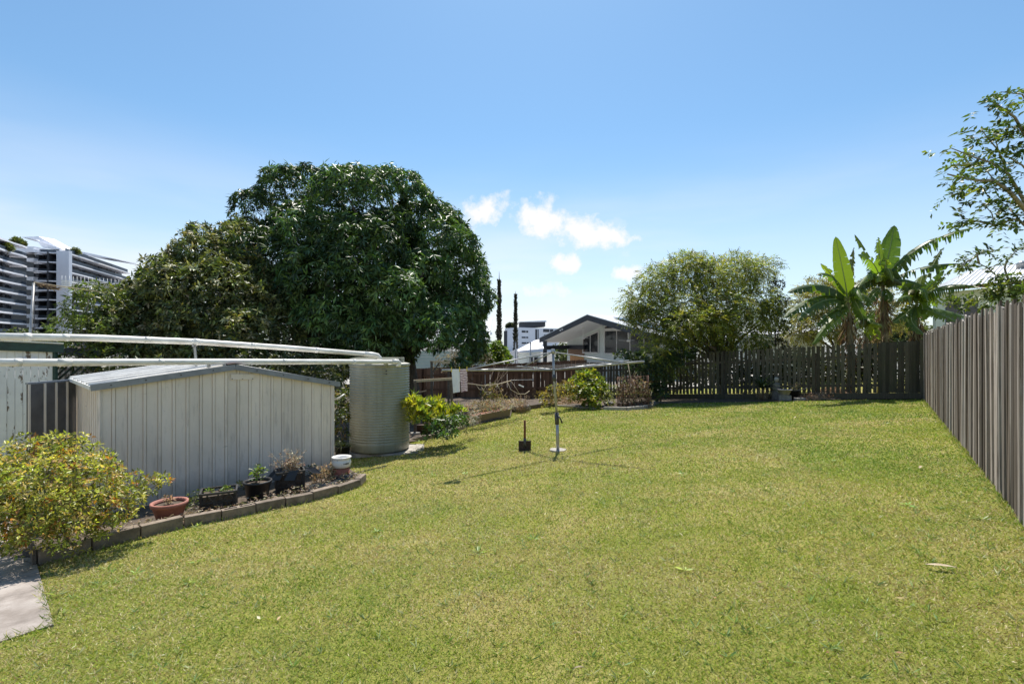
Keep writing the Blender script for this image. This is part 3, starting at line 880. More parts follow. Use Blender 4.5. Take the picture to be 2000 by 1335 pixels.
# ------------------------------------------------------------------ foliage builders
def clump_tips(clumps, dens, zmin=-.75, shell=.35, rej=.62):
    """twig tips spread over the outer shells of many overlapping clumps"""
    P, N, K = [], [], []
    C = np.array([c[0] for c in clumps], float); Rd = np.array([c[1] if hasattr(c[1], '__len__') else (c[1],) * 3 for c in clumps], float)
    for i in range(len(C)):
        n = int(dens * 4 * math.pi * (Rd[i].mean() ** 2))
        d = nrmz(rng.normal(size=(n, 3)))
        d = d[(d[:, 2] > zmin) | (rng.random(n) < .25)]
        rad = 1 - shell * rng.random(len(d)) ** 1.6
        # lumpy outline
        p = C[i] + d * rad[:, None] * Rd[i] * (1 + .12 * np.sin(d[:, :1] * 7 + i) * np.cos(d[:, 1:2] * 6 + i * 2))
        keep = np.ones(len(p), bool)
        for j in range(len(C)):
            if j == i: continue
            q = (p - C[j]) / Rd[j]
            keep &= ~(((q ** 2).sum(1) < rej ** 2) & (rng.random(len(p)) < .9))
        P.append(p[keep]); N.append(d[keep]); K.append(np.full(keep.sum(), i))
    return np.concatenate(P), np.concatenate(N), np.concatenate(K)
def whorls(P, N, k, L, W, cols, droop=.5, tilt=(35, 105), jit=.2, tipjit=.25, w=None, fold=.22, mid=.45, axis_up=.35, updir=.8):
    """k leaves radiating from each twig tip"""
    n = len(P)
    ax = N.copy(); ax[:, 2] += axis_up; ax = nrmz(ax + rng.normal(0, .25, ax.shape))
    ref = nrmz(np.cross(ax, rng.normal(size=ax.shape))); b2 = np.cross(ax, ref)
    tip = pal(n, cols, tipjit, w)
    out = []
    for j in range(k):
        a = 2 * math.pi * (j + rng.random(n)) / k
        th = np.radians(rng.uniform(*tilt, n))
        rad = ref * np.cos(a)[:, None] + b2 * np.sin(a)[:, None]
        d = ax * np.cos(th)[:, None] + rad * np.sin(th)[:, None]
        d[:, 2] -= droop * rng.uniform(.5, 1.3, n)
        up = rng.normal(0, .45, (n, 3)); up[:, 2] += updir
        ll = rng.uniform(*L, n); ww = ll * rng.uniform(*W, n)
        c = tip * (1 + rng.normal(0, jit, (n, 1)))
        out.append(leaf_arrays(P + d * .01, d, up, ll, ww, c, fold, mid))
    return out
def sprays(P, D, ln, nl, L, W, cols, droop=.25, jit=.2, w=None):
    """twigs with leaflets along both sides (pinnate foliage)"""
    n = len(P); D = nrmz(D); out = []
    tw = pal(n, cols, .22, w)
    side = nrmz(np.cross(D, np.array([[0, 0, 1.0]])) + rng.normal(0, .35, (n, 3)))
    ln = rng.uniform(*ln, n)[:, None]
    for j in range(nl):
        f = (j + .6) / nl
        p = P + D * ln * f; p[:, 2] -= droop * (ln[:, 0] * f) ** 2 * 1.5
        s = 1 if j % 2 else -1
        d = side * s + D * .55 + rng.normal(0, .25, (n, 3)); d[:, 2] -= .25
        up = rng.normal(0, .5, (n, 3)); up[:, 2] += 1
        ll = rng.uniform(*L, n)
        out.append(leaf_arrays(p, d, up, ll, ll * rng.uniform(*W, n), tw * (1 + rng.normal(0, jit, (n, 1))), .15, .5))
    return out
def limbs(base, tips, r0, r1=.02, n=7, wob=.15, fork=.45):
    mb = MB(); base = Vector(base)
    tips = [Vector(t) for t in tips]
    cen = sum(tips, Vector()) / len(tips)
    fk = base + (Vector((base.x * .6 + cen.x * .4, base.y * .6 + cen.y * .4, cen.z)) - base) * fork
    mb.tube([base + Vector((0, 0, -.1)), base + Vector((0, 0, .05)), lerp(base, fk, .5) + Vector((random.uniform(-.05, .05), 0, 0)), fk], [r0 * 1.5, r0 * 1.15, r0, r0 * .85], 10)
    for t in tips:
        m1 = lerp(fk, t, .35) + Vector((random.uniform(-wob, wob), random.uniform(-wob, wob), random.uniform(0, wob * 1.5)))
        m2 = lerp(fk, t, .7) + Vector((random.uniform(-wob, wob), random.uniform(-wob, wob), random.uniform(0, wob)))
        mb.tube([fk - Vector((0, 0, .03)), m1, m2, t], [r0 * .5, r0 * .34, r0 * .2, r1], n)
    return mb
def twigs_mesh(P, D, ln, r, n=3, droop=0.2):
    mb = MB()
    for p, d in zip(P, D):
        p = Vector(p); d = Vector(d)
        l = random.uniform(*ln)
        q = p + d * l * .5; e = p + d * l + Vector((random.uniform(-.1, .1), random.uniform(-.1, .1), -droop)) * l
        mb.tube([p, q, e], [r, r * .7, r * .3], n, False)
    return mb

# ------------------------------------------------------------------ mango tree
MC = np.array([-5.25, 18.0, CZ + 1.75]); MR = np.array([4.22, 4.1, 4.0])
clumps = []
for k in range(40):
    z = -.5 + 1.45 * (k + .5) / 40; z = min(z, .97)
    a = k * 2.39996
    q = math.sqrt(max(1 - z * z, .02))
    d = np.array([q * math.cos(a), q * math.sin(a), z])
    s_ = random.uniform(.74, .93); rk = random.uniform(.85, 1.3)
    clumps.append((MC + d * MR * s_, (rk, rk, rk * .82)))
for px, py, Y, r in ((560, 372, 17.6, 1.0), (600, 372, 18.2, 1.05), (690, 375, 17.8, 1.0), (740, 375, 18.2, 1.0), (800, 405, 17.8, 1.0), (850, 445, 17.4, .95), (890, 515, 17.2, .95),
                     (905, 590, 17.0, .95), (895, 650, 16.6, .9), (510, 415, 17.2, .95), (690, 530, 14.2, .95), (770, 570, 14.4, .85), (640, 620, 14.3, .95), (830, 640, 14.8, .9), (730, 660, 14.4, .9), (880, 690, 15.6, .6)):
    clumps.append((np.array(at(px, py, Y)), (r, r, r * .85)))
clumps.append((np.array(at(735, 415, 17.2)), (.85, .85, .7)))
clumps.append((np.array(at(700, 430, 16.6)), (.9, .9, .75)))
clumps.append((MC + np.array([0, 0, .3]), MR * .68))
mango = thing('mango_tree', (-3.6, 18.6, g(-3.6, 18.6)), 'huge dark glossy domed tree towering behind the water tank', 'tree')
P, N, K = clump_tips(clumps, 34, -.9, .16, .8)
# each clump is a cap of foliage open underneath, so shade gathers between the clumps
cc_ = np.array([c[0] for c in clumps])[K]; ow = nrmz(cc_ - MC) * .7; ow[:, 2] += .75
kp = ((N * nrmz(ow)).sum(1) > rng.uniform(-.25, .15, len(N))) | (K == len(clumps) - 1)
P, N, K = P[kp], N[kp], K[kp]
P2, N2, K2 = clump_tips(clumps[-1:], 22, -1, .4, 0)
P, N, K = np.concatenate([P, P2]), np.concatenate([N, N2]), np.concatenate([K, np.full(len(P2), len(clumps))])
cl = rng.uniform(.72, 1.5, len(clumps) + 1)[K]
chs = whorls(P, N, 9, (.17, .27), (.20, .27), [(.052, .10, .038), (.07, .13, .04), (.098, .165, .046), (.038, .074, .034)], .75, (45, 110), .16, .22, axis_up=.25)
chs = [(v_, c_ * cl[:, None, None]) for v_, c_ in chs]
leaves_obj('crown', chs, MT['leaf_gloss'], mango)
limbs((-3.6, 18.6, g(-3.6, 18.6)), [clumps[i][0] for i in range(0, 40, 3)], .28, .03, 8, .4, .4).build('trunk', MT['bark'], mango)

# ------------------------------------------------------------------ lighter tree to its left
def pix_clumps(lst): return [(np.array(at(px, py, Y)), (r, r, r * q)) for px, py, Y, r, q in lst]
lt = pix_clumps([(392, 500, 14.6, .85, .8), (335, 532, 14.4, .75, .8), (440, 505, 15, .9, .8), (290, 572, 14.0, .65, .85), (462, 470, 15.6, .7, .8), (485, 450, 16.4, .6, .8), (350, 570, 13.6, .95, .9), (430, 570, 13.8, 1.0, .9), (480, 545, 14.6, .8, .9),
                 (500, 600, 14.0, .8, .9), (300, 610, 13.5, .9, .8), (390, 640, 13.3, 1.0, .8), (470, 650, 13.4, .95, .8), (540, 650, 14.2, .85, .85), (250, 640, 13.2, .85, .8), (320, 680, 13.0, .9, .7), (420, 700, 13.0, .9, .7),
                 (540, 560, 15, .75, .9), (560, 700, 14, .9, .7), (392, 455, 14.9, .4, .8), (245, 585, 14.0, .45, .8), (640, 715, 14.5, .8, .6), (385, 585, 14.8, 1.45, .9), (450, 570, 15.0, 1.5, .9), (315, 630, 14.6, 1.1, .9)])
lychee = thing('lychee_tree', (-9.0, 14.4, g(-9, 14.4)), 'rounded olive green tree with pale painted highlights beside the dark domed tree', 'tree')
P, N, K = clump_tips(lt, 58, -.85, .34, .70)
P2, N2, K2 = clump_tips(lt[-3:], 22, -1, .5, 0)
P, N = np.concatenate([P, P2]), np.concatenate([N, N2])
chs = whorls(P, N, 8, (.11, .19), (.28, .38), [(.125, .15, .05), (.19, .21, .065), (.09, .12, .042), (.31, .31, .17), (.07, .095, .04)], .4, (30, 110), .2, .28)  # palest leaf tone puts sun highlights into the colour
leaves_obj('crown', chs, MT['leaf_gloss'], lychee)
limbs((-9.0, 14.4, g(-9, 14.4)), [c[0] for c in lt[:17]], .17, .02, 7, .3, .45).build('trunk', MT['bark_pale'], lychee)

st = pix_clumps([(170, 600, 12.6, .6, .8), (150, 640, 12.6, .6, .8), (200, 640, 12.4, .65, .8), (215, 590, 12.9, .6, .8), (175, 570, 12.9, .35, .9), (170, 690, 12.4, .7, .7), (230, 690, 12.4, .7, .7)])
sm_tree = thing('small_tree', (-10.6, 12.8, g(-10.6, 12.8)), 'small loose light green tree in front of the apartment block', 'tree')
P, N, K = clump_tips(st, 34, -.8, .5)
leaves_obj('crown', whorls(P, N, 7, (.08, .15), (.28, .4), [(.10, .14, .035), (.14, .18, .04), (.07, .10, .03)], .35, (30, 110), .2, .25), MT['leaf'], sm_tree)
limbs((-10.6, 12.8, g(-10.6, 12.8)), [c[0] for c in st], .09, .012, 6, .2, .5).build('trunk', MT['bark_pale'], sm_tree)

def simple_bush(name, label, cat, clumps, base, dens, k, L, W, cols, mat='leaf', droop=.2, tilt=(25, 110), stem=.02, group=None, shell=.6, zmin=-.6, stemmat='twig', jit=.2, tipjit=.25, w=None, axis_up=.5):
    o = thing(name, base, label, cat, group)
    P, N, K = clump_tips(clumps, dens, zmin, shell, .5)
    leaves_obj('foliage', whorls(P, N, k, L, W, cols, droop, tilt, jit, tipjit, w, axis_up=axis_up), MT[mat], o)
    if stem:
        limbs(base, [c[0] for c in clumps][:14], stem, .004, 5, .08, .35).build('stems', MT[stemmat], o)
    return o
def gbase(px, py): return gp(px, py)
# dark understorey behind the shed
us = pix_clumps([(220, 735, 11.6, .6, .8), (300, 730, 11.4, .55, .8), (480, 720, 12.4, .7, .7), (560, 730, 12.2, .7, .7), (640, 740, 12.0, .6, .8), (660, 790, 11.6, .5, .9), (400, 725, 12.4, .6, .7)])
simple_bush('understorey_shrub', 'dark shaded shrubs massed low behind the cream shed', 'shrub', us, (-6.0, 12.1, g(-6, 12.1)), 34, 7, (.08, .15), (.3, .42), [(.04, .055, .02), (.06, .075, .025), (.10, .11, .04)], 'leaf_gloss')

# ------------------------------------------------------------------ feathery tree over the picket fence
fc = pix_clumps([(1250, 590, 18.2, .75, .75), (1290, 550, 18.4, .85, .8), (1340, 530, 18.6, .9, .75), (1390, 545, 18.2, .9, .8), (1440, 530, 18.9, .9, .75), (1480, 525, 19.3, .7, .75), (1245, 615, 18.0, .45, .75), (1280, 620, 17.8, .85, .8),
                 (1340, 600, 17.6, .95, .8), (1410, 600, 17.6, .95, .8), (1470, 590, 18.4, .9, .8), (1320, 655, 17.4, .75, .7), (1390, 645, 17.8, .8, .7), (1450, 650, 18.0, .85, .75), (1500, 620, 18.6, .7, .85), (1350, 512, 18.8, .6, .6),
                 (1280, 690, 17.0, .6, .7), (1305, 715, 16.9, .45, .6), (1335, 632, 16.7, .65, .7), (1390, 625, 16.9, .65, .7)])
feather = thing('feathery_tree', (*along(F1, FN, 5.6), bg_z(5.6)), 'airy olive green tree with fine feathery leaves over the picket fence', 'tree')
fb = Vector((*along(F1, FN, 5.6), bg_z(5.6))) + Vector((FU.x, FU.y, 0)) * 1.1
P, N, K = clump_tips(fc, 64, -.9, .7, .35)
D = N + rng.normal(0, .5, N.shape); D[:, 2] -= .35
chs = sprays(P, D, (.22, .42), 13, (.065, .11), (.30, .42), [(.23, .265, .048), (.30, .32, .06), (.17, .21, .05), (.36, .35, .07), (.13, .175, .06)], .5)
leaves_obj('crown', chs, MT['leaf'], feather)
mb = limbs(fb, [c[0] for c in fc], .13, .012, 6, .35, .38)
tw = twigs_mesh(P[::9], nrmz(D[::9]), (.25, .5), .008)
mb.add(tw.v, tw.f, True)
mb.build('trunk', MT['bark'], feather)
# dark broadleaf bush at its foot, leaning over the fence
bb = pix_clumps([(1245, 706, 16.8, .42, .8), (1275, 735, 16.6, .5, .8), (1305, 705, 16.9, .5, .7), (1217, 692, 17.2, .28, .7), (1285, 765, 16.4, .35, .9), (1330, 690, 17.2, .5, .6)])
simple_bush('broadleaf_bush', 'dark broad leaved bush hanging over the left end of the picket fence', 'bush', bb, tuple(gbase(1290, 783)), 42, 7, (.09, .15), (.42, .55), [(.045, .075, .028), (.065, .10, .035), (.10, .15, .04), (.035, .06, .03)], 'leaf_gloss', stem=.035)
dk = pix_clumps([(1515, 560, 18.8, .3, 1.2), (1510, 600, 18.8, .42, 1.1), (1520, 640, 18.7, .5, 1.0), (1512, 680, 18.6, .55, .8), (1480, 690, 18.4, .5, .6), (1560, 690, 18.4, .45, .6), (1528, 590, 18.9, .3, 1)])
simple_bush('slender_dark_tree', 'slender blackish green tree between the feathery tree and the bananas', 'tree', dk, (9.9, 18.7, g(9.9, 18.7)), 46, 6, (.07, .13), (.35, .5), [(.028, .036, .018), (.045, .05, .025), (.02, .03, .016)], 'leaf_gloss', stem=.05, stemmat='bark')
ol = pix_clumps([(1580, 600, 23, .9, .8), (1640, 585, 23.5, 1.0, .8), (1700, 590, 23.5, 1.0, .8), (1610, 640, 22.6, .9, .8), (1680, 640, 22.6, 1.0, .8), (1750, 620, 23, .9, .8), (1560, 650, 22.4, .7, .8), (1640, 560, 23.8, .7, .7), (1590, 565, 23.6, .6, .7)])
olive = thing('olive_yellow_tree', (15.2, 23.2, g(15.2, 23.2)), 'fine leaved yellowish olive tree behind the banana plants', 'tree')
P, N, K = clump_tips(ol, 46, -.8, .6, .4)
D = N + rng.normal(0, .5, N.shape)
leaves_obj('crown', sprays(P, D, (.25, .45), 11, (.08, .13), (.35, .5), [(.26, .24, .06), (.21, .21, .055), (.32, .28, .09), (.17, .155, .06)], .3), MT['leaf'], olive)
limbs((15.2, 23.2, g(15.2, 23.2)), [c[0] for c in ol], .13, .012, 6, .35, .4).build('trunk', MT['bark'], olive)

# ------------------------------------------------------------------ pencil pines
for px, top, tip, wpx, Y, lab in ((975, 548, 530, 13, 36, 'taller of two thin pencil pines with a bare spike, left of the gabled house'), (1007, 577, 568, 9, 38, 'shorter of two thin pencil pines, nearest the gabled house')):
    b = at(px, 720, Y); b.z = g(b.x, b.y)
    o = thing('pencil_pine', b, lab, 'tree', 'pencil pines on the skyline')
    zt, zb = at(px, top, Y).z, b.z + .3
    n = 2600; f = rng.random(n); z = zb + (zt - zb) * f
    rmax = wpx / 2 / F * Y
    rad = rmax * np.clip(1.02 - f * .82, .12, 1) * (1 + .25 * np.sin(z * 5 + px)) * rng.random(n) ** .4
    a = rng.uniform(0, 2 * math.pi, n)
    P = np.stack([b.x + rad * np.cos(a), b.y + rad * np.sin(a), z], 1)
    D = np.stack([np.cos(a) * .5, np.sin(a) * .5, np.ones(n)], 1) + rng.normal(0, .3, (n, 3))
    leaves_obj('crown', [leaf_arrays(P, D, rand_dirs(n), rng.uniform(.12, .24, n), rng.uniform(.05, .09, n), pal(n, [(.022, .028, .016), (.035, .04, .022), (.05, .05, .03)], .2), .2)], MT['leaf_gloss'], o)
    MB().tube([b, Vector((b.x, b.y, zt)), Vector((b.x, b.y, at(px, tip, Y).z))], [.1, .035, .008], 6).build('trunk', MT['bark'], o)

# ------------------------------------------------------------------ banana plants
def banana_mat():
    t = NT('banana_leaf')
    a = t.new('ShaderNodeAttribute'); a.attribute_name = 'Col'
    v = t.coords()
    c = t.mix(t.ramp(t.noise(v, 14, 4), [(.35, (0, 0, 0)), (.75, (.5, .5, .5))]), a.outputs['Color'], (.14, .19, .04))
    m = t.done(c, .42, 0, .45)
    tr = t.new('ShaderNodeBsdfTranslucent'); t.link(t.mix(1.0, c, (2.1, 2.2, .6), 'MULTIPLY'), tr.inputs['Color'])
    mx = t.new('ShaderNodeMixShader'); mx.inputs[0].default_value = .45
    t.link(t.bs.outputs[0], mx.inputs[1]); t.link(tr.outputs[0], mx.inputs[2]); t.link(mx.outputs[0], t.out.inputs['Surface'])
    return m
MT['banana'] = banana_mat()
MT['midrib'] = plain('pale_midrib', (.28, .33, .12), (.2, .25, .09), 8, .5)
MT['banana_stem'] = plain('banana_stem', (.30, .27, .13), (.13, .09, .055), 7, .8, .5, 20, stretch=(4, 4, .7), c3=(.27, .29, .12))
def bez(pts, n):
    pts = [Vector(p) for p in pts]; out = []
    for i in range(n + 1):
        t = i / n; q = pts[:]
        while len(q) > 1: q = [q[k].lerp(q[k + 1], t) for k in range(len(q) - 1)]
        out.append(q[0])
    return out
def banana_leaf(parent, ctrl, width, face, tat=0.40, droop=.35, colr=(.055, .10, .022), dry=False):
    """one leaf: arched midrib, blade halves cut into strips where the wind has torn it"""
    n = 26; mid = bez(ctrl, n); rr2 = random.Random(int(ctrl[0].x * 1e4) ^ int(ctrl[-1].z * 1e4))
    face = Vector(face).normalized(); V, Fc, Cc = [], [], []
    for sgn in (-1, 1):
        i = 2; hang = 0
        while i < n:
            seg = rr2.choice((1, 1, 1, 2)) if tat > .3 else rr2.choice((1, 2, 2, 3)) if tat > .12 else rr2.choice((3, 4, 6))
            j = min(i + seg, n)
            hang = droop + (rr2.uniform(-.2, .8) * tat * 2)
            if rr2.random() < tat * .22: i = j; continue
            b = len(V)
            for k in range(i, j + 1):
                t = k / n
                d = (mid[min(k + 1, n)] - mid[max(k - 1, 0)]).normalized()
                sd_ = d.cross(face).normalized() * sgn; up = sd_.cross(d) * sgn
                if up.dot(face) < 0: up = -up
                wv = width / 2 * (math.sin(math.pi * min(max((t - .04) / .96, 0), 1) ** .62) ** .55) * rr2.uniform(.93, 1.0)
                tear = 0
                sl = (mid[min(i + 1, n)] - mid[i]).length
                if k == j: tear = sl * min(.85, tat * (.4 + 1.2 * rr2.random()))
                elif k == i: tear = -sl * tat * .4 * rr2.random()
                e1 = mid[k] + sd_ * wv * .5 + d * wv * .12 - up * wv * hang * .12 
                e2 = mid[k] + sd_ * wv * (1 - .25 * hang) + d * (wv * .22 - tear) - up * wv * hang * .5 - Vector((0, 0, wv * hang * .45))
                V += [mid[k], e1, e2]
            for k in range(j - i):
                a = b + 3 * k
                Fc += [(a, a + 3, a + 4, a + 1), (a + 1, a + 4, a + 5, a + 2)]
            i = j
    me = bpy.data.meshes.new('leaf')
    og = ORG[parent.name]
    me.from_pydata([tuple(v - og) for v in V], [], Fc)
    ca = me.color_attributes.new('Col', 'FLOAT_COLOR', 'POINT')
    kk = random.uniform(.8, 1.2)
    ca.data.foreach_set('color', np.tile(np.array([*(c * kk for c in colr), 1], np.float32), (len(V), 1)).ravel())
    me.materials.append(MT['banana'] if not dry else MT['leaf_dry']); me.update()
    o = bpy.data.objects.new('leaf', me); link(o, parent, og)
    MB().tube([m - face * .004 for m in mid], [.020 - .016 * k / n for k in range(n + 1)], 5, False).build('midrib', MT['midrib'] if not dry else MT['twig'], o)
    return o
CAM = Vector((0, 0, CZ))
DG, MG, LG = (.045, .085, .022), (.065, .12, .024), (.11, .17, .03)
BZ = lambda zx, zy, Y: at(1500 + zx / 4.7675, 420 + zy / 4.7675, Y)      # survey marks taken on an enlargement
def banana(px, topx, topy, Y, label, r=.11):
    b = at(px, 690, Y); b.z = g(b.x, b.y)
    o = thing('banana_plant', b, label, 'banana plant', 'banana plants behind the corner of the fence')
    t = at(topx, topy, Y)
    m = lerp(b, t, .5) + Vector((.05, 0, 0))
    MB().tube([b, lerp(b, m, .5), m, lerp(m, t, .6), t], [r * 1.2, r, r * .85, r * .62, r * .3], 10).build('pseudostem', MT['banana_stem'], o)
    # dead hanging leaves wrapped round the stem
    n = 240; f = rng.random(n); a = rng.uniform(0, 6.283, n)
    c0 = np.array(lerp(b, t, .35)); c1 = np.array(lerp(b, t, .9))
    P = c0 + (c1 - c0) * f[:, None] + np.stack([np.cos(a), np.sin(a), a * 0], 1) * rng.uniform(.06, .17, n)[:, None]
    D = np.stack([np.cos(a) * .25, np.sin(a) * .25, -np.ones(n)], 1) + rng.normal(0, .25, (n, 3))
    leaves_obj('dead_leaves', [leaf_arrays(P, D, rand_dirs(n), rng.uniform(.18, .5, n), rng.uniform(.02, .06, n), pal(n, [(.24, .16, .09), (.34, .25, .15), (.14, .09, .05)], .2), .3)], MT['leaf_dry'], o)
    return o
b1 = banana(1661, 1657, 590, 15.7, 'leftmost banana plant, with one tall upright leaf coloured as sunlit')
b2 = banana(1724, 1724, 548, 16.0, 'tallest banana plant, in the middle of the clump', .13)
b3 = banana(1783, 1790, 588, 15.6, 'right hand banana plant with leaves coloured sunlit yellow beside the grey fence')
b4 = banana(1690, 1690, 640, 15.9, 'shortest banana sucker between the two tall banana plants', .07)
Fz = lambda p: (CAM - p).normalized()
def bl(par, pts, w, Y, face=None, **k):
    ys = Y if hasattr(Y, '__len__') else [Y] * len(pts)
    c = [BZ(x, y, yy) for (x, y), yy in zip(pts, ys)]
    if face is None: face = Fz(c[1])
    else: face = (Fz(c[1]) * face[0] + Vector((0, 0, 1)) * face[1])
    return banana_leaf(par, c, w, face, **k)
bl(b1, [(745, 800), (720, 600), (670, 400), (630, 200)], 0.52, [15.7, 15.6, 15.6, 15.7], tat=.07, droop=.1, colr=(.15, .22, .03))  # brightest yellow greens, here and below, put backlight into the leaf colour
bl(b1, [(740, 760), (640, 560), (520, 500), (460, 560)], 0.48, [15.7, 15.6, 15.4, 15.3], (.5, 1), tat=0.22, colr=DG)
bl(b1, [(735, 780), (560, 600), (330, 620), (180, 720)], 0.57, [15.7, 15.4, 15.0, 14.8], (.35, 1), tat=0.25, droop=.8, colr=DG)
bl(b1, [(735, 800), (560, 680), (300, 780), (140, 960)], 0.57, [15.7, 15.4, 15.1, 14.9], (.4, 1), tat=0.32, droop=.8, colr=DG)
bl(b1, [(740, 810), (600, 740), (400, 800), (280, 980)], 0.53, [15.7, 15.2, 14.8, 14.6], (.5, 1), tat=0.45, droop=.7, colr=MG)
bl(b1, [(740, 830), (650, 860), (530, 920), (450, 1040)], 0.44, [15.7, 15.5, 15.2, 15.1], (.6, .8), tat=0.40, droop=.6, colr=DG)
bl(b1, [(745, 840), (660, 900), (540, 1020), (415, 1205)], 0.46, [15.7, 15.4, 15.2, 15.2], (.7, .7), tat=0.35, droop=.5, colr=LG)
bl(b1, [(750, 790), (690, 640), (600, 560), (490, 450)], 0.34, [15.7, 16, 16.2, 16.3], tat=0.30, colr=(.17, .22, .03))
bl(b1, [(770, 800), (840, 700), (920, 620), (960, 520)], 0.46, [15.7, 15.6, 15.6, 15.7], tat=0.40, colr=DG)
bl(b1, [(780, 760), (830, 820), (870, 900), (915, 1040)], 0.39, [15.7, 15.5, 15.5, 15.5], tat=0.20, droop=.5, colr=DG)
bl(b1, [(760, 760), (760, 600), (780, 420), (800, 300)], 0.25, [15.7, 16, 16.1, 16.2], tat=0.70, colr=(.09, .08, .03))
bl(b2, [(1060, 640), (1110, 440), (1150, 240), (1175, 95)], 0.66, [16, 15.9, 15.9, 16], tat=.12, droop=.15, colr=MG)
bl(b2, [(1060, 640), (1180, 420), (1400, 240), (1640, 190)], 0.53, [16, 15.7, 15.4, 15.2], (.35, 1), tat=0.55, droop=.9, colr=DG)
bl(b2, [(1100, 600), (1500, 180), (1720, 150), (1910, 115)], 0.41, [16, 15.6, 15.2, 15.0], (.35, 1), tat=0.70, droop=1.0, colr=DG)
bl(b2, [(1065, 660), (1250, 520), (1480, 440), (1830, 450)], 0.48, [16, 15.7, 15.3, 15.0], (.35, 1), tat=0.55, droop=.9, colr=DG)
bl(b2, [(1060, 640), (1020, 480), (960, 380), (840, 370)], 0.53, [16, 15.8, 15.6, 15.5], (.9, .4), tat=0.40, colr=(.10, .16, .028))
bl(b2, [(1060, 620), (1045, 420), (1030, 300), (1025, 205)], 0.34, [16, 16, 16, 16], tat=0.55, colr=LG)
bl(b2, [(1050, 660), (960, 460), (880, 300), (805, 180)], 0.30, [16, 16.2, 16.3, 16.4], tat=0.65, droop=.7, colr=(.04, .065, .02))
bl(b2, [(1050, 660), (930, 560), (840, 600), (760, 760)], 0.48, [16, 15.7, 15.5, 15.4], (.5, 1), tat=0.45, droop=.7, colr=DG)
bl(b2, [(1080, 660), (1200, 560), (1330, 600), (1460, 660)], 0.48, [16, 15.6, 15.3, 15.2], (.4, 1), tat=0.45, droop=.9, colr=DG)
bl(b2, [(1060, 680), (1000, 700), (960, 760), (925, 850)], 0.39, [16, 15.7, 15.6, 15.6], tat=0.40, colr=DG)
bl(b2, [(1080, 680), (1110, 720), (1125, 760), (1140, 810)], 0.34, [16, 15.7, 15.6, 15.6], tat=0.30, colr=DG)
bl(b2, [(1060, 640), (1090, 520), (1100, 450), (1090, 400)], 0.39, [16, 15.8, 15.7, 15.7], tat=0.30, colr=(.17, .22, .03))
bl(b3, [(1385, 800), (1400, 700), (1420, 620), (1440, 560)], 0.51, [15.6, 15.6, 15.7, 15.8], tat=0.25, colr=(.17, .21, .03))
bl(b3, [(1385, 800), (1340, 700), (1290, 640), (1200, 660)], 0.46, [15.6, 15.4, 15.3, 15.2], tat=0.30, colr=(.12, .18, .03))
bl(b3, [(1395, 790), (1480, 680), (1560, 600), (1640, 515)], 0.28, [15.6, 15.5, 15.3, 15.2], tat=0.20, droop=.1, colr=DG)
bl(b3, [(1390, 800), (1520, 690), (1640, 560), (1720, 500)], 0.23, [15.6, 15.3, 15.0, 14.8], tat=0.70, colr=(.10, .12, .03))
bl(b3, [(1390, 800), (1520, 660), (1720, 620), (1930, 660)], 0.53, [15.6, 15.2, 14.7, 14.4], (.35, 1), tat=0.45, droop=.9, colr=DG)
bl(b3, [(1395, 820), (1450, 800), (1440, 900), (1440, 980)], 0.51, [15.6, 15.4, 15.3, 15.3], tat=0.20, colr=(.10, .16, .025))
bl(b3, [(1395, 830), (1500, 900), (1620, 920), (1780, 1000)], 0.41, [15.6, 15.2, 14.8, 14.6], (.5, 1), tat=0.35, droop=.4, colr=LG)
bl(b3, [(1395, 830), (1500, 880), (1700, 880), (1860, 960)], 0.46, [15.6, 15.5, 15.2, 15.0], (.5, 1), tat=0.35, droop=.5, colr=DG)
bl(b3, [(1380, 820), (1320, 880), (1240, 960), (1160, 1000)], 0.41, [15.6, 15.4, 15.3, 15.3], tat=0.40, colr=DG)
bl(b3, [(1385, 800), (1480, 560), (1560, 400), (1640, 300)], 0.28, [15.6, 15.8, 15.9, 16], tat=0.75, colr=(.07, .085, .03))
bl(b3, [(1380, 820), (1280, 980), (1350, 1020), (1460, 1110)], 0.41, [15.6, 15.3, 15.2, 15.1], (.5, 1), tat=0.30, droop=.6, colr=DG)
bl(b4, [(905, 1040), (930, 960), (960, 920), (1000, 900)], 0.30, 15.8, tat=0.30, colr=LG)
bl(b4, [(905, 1040), (970, 1030), (1010, 1060), (1040, 1160)], 0.30, 15.8, tat=0.30, colr=(.15, .2, .03))
bl(b4, [(905, 1040), (880, 960), (850, 900), (800, 880)], 0.30, 15.8, tat=0.30, colr=MG)
bl(b4, [(905, 1040), (930, 1060), (940, 1100), (960, 1170)], 0.25, 15.8, tat=0.30, colr=(.16, .21, .03))

rb = random.Random(31)
for par, cx, cy, Y, cnt, ln in ((b1, 745, 790, 15.7, 11, 300), (b2, 1060, 650, 16.0, 14, 330), (b3, 1388, 810, 15.6, 12, 290), (b4, 905, 1040, 15.9, 6, 200)):
    for q in range(cnt):
        a = math.pi * (.08 + .84 * (q + rb.random() * .7) / cnt); L1 = ln * rb.uniform(.6, 1.0); dy = rb.choice((-1.2, -.7, .7, 1.2)) * rb.uniform(.5, 1)
        ex, ey = cx + math.cos(a) * L1, cy - math.sin(a) * L1 * .55 + L1 * rb.uniform(.1, .6)
        mx, my = cx + math.cos(a) * L1 * .5, cy - math.sin(a) * L1 * .8
        bl(par, [(cx, cy), (cx + (mx - cx) * .6, cy + (my - cy) * .7), (mx, my), (ex, ey)], rb.uniform(.32, .46), [Y, Y + dy * .3, Y + dy * .7, Y + dy], (.4, 1), tat=rb.uniform(.35, .65), droop=rb.uniform(.5, 1.0), colr=rb.choice((DG, MG, LG, LG, (.17, .22, .03), (.20, .24, .035), (.14, .11, .04))))
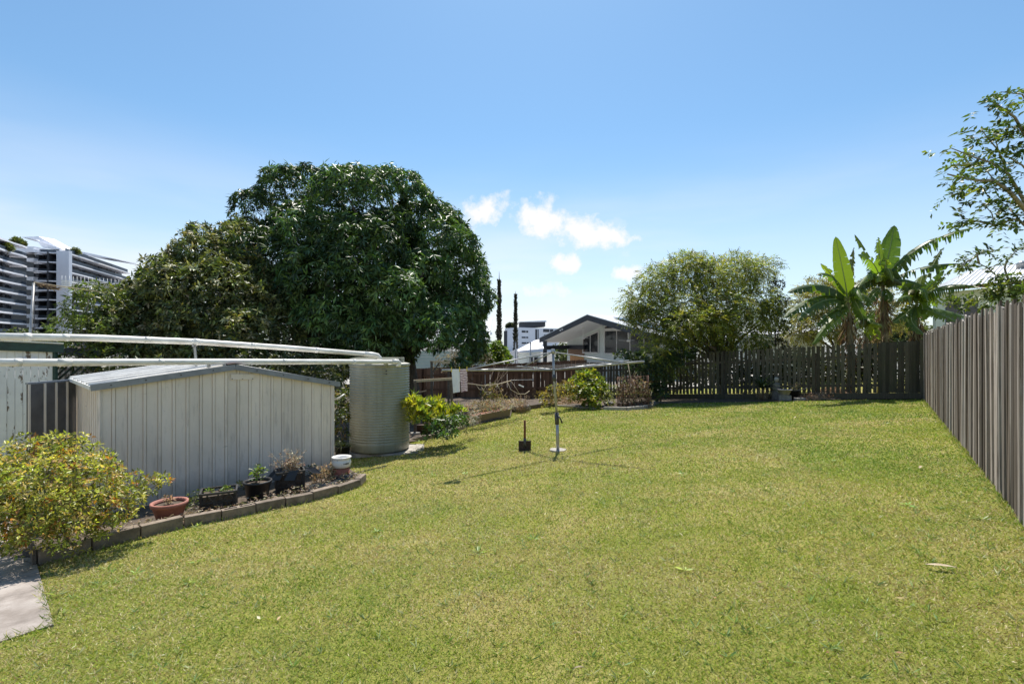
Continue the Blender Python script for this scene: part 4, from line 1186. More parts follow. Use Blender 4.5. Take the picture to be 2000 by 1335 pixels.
# ------------------------------------------------------------------ tree leaning in from the right edge
TR_ = thing('overhanging_tree', (11.2, 9.8, g(11.2, 9.8)), 'open branched tree with drooping leaflets leaning in from the right edge', 'tree')
mb = MB()
QZ = lambda x, y, Y: at(1700 + x / 4.046, 130 + y / 4.046, Y)
br = [([(1420, 1500), (1330, 1280), (1214, 1120), (1100, 990), (980, 900), (860, 900), (690, 870), (610, 850)], .05), ([(1330, 1280), (1190, 1020), (1090, 850), (960, 760), (830, 720), (640, 645)], .035),
      ([(1190, 1020), (1090, 850), (1010, 660), (930, 570), (880, 500)], .022), ([(1010, 660), (985, 560), (960, 480)], .012), ([(1400, 1420), (1160, 1200), (980, 1250), (800, 1215), (720, 1190)], .028),
      ([(980, 1250), (960, 1160), (890, 1080), (800, 1060)], .012), ([(1100, 1120), (1160, 1200)], .02), ([(1420, 1300), (1300, 900), (1250, 600), (1140, 400), (1000, 300), (900, 320)], .04), ([(1250, 600), (1300, 400), (1200, 220), (1030, 200)], .025),
      ([(1300, 900), (1200, 780), (1100, 720), (1000, 700)], .02), ([(980, 900), (900, 800), (760, 690)], .012), ([(860, 900), (760, 960), (660, 990)], .008), ([(1100, 990), (980, 960), (820, 950)], .01), ([(1214, 1120), (1100, 1080), (1020, 1100)], .012),
      ([(1330, 700), (1290, 560), (1220, 480), (1130, 520)], .02)]
ends, edirs = [], []
for pts, r in br:
    Y0 = 9.6 + random.uniform(-.3, .3)
    w_ = [QZ(x, y, Y0 - .25 * i + random.uniform(-.12, .12)) for i, (x, y) in enumerate(pts)]
    mb.tube(w_, [r * (1 - .8 * i / (len(w_) - 1)) for i in range(len(w_))], 7)
    L_ = len(w_)
    for q in np.linspace(.35, 1.0, 13 if L_ > 4 else 7):
        i = min(int(q * (L_ - 1)), L_ - 2); f = q * (L_ - 1) - i
        p = lerp(w_[i], w_[i + 1], f); dd = (w_[i + 1] - w_[i]).normalized()
        for _ in range(2):
            ends.append(np.array(p + Vector((random.gauss(0, .05), random.gauss(0, .12), random.gauss(0, .05)))))
            d2 = dd * .7 + Vector((random.gauss(0, .6), random.gauss(0, .6), random.gauss(.1, .45))); edirs.append(np.array(d2.normalized()))
b_ = Vector((11.2, 9.8, g(11.2, 9.8)))
mb.tube([b_, b_ + Vector((.1, 0, 1.2)), QZ(1420, 1500, 9.6), QZ(1420, 1300, 9.5)], [.11, .09, .06, .045], 9)
mb.build('trunk', MT['bark_pale'], TR_)
P = np.array(ends); D = np.array(edirs)
chs = sprays(P, D, (.14, .30), 9, (.08, .135), (.36, .48), [(.06, .10, .022), (.09, .135, .028), (.15, .2, .035), (.05, .08, .024)], .9, w=[.3, .35, .15, .2])
leaves_obj('crown', chs, MT['leaf'], TR_)
# lower boughs of the same kind of tree, rising behind the right fence
lo_ = thing('low_fence_tree', (10.6, 10.4, g(10.6, 10.4)), 'leafy bough rising just behind the top of the right fence', 'tree')
WZ = lambda x, y, Y: at(1740 + x / 4.769, 420 + y / 4.769, Y)
mb = MB(); ends, edirs = [], []
for pts, Y0 in (([(1180, 900), (1100, 620), (980, 560), (900, 490), (820, 450), (740, 420), (660, 380)], 10.6), ([(1100, 620), (1060, 500), (1080, 420), (1180, 320), (1260, 300)], 10.4), ([(820, 450), (800, 360), (860, 340), (940, 340)], 10.2), ([(740, 420), (690, 440), (640, 490)], 10.3)):
    w_ = [WZ(x, y, Y0 + random.uniform(-.1, .1)) for x, y in pts]
    mb.tube(w_, [.022 * (1 - .8 * i / (len(w_) - 1)) for i in range(len(w_))], 6)
    for q in np.linspace(.3, 1, 12):
        i = min(int(q * (len(w_) - 1)), len(w_) - 2); p = lerp(w_[i], w_[i + 1], q * (len(w_) - 1) - i); dd = (w_[i + 1] - w_[i]).normalized()
        for _ in range(1):
            ends.append(np.array(p)); edirs.append(np.array(dd * .6 + Vector((random.gauss(0, .6), random.gauss(0, .6), random.gauss(0, .45)))))
mb.tube([Vector((10.6, 10.4, g(10.6, 10.4))), WZ(1180, 900, 10.6)], [.05, .024], 7)
mb.build('trunk', MT['bark_pale'], lo_)
chs = sprays(np.array(ends), np.array(edirs), (.16, .3), 10, (.075, .12), (.34, .46), [(.05, .085, .02), (.075, .115, .024), (.12, .16, .03)], .8)
cl_ = [(np.array(WZ(x, y, Y)), (r, r, r * .75)) for x, y, Y, r in ((960, 760, 10.6, .42), (1090, 720, 10.4, .4), (1180, 680, 10.2, .4), (1050, 650, 10.7, .35), (900, 820, 10.8, .24), (640, 810, 12.2, .28), (720, 850, 12.0, .24), (560, 790, 12.5, .22))]
P, N, K = clump_tips(cl_, 30, -.7, .6)
chs += whorls(P, N, 7, (.07, .13), (.4, .52), [(.07, .11, .025), (.11, .15, .03), (.16, .2, .04), (.05, .08, .025)], .2)
leaves_obj('crown', chs, MT['leaf'], lo_)
# ------------------------------------------------------------------ rotary clothes hoist
HB = gp(1090, 880); HB2 = Vector((HB.x, HB.y, HB.z))
HY = HB.y
hub_lo = at(1082, 722, HY); hub_hi = at(1080, 684, HY)
HO = thing('clothes_hoist', HB2, 'grey steel rotary clothes hoist standing in the middle of the lawn', 'clothes hoist')
MB().tube([HB2 - Vector((0, 0, .1)), at(1088, 815, HY)], .030, 14).build('outer_pole', MT['galv'], HO)
MB().tube([at(1088, 815, HY), at(1082, 740, HY), hub_hi], .023, 14).build('inner_pole', MT['galv'], HO)
MB().tube([at(1088, 828, HY), at(1087.2, 806, HY)], .040, 14).build('winder_box', MT['steel_dark'], HO)
MB().tube([at(1090, 811, HY - .03), at(1094, 816, HY - .06), at(1098, 826, HY - .07)], [.012, .011, .016], 8).build('crank_handle', MT['black_plastic'], HO)
MB().tube([at(1082.3, 744, HY), at(1081.5, 731, HY)], .034, 12).build('collar', MT['steel_dark'], HO)
MB().tube([at(1080, 690, HY), at(1080, 681, HY)], .034, 12).build('hub_cap', MT['galv'], HO)
tips = [at(863, 722.5, 8.05), at(1258, 705.5, 7.75), at(1228, 704, 10.0), at(1010, 715, 10.5)]
tips = [Vector(t) for t in tips]
for t in tips:
    MB().tube([hub_lo, t], .017, 10).build('arm', MT['galv'], HO)
    q = lerp(hub_lo, t, .80)
    MB().tube([hub_hi + Vector((0, 0, -.03)), q + Vector((0, 0, .012))], .011, 8).build('stay', MT['galv'], HO)
order = [0, 1, 2, 3]
wire = MB()
for f in (1.0, .82, .64, .46):
    for a in range(4):
        p, q = lerp(hub_lo, tips[order[a]], f), lerp(hub_lo, tips[order[(a + 1) % 4]], f)
        m = lerp(p, q, .5) - Vector((0, 0, .012))
        wire.tube([p, m, q], .0018 if f < 1 else .0026, 5, False)
wire.build('line_wire', MT['steel_dark'], HO)
# concrete foot
mb = MB(); n = 18
pts = [Vector((HB.x + .155 * math.cos(6.283 * k / n) * (1 + .08 * math.sin(k * 2.1)) * 1.0, HB.y + .02 + .15 * math.sin(6.283 * k / n) * (1 + .06 * math.cos(k * 1.7)), g(HB.x, HB.y) - .02)) for k in range(n)]
mb.prism(pts, (0, 0, .045))
tag(mb.build('concrete_footing', MT['concrete']), 'round concrete footing at the base of the clothes hoist', 'footing')
# towels hung on the outer line between the near left and near right arm tips
def towel(name, px0, px1, pyb, label, mat):
    a, b = tips[0], tips[1]
    def on(px):
        lo, hi = 0., 1.
        for _ in range(40):
            m = (lo + hi) / 2; p = lerp(a, b, m)
            if 1000 + p.x / p.y * F < px: lo = m
            else: hi = m
        return lerp(a, b, lo)
    p0, p1 = on(px0), on(px1)
    mb = MB(); nu, nv = 10, 16; vs, fs = [], []
    d = (p1 - p0).normalized(); nrm = Vector((d.y, -d.x, 0))
    H = (pyb - 722) / F * p0.y
    for side in (0, 1):
        for j in range(nv + 1):
            for i in range(nu + 1):
                u, v = i / nu, j / nv
                hh = H * (1 if side == 0 else .55) * (1 - .04 * u)
                wv = .012 * math.sin(u * 9 + v * 1.5) * v
                p = lerp(p0, p1, .5 + (u - .5) * (1 - .16 * v)) + nrm * ((.006 if side == 0 else -.008) + wv) - Vector((0, 0, v * hh - .004)) + d * .02 * v
                vs.append(p)
        o_ = side * (nu + 1) * (nv + 1)
        fs += [(o_ + j * (nu + 1) + i, o_ + j * (nu + 1) + i + 1, o_ + (j + 1) * (nu + 1) + i + 1, o_ + (j + 1) * (nu + 1) + i) for j in range(nv) for i in range(nu)]
    mb.add(vs, fs, True)
    o = mb.build(name, mat, None, p0)
    tag(o, label, 'towel')
    return p0, p1
def towel_mat():
    t = NT('pink_scribble_cloth'); v = t.coords((1, 1, 1))
    w = t.new('ShaderNodeTexWave', wave_type='RINGS'); w.inputs['Scale'].default_value = 9; w.inputs['Distortion'].default_value = 7; w.inputs['Detail'].default_value = 2
    t.link(v, w.inputs['Vector'])
    c = t.ramp(w.outputs['Fac'], [(.0, (.25, .12, .15)), (.14, (.30, .15, .17)), (.24, (.66, .50, .53)), (1, (.72, .58, .60))])
    return t.done(c, .9, 0, .2)
ta = towel('white_towel', 882, 897.5, 768, 'narrow white tea towel pegged to the left end of the clothes hoist', plain('white_cloth', (.78, .78, .80), (.68, .68, .72), 5, .9))
tb = towel('patterned_towel', 898, 912, 767, 'narrow pink patterned tea towel pegged beside the white one', towel_mat())
MT['peg'] = plain('yellow_peg_plastic', (.75, .55, .05), (.6, .42, .04), 5, .4)
for p, lab in ((ta[0], 'yellow clothes peg at the outer corner of the white towel'), (ta[1], 'yellow clothes peg where the two towels meet'), (tb[1], 'yellow clothes peg at the inner corner of the pink towel')):
    o = thing('clothes_peg', p, lab, 'clothes peg', 'yellow pegs on the hoist line')
    for s_ in (-1, 1):
        MB().bar(p + Vector((0, s_ * .009, -.035)), p + Vector((0, s_ * .005, .04)), .012, .007).build('peg_leg', MT['peg'], o)
# spade
sp = gp(1025, 880)
SPD = thing('spade', sp, 'short handled digging spade standing blade down in the lawn', 'spade')
mb = MB(); t0 = sp + Vector((0, 0, -.03))
n = 7; vs = []
for j in range(5):
    for i in range(n):
        u = (i / (n - 1) - .5); z = .24 * j / 4 - .05
        ww = .235 if j > 0 else .20
        vs.append(sp + Vector((u * ww, -.02 + .035 * (2 * u) ** 2 * 1, z)))
fs = [(j * n + i, j * n + i + 1, (j + 1) * n + i + 1, (j + 1) * n + i) for j in range(4) for i in range(n - 1)]
mb.add(vs, fs, True); mb.add([Vector(v) + Vector((0, .006, 0)) for v in vs], [f[::-1] for f in fs], True)
mb.bar(sp + Vector((-.118, .012, .185)), sp + Vector((-.03, -.015, .185)), .03, .012); mb.bar(sp + Vector((.03, -.015, .185)), sp + Vector((.118, .012, .185)), .03, .012)
mb.build('blade', plain('rusty_blade', (.07, .045, .035), (.03, .022, .02), 16, .7, .4, metal=.4), SPD)
MB().tube([sp + Vector((0, -.012, .08)), sp + Vector((0, .0, .24))], [.03, .026], 10).build('ferrule', MT['steel_dark'], SPD)
MB().tube([sp + Vector((0, .0, .22)), sp + Vector((0, .012, .40)), sp + Vector((0, .016, .575))], [.021, .022, .022], 10).build('handle', wood('red_brown_handle', (.30, .13, .06), (.19, .08, .035), (.07, .03, .02), (1, 1)), SPD)

# ------------------------------------------------------------------ things along the shed bed
def shrub_leaves(name, P, N, k, L, W, cols, mat, parent, **kw):
    return leaves_obj(name, whorls(P, N, k, L, W, cols, **kw), MT[mat], parent)
az_cl = [(np.array(at(px, py, Y)), (r, r, r * .8)) for px, py, Y, r in ((40, 905, 5.3, .30), (95, 880, 5.5, .26), (150, 900, 5.5, .30), (100, 940, 5.0, .36), (190, 935, 5.3, .32), (30, 960, 4.9, .34), (250, 955, 5.4, .24), (160, 985, 4.95, .36),
        (80, 1005, 4.8, .33), (225, 990, 5.1, .26), (140, 1030, 4.85, .28), (-30, 930, 5.0, .34), (150, 862, 5.8, .13), (45, 865, 5.6, .13), (292, 945, 5.5, .14), (322, 938, 5.6, .08), (200, 905, 5.7, .2), (105, 868, 5.9, .13), (200, 1020, 5.0, .18), (60, 1040, 4.7, .2), (-20, 990, 4.7, .26), (-70, 960, 4.9, .34), (0, 1030, 4.75, .26), (-60, 1020, 4.6, .28), (20, 1062, 4.75, .16))]
AZ = thing('azalea_bush', tuple(gp(140, 1075)), 'sprawling azalea bush with orange and yellow green leaves in front of the shed door', 'bush')
P, N, K = clump_tips(az_cl, 165, -.85, .6, .5)
shrub_leaves('foliage', P, N, 6, (.032, .06), (.36, .48), [(.34, .36, .07), (.46, .45, .10), (.20, .23, .05), (.46, .20, .05), (.58, .42, .17), (.10, .12, .04)], 'leaf', AZ, droop=.05, tilt=(35, 95), w=[.29, .23, .15, .06, .13, .14])
mb = limbs(gp(140, 1075), [Vector(c[0]) for c in az_cl], .022, .004, 5, .06, .3)
k_ = rng.choice(len(P), 500, False)
tw = twigs_mesh(P[k_], -N[k_], (.08, .2), .0022, 3, 0); mb.add(tw.v, tw.f, True)
mb.build('stems', MT['twig'], AZ)

def pot(name, c, r0, r1, h, label, mat, rim=.02, cat='plant pot', soil=True, n=28):
    o = thing(name, c, label, cat)
    MB().lathe([(r0 * .96, 0), (r0, .01), (r1 * .97, h - rim * 1.6), (r1 * 1.06, h - rim * 1.5), (r1 * 1.08, h), (r1 * .94, h), (r1 * .90, h - .03)], c, n, True, False).build('body', mat, o)
    if soil: MB().lathe([(r1 * .93, h - .045), (r1 * .5, h - .035), (.001, h - .03)], c, n, False, True).build('soil', MT['soil'], o)
    return o
def soilz(p): return Vector((p.x, p.y, g(p.x, p.y) + .05))
def sp_(px, Y): p = at(px, 0, Y); return Vector((p.x, p.y, g(p.x, p.y) + .045))
tp = sp_(331, 6.05)
MT['terra_pot'] = plain('dusty_pink_terracotta', (.40, .165, .125), (.27, .11, .085), 7, .7, .25)
pot('terracotta_bowl', tp, .125, .185, .235, 'wide pinkish terracotta bowl beside the azalea bush', MT['terra_pot'], .028)
def sprout(name, c, label, n, h, cols, L=(.04, .08), mat='leaf', cat='plant', spread=.06):
    o = thing(name, c, label, cat)
    mb = MB(); P, N = [], []
    for i in range(n):
        a = random.uniform(0, 6.283); e = c + Vector((math.cos(a) * spread * random.uniform(.3, 1), math.sin(a) * spread * random.uniform(.3, 1), h * random.uniform(.55, 1)))
        s_ = c + Vector((random.uniform(-1, 1) * spread * .5, random.uniform(-1, 1) * spread * .5, -.02))
        mb.tube([s_, lerp(s_, e, .5) + Vector((random.uniform(-.02, .02), 0, .01)), e], [.004, .003, .002], 4)
        for q in (.45, .7, .85, 1.0):
            P.append(lerp(s_, e, q)); N.append(Vector((random.gauss(0, .5), random.gauss(0, .5), 1)).normalized())
    mb.build('stems', MT['twig'], o)
    leaves_obj('foliage', whorls(np.array(P), np.array(N), 5, L, (.35, .5), cols, .1, (30, 100)), MT[mat], o)
    return o
sprout('seedling', tp + Vector((0, 0, .2)), 'tiny wilted seedling in the terracotta bowl', 3, .12, [(.3, .22, .12), (.4, .3, .16)], (.03, .05), 'leaf_dry')
# milk crates
def crate(c, rz, label, w=.40, d=.31, h=.27):
    o = thing('milk_crate', c, label, 'milk crate', 'black milk crates by the shed wall')
    Rm = Matrix.Rotation(rz, 3, 'Z')
    def T(x, y, z): return c + Rm @ Vector((x, y, z))
    t = .012
    for sx in (-1, 1):
        for sy in (-1, 1):
            MB().bar(T(sx * (w / 2 - .012), sy * (d / 2 - .012), 0), T(sx * (w / 2 - .012), sy * (d / 2 - .012), h), .028, .028).build('corner_post', MT['crate'], o)
    mb = MB()
    mb.hexa([T(-w / 2, -d / 2, 0), T(w / 2, -d / 2, 0), T(w / 2, d / 2, 0), T(-w / 2, d / 2, 0), T(-w / 2, -d / 2, .015), T(w / 2, -d / 2, .015), T(w / 2, d / 2, .015), T(-w / 2, d / 2, .015)])
    mb.build('base', MT['crate'], o)
    for (a, b) in (((-1, -1), (1, -1)), ((1, -1), (1, 1)), ((1, 1), (-1, 1)), ((-1, 1), (-1, -1))):
        p = lambda f, z: T((a[0] + (b[0] - a[0]) * f) * w / 2, (a[1] + (b[1] - a[1]) * f) * d / 2, z)
        mb = MB()
        mb.bar(p(0, h - .012), p(1, h - .012), .022, .026)
        for z in (.03, .085, .145): mb.bar(p(.03, z), p(.97, z), .008, .012)
        for f in np.linspace(.08, .92, 11): mb.bar(p(f, .02), p(f, .15), .008, .009)
        for f0, f1 in ((.06, .2), (.36, .2), (.36, .5), (.64, .5), (.64, .8), (.94, .8)):   # zig-zag braces under the rim
            mb.bar(p(f0, .152), p(f1, h - .03), .008, .012)
        mb.bar(p(.36, .105), p(.64, .105), .010, .055)
        mb.build('side', MT['crate'], o)
    mb = MB(); mb.hexa([T(-w / 2 + .025, -d / 2 + .025, .02), T(w / 2 - .025, -d / 2 + .025, .02), T(w / 2 - .025, d / 2 - .025, .02), T(-w / 2 + .025, d / 2 - .025, .02),
                        T(-w / 2 + .025, -d / 2 + .025, h - .05), T(w / 2 - .025, -d / 2 + .025, h - .04), T(w / 2 - .025, d / 2 - .025, h - .05), T(-w / 2 + .025, d / 2 - .025, h - .045)])
    mb.build('soil_fill', MT['soil'], o)
    return T
MT['crate'] = plain('scuffed_black_crate', (.035, .034, .033), (.018, .018, .018), 12, .5, .2)
c1 = sp_(428, 6.45); rzs = math.atan2(EX.y, EX.x) - .35
T1 = crate(c1, rzs, 'black plastic milk crate with low green sprouts, between the terracotta bowl and black pot')
simple_bush('sprouts', 'low bright green sprouts in the left milk crate', 'plant', [(np.array(T1(.07, 0, .25)), (.09, .08, .05)), (np.array(T1(-.1, 0, .24)), (.07, .07, .03))], T1(0, 0, .22), 260, 6, (.025, .05), (.4, .6), [(.16, .25, .04), (.10, .16, .03), (.22, .30, .05)], stem=.004)
bp = sp_(503, 6.95)
pot('black_pot', bp, .135, .175, .26, 'round black plastic pot between the two milk crates', MT['black_plastic'], .02)
sprout('leafy_seedling', bp + Vector((0, 0, .22)), 'upright young chilli plant growing in the round black pot', 6, .26, [(.13, .20, .05), (.2, .27, .06), (.08, .13, .04)], (.04, .085), spread=.1)
c2 = sp_(566, 7.45)
T2 = crate(c2, rzs + .05, 'black plastic milk crate full of dead stalks, right of the black pot', .38, .31, .30)
def drystalks(name, c, label, n, h, spread, cat='dead plant', cols=None, lf=6):
    o = thing(name, c, label, cat)
    mb = MB(); P, N = [], []
    for i in range(n):
        a = random.uniform(0, 6.283); r = spread * random.random()
        s_ = c + Vector((math.cos(a) * r, math.sin(a) * r * .7, -.02)); a2 = random.uniform(0, 6.283)
        e = s_ + Vector((math.cos(a2) * h * random.uniform(.1, .7), math.sin(a2) * h * .5 * random.random(), h * random.uniform(.3, 1)))
        mb.tube([s_, lerp(s_, e, .5) + Vector((random.uniform(-.03, .03), random.uniform(-.03, .03), .03)), e], [.0045, .0035, .002], 4)
        for q in np.linspace(.5, 1, lf): P.append(np.array(lerp(s_, e, q))); N.append(rand_dirs(1)[0])
    mb.build('stems', MT['straw_stem'], o)
    leaves_obj('foliage', whorls(np.array(P), np.array(N), 3, (.02, .05), (.25, .5), cols or [(.42, .33, .22), (.52, .44, .32), (.3, .2, .12)], .2, (20, 120)), MT['leaf_dry'], o)
    return o
MT['straw_stem'] = plain('straw_stalk', (.46, .38, .27), (.3, .23, .15), 20, .9)
drystalks('dead_stalks', T2(0, 0, .27), 'tangle of pale dead stalks sticking out of the right milk crate', 34, .34, .15)
mb = MB()
for (x0, y0, x1, z1) in ((-.2, -.13, -.30, .22), (-.02, -.17, -.1, .2), (.2, -.1, .3, .24), (-.19, .1, -.3, .21)):
    a, b = T2(x0, y0, .315), T2(x0 + .13, y0, .318); d_ = T2(x1, y0 - .05, z1); e_ = T2(x1 + .14, y0 - .05, z1 - .02)
    mb.add([a, b, e_, d_], [(0, 1, 2, 3)]); mb.add([a - Vector((0, 0, .003)), b - Vector((0, 0, .003)), e_ - Vector((0, 0, .003)), d_ - Vector((0, 0, .003))], [(3, 2, 1, 0)])
tag(mb.build('plastic_flaps', MT['black_plastic'], None, T2(0, 0, .3)), 'torn black plastic flaps hanging over the rim of the right milk crate', 'plastic sheet')
# white ceramic pot standing on a clay pipe
wp = sp_(667, 7.95); wp.z -= .03
clay = thing('clay_pipe', wp, 'brown clay pipe stub under the white pot at the shed corner', 'clay pipe')
MB().lathe([(.125, 0), (.125, .21), (.11, .215), (.10, .215), (.10, .02)], wp, 28, True, False).build('body', MT['terracotta'], clay)
def wpot_mat():
    t = NT('white_glaze_marks'); v = t.coords((1, 1, 1))
    sp2 = t.noise(t.coords((18, 18, 30)), 1.0, 3)
    c = t.mix(t.ramp(sp2, [(.64, (0, 0, 0)), (.70, (.75, .75, .75))]), (.74, .72, .68), (.2, .17, .16))
    return t.done(c, .3)
wc = wp + Vector((0, 0, .217))
wpt = thing('white_pot', wc, 'squat white glazed pot with dark marks on top of the clay pipe', 'plant pot')
MB().lathe([(.10, 0), (.135, .02), (.148, .075), (.14, .12), (.125, .14), (.15, .158), (.152, .175), (.135, .176), (.115, .15), (.11, .06)], wc, 36, True, True).build('body', wpot_mat(), wpt)
mb = MB()
for k, (w_, h_) in enumerate(((.008, .022), (.02, .006), (.008, .022), (.014, .02), (.006, .02), (.016, .02))):
    a = -1.18 + k * .105; r_ = .1475
    p = wc + Vector((math.sin(a + 1.75) * r_, -math.cos(a + 1.75) * r_, .082))
    mb.box(p, (w_, .004, h_), Matrix.Rotation(a + 1.75, 3, 'Z'))
mb.build('dark_marks', MT['black_plastic'], wpt)
# black sheet, weeds and litter along the edging
mb = MB(); 
q0, q1 = sp_(600, 7.15), sp_(690, 8.1)
for k in range(8):
    a, b = lerp(q0, q1, k / 8), lerp(q0, q1, (k + 1) / 8)
    h1, h2 = .05 + .03 * math.sin(k * 1.3), .05 + .03 * math.sin((k + 1) * 1.3)
    w1 = Vector((-EY.x, -EY.y, 0)) * .10
    mb.hexa([a - w1, b - w1, b + w1, a + w1, a - w1 * .6 + Vector((0, 0, h1)), b - w1 * .6 + Vector((0, 0, h2)), b + w1 * .5 + Vector((0, 0, h2 + .02)), a + w1 * .5 + Vector((0, 0, h1 + .02))])
tag(mb.build('plastic_strip', MT['black_plastic'], None, q0), 'crumpled black plastic strip lying inside the edging near the white pot', 'plastic sheet')
drystalks('dry_weeds', sp_(640, 7.85), 'dry orange brown weeds at the right corner of the shed', 46, .3, .22, 'weeds', [(.42, .27, .12), (.5, .4, .22), (.3, .2, .1), (.22, .2, .07)], 7)
simple_bush('green_weeds', 'low green weeds against the shed wall beside the terracotta bowl', 'weeds', [(np.array(sp_(378, 6.5) + Vector((0, 0, .1))), (.12, .1, .12)), (np.array(sp_(395, 6.75) + Vector((0, 0, .12))), (.1, .1, .16))], tuple(sp_(385, 6.6)), 150, 6, (.03, .06), (.3, .5), [(.06, .08, .03), (.1, .12, .04)], stem=.004)
simple_bush('wall_weeds', 'low dark weeds against the shed wall between the black pot and right crate', 'weeds', [(np.array(sp_(480, 7.3) + Vector((0, 0, .1))), (.14, .1, .1)), (np.array(sp_(610, 8.15) + Vector((0, 0, .1))), (.14, .1, .12))], tuple(sp_(500, 7.45)), 150, 6, (.03, .06), (.3, .5), [(.06, .075, .03), (.09, .1, .04)], stem=.004)
# leaf litter along the bed
n = 2600
t_ = rng.random(n) * (len(SHED_EDGE) - 1); i_ = np.minimum(t_.astype(int), len(SHED_EDGE) - 2); SE = np.array(SHED_EDGE)
q = SE[i_] + (SE[i_ + 1] - SE[i_]) * (t_ - i_)[:, None] + np.array([EY.x, EY.y]) * (.09 + .5 * rng.random(n) ** 2)[:, None]
P = np.stack([q[:, 0], q[:, 1], gh(q[:, 0], q[:, 1]) + rng.uniform(.05, .09, n) + .07 * (rng.random(n) < .25)], 1)
D = rand_dirs(n); D[:, 2] *= .25
o = leaves_obj('leaf_litter', [leaf_arrays(P, D, rand_dirs(n, 1), rng.uniform(.025, .07, n), rng.uniform(.006, .02, n), pal(n, [(.34, .26, .17), (.5, .42, .32), (.2, .13, .08), (.14, .15, .05)], .2), .2)], MT['leaf_dry'])
tag(o, 'dry leaf litter scattered inside the shed bed edging', 'leaf litter', kind='stuff')

# ------------------------------------------------------------------ round the tank
# dried fern ball with a bare sapling in front of the tank
fb_ = gp(733, 889)
fern = thing('dry_fern', fb_, 'reddish brown dried fern clump at the foot of the tank', 'plant')
n = 900; a = rng.uniform(0, 6.283, n); e_ = rng.random(n)
P = np.array(fb_) + np.stack([np.cos(a) * .1 * rng.random(n), np.sin(a) * .08 * rng.random(n), .06 + .12 * e_], 1)
D = np.stack([np.cos(a), np.sin(a) * .8, rng.uniform(-.5, .9, n)], 1)
leaves_obj('foliage', [leaf_arrays(P, D, rand_dirs(n), rng.uniform(.12, .26, n), rng.uniform(.008, .02, n), pal(n, [(.10, .055, .045), (.16, .09, .07), (.06, .035, .03), (.2, .14, .11)], .2), .2)], MT['leaf_dry'], fern)
sap = thing('sapling', fb_ + Vector((-.02, -.03, .1)), 'thin bare grey sapling leaning against the tank with a tuft of leaves', 'sapling')
sY = fb_.y - .03
w_ = [fb_ + Vector((-.02, -.03, .1)), at(718, 845, sY), at(710, 825, sY), at(700, 808, sY), at(694, 795, sY)]
MB().tube(w_, [.012, .01, .008, .006, .003], 6).build('stem', MT['bark_pale'], sap)
P, N, K = clump_tips([(np.array(at(692, 783, sY)), (.12, .1, .09)), (np.array(at(706, 786, sY)), (.07, .06, .05)), (np.array(at(723, 836, sY)), (.06, .05, .05)), (np.array(at(752, 855, sY)), (.12, .06, .05))], 130, -1, .8)
leaves_obj('foliage', whorls(P, N, 3, (.02, .04), (.4, .55), [(.05, .065, .03), (.09, .10, .035), (.14, .12, .04)], .2), MT['leaf'], sap)
# potted strappy plant and other pots in the shade between shed and tank
pp = sp_(669, 9.9)
pot('shade_pot', pp, .12, .15, .24, 'small black pot in the shade between the shed and the tank', MT['black_plastic'], .015)
def strappy(name, c, label, n, L, W, cols, mat='leaf', up=(.4, 1.2), cat='plant', droopy=True):
    o = thing(name, c, label, cat)
    a = rng.uniform(0, 6.283, n); u = rng.uniform(*up, n); L_ = rng.uniform(*L, n)
    d = nrmz(np.stack([np.cos(a), np.sin(a), u], 1)); s_ = np.stack([-np.sin(a), np.cos(a), a * 0], 1)
    seg = 5; V, Fc, Cc = [], [], []
    cc = pal(n, cols, .2)
    for i in range(n):
        p = np.array(c) + np.array([random.uniform(-.03, .03), random.uniform(-.03, .03), 0]); dd = d[i].copy(); b = len(V)
        for k in range(seg + 1):
            ww = W * (1 - (k / seg) ** 2 * .95) * .5 * (1 if k else .6)
            V += [p - s_[i] * ww, p + s_[i] * ww]; Cc += [cc[i], cc[i]]
            p = p + dd * L_[i] / seg
            if droopy: dd[2] -= .28; dd /= np.linalg.norm(dd)
        Fc += [(b + 2 * k, b + 2 * k + 1, b + 2 * k + 3, b + 2 * k + 2) for k in range(seg)]
    og = ORG[o.name]
    me = bpy.data.meshes.new('foliage'); me.from_pydata([tuple(v - np.array(og)) for v in V], [], Fc)
    ca = me.color_attributes.new('Col', 'FLOAT_COLOR', 'POINT'); ca.data.foreach_set('color', np.concatenate([np.clip(np.array(Cc), .002, 1), np.ones((len(V), 1))], 1).astype(np.float32).ravel())
    me.materials.append(MT[mat]); me.update()
    link(bpy.data.objects.new('foliage', me), o, og)
    return o
strappy('spider_plant', pp + Vector((0, 0, .22)), 'strappy pale green plant in the small shaded pot', 70, (.2, .38), .014, [(.2, .25, .08), (.34, .38, .18), (.1, .14, .04)])
simple_bush('shade_shrub', 'small mixed shrub behind the shaded pot beside the tank', 'shrub', pix_clumps([(665, 815, 10.4, .3, .9), (672, 780, 10.8, .32, .9), (660, 850, 10.1, .18, .8)]), tuple(gp(668, 872)), 70, 6, (.06, .11), (.3, .45), [(.06, .09, .025), (.12, .15, .04), (.04, .06, .02), (.2, .14, .06)], stem=.01)
mb = MB(); mb.tube([at(652, 779, 9.2), at(662, 777, 9.2), at(673, 769, 9.25)], [.02, .018, .012], 8)
tag(mb.build('hose_offcut', MT['pvc'], None, at(652, 779, 9.2)), 'short curved pale hose sticking out behind the shed corner', 'hose')

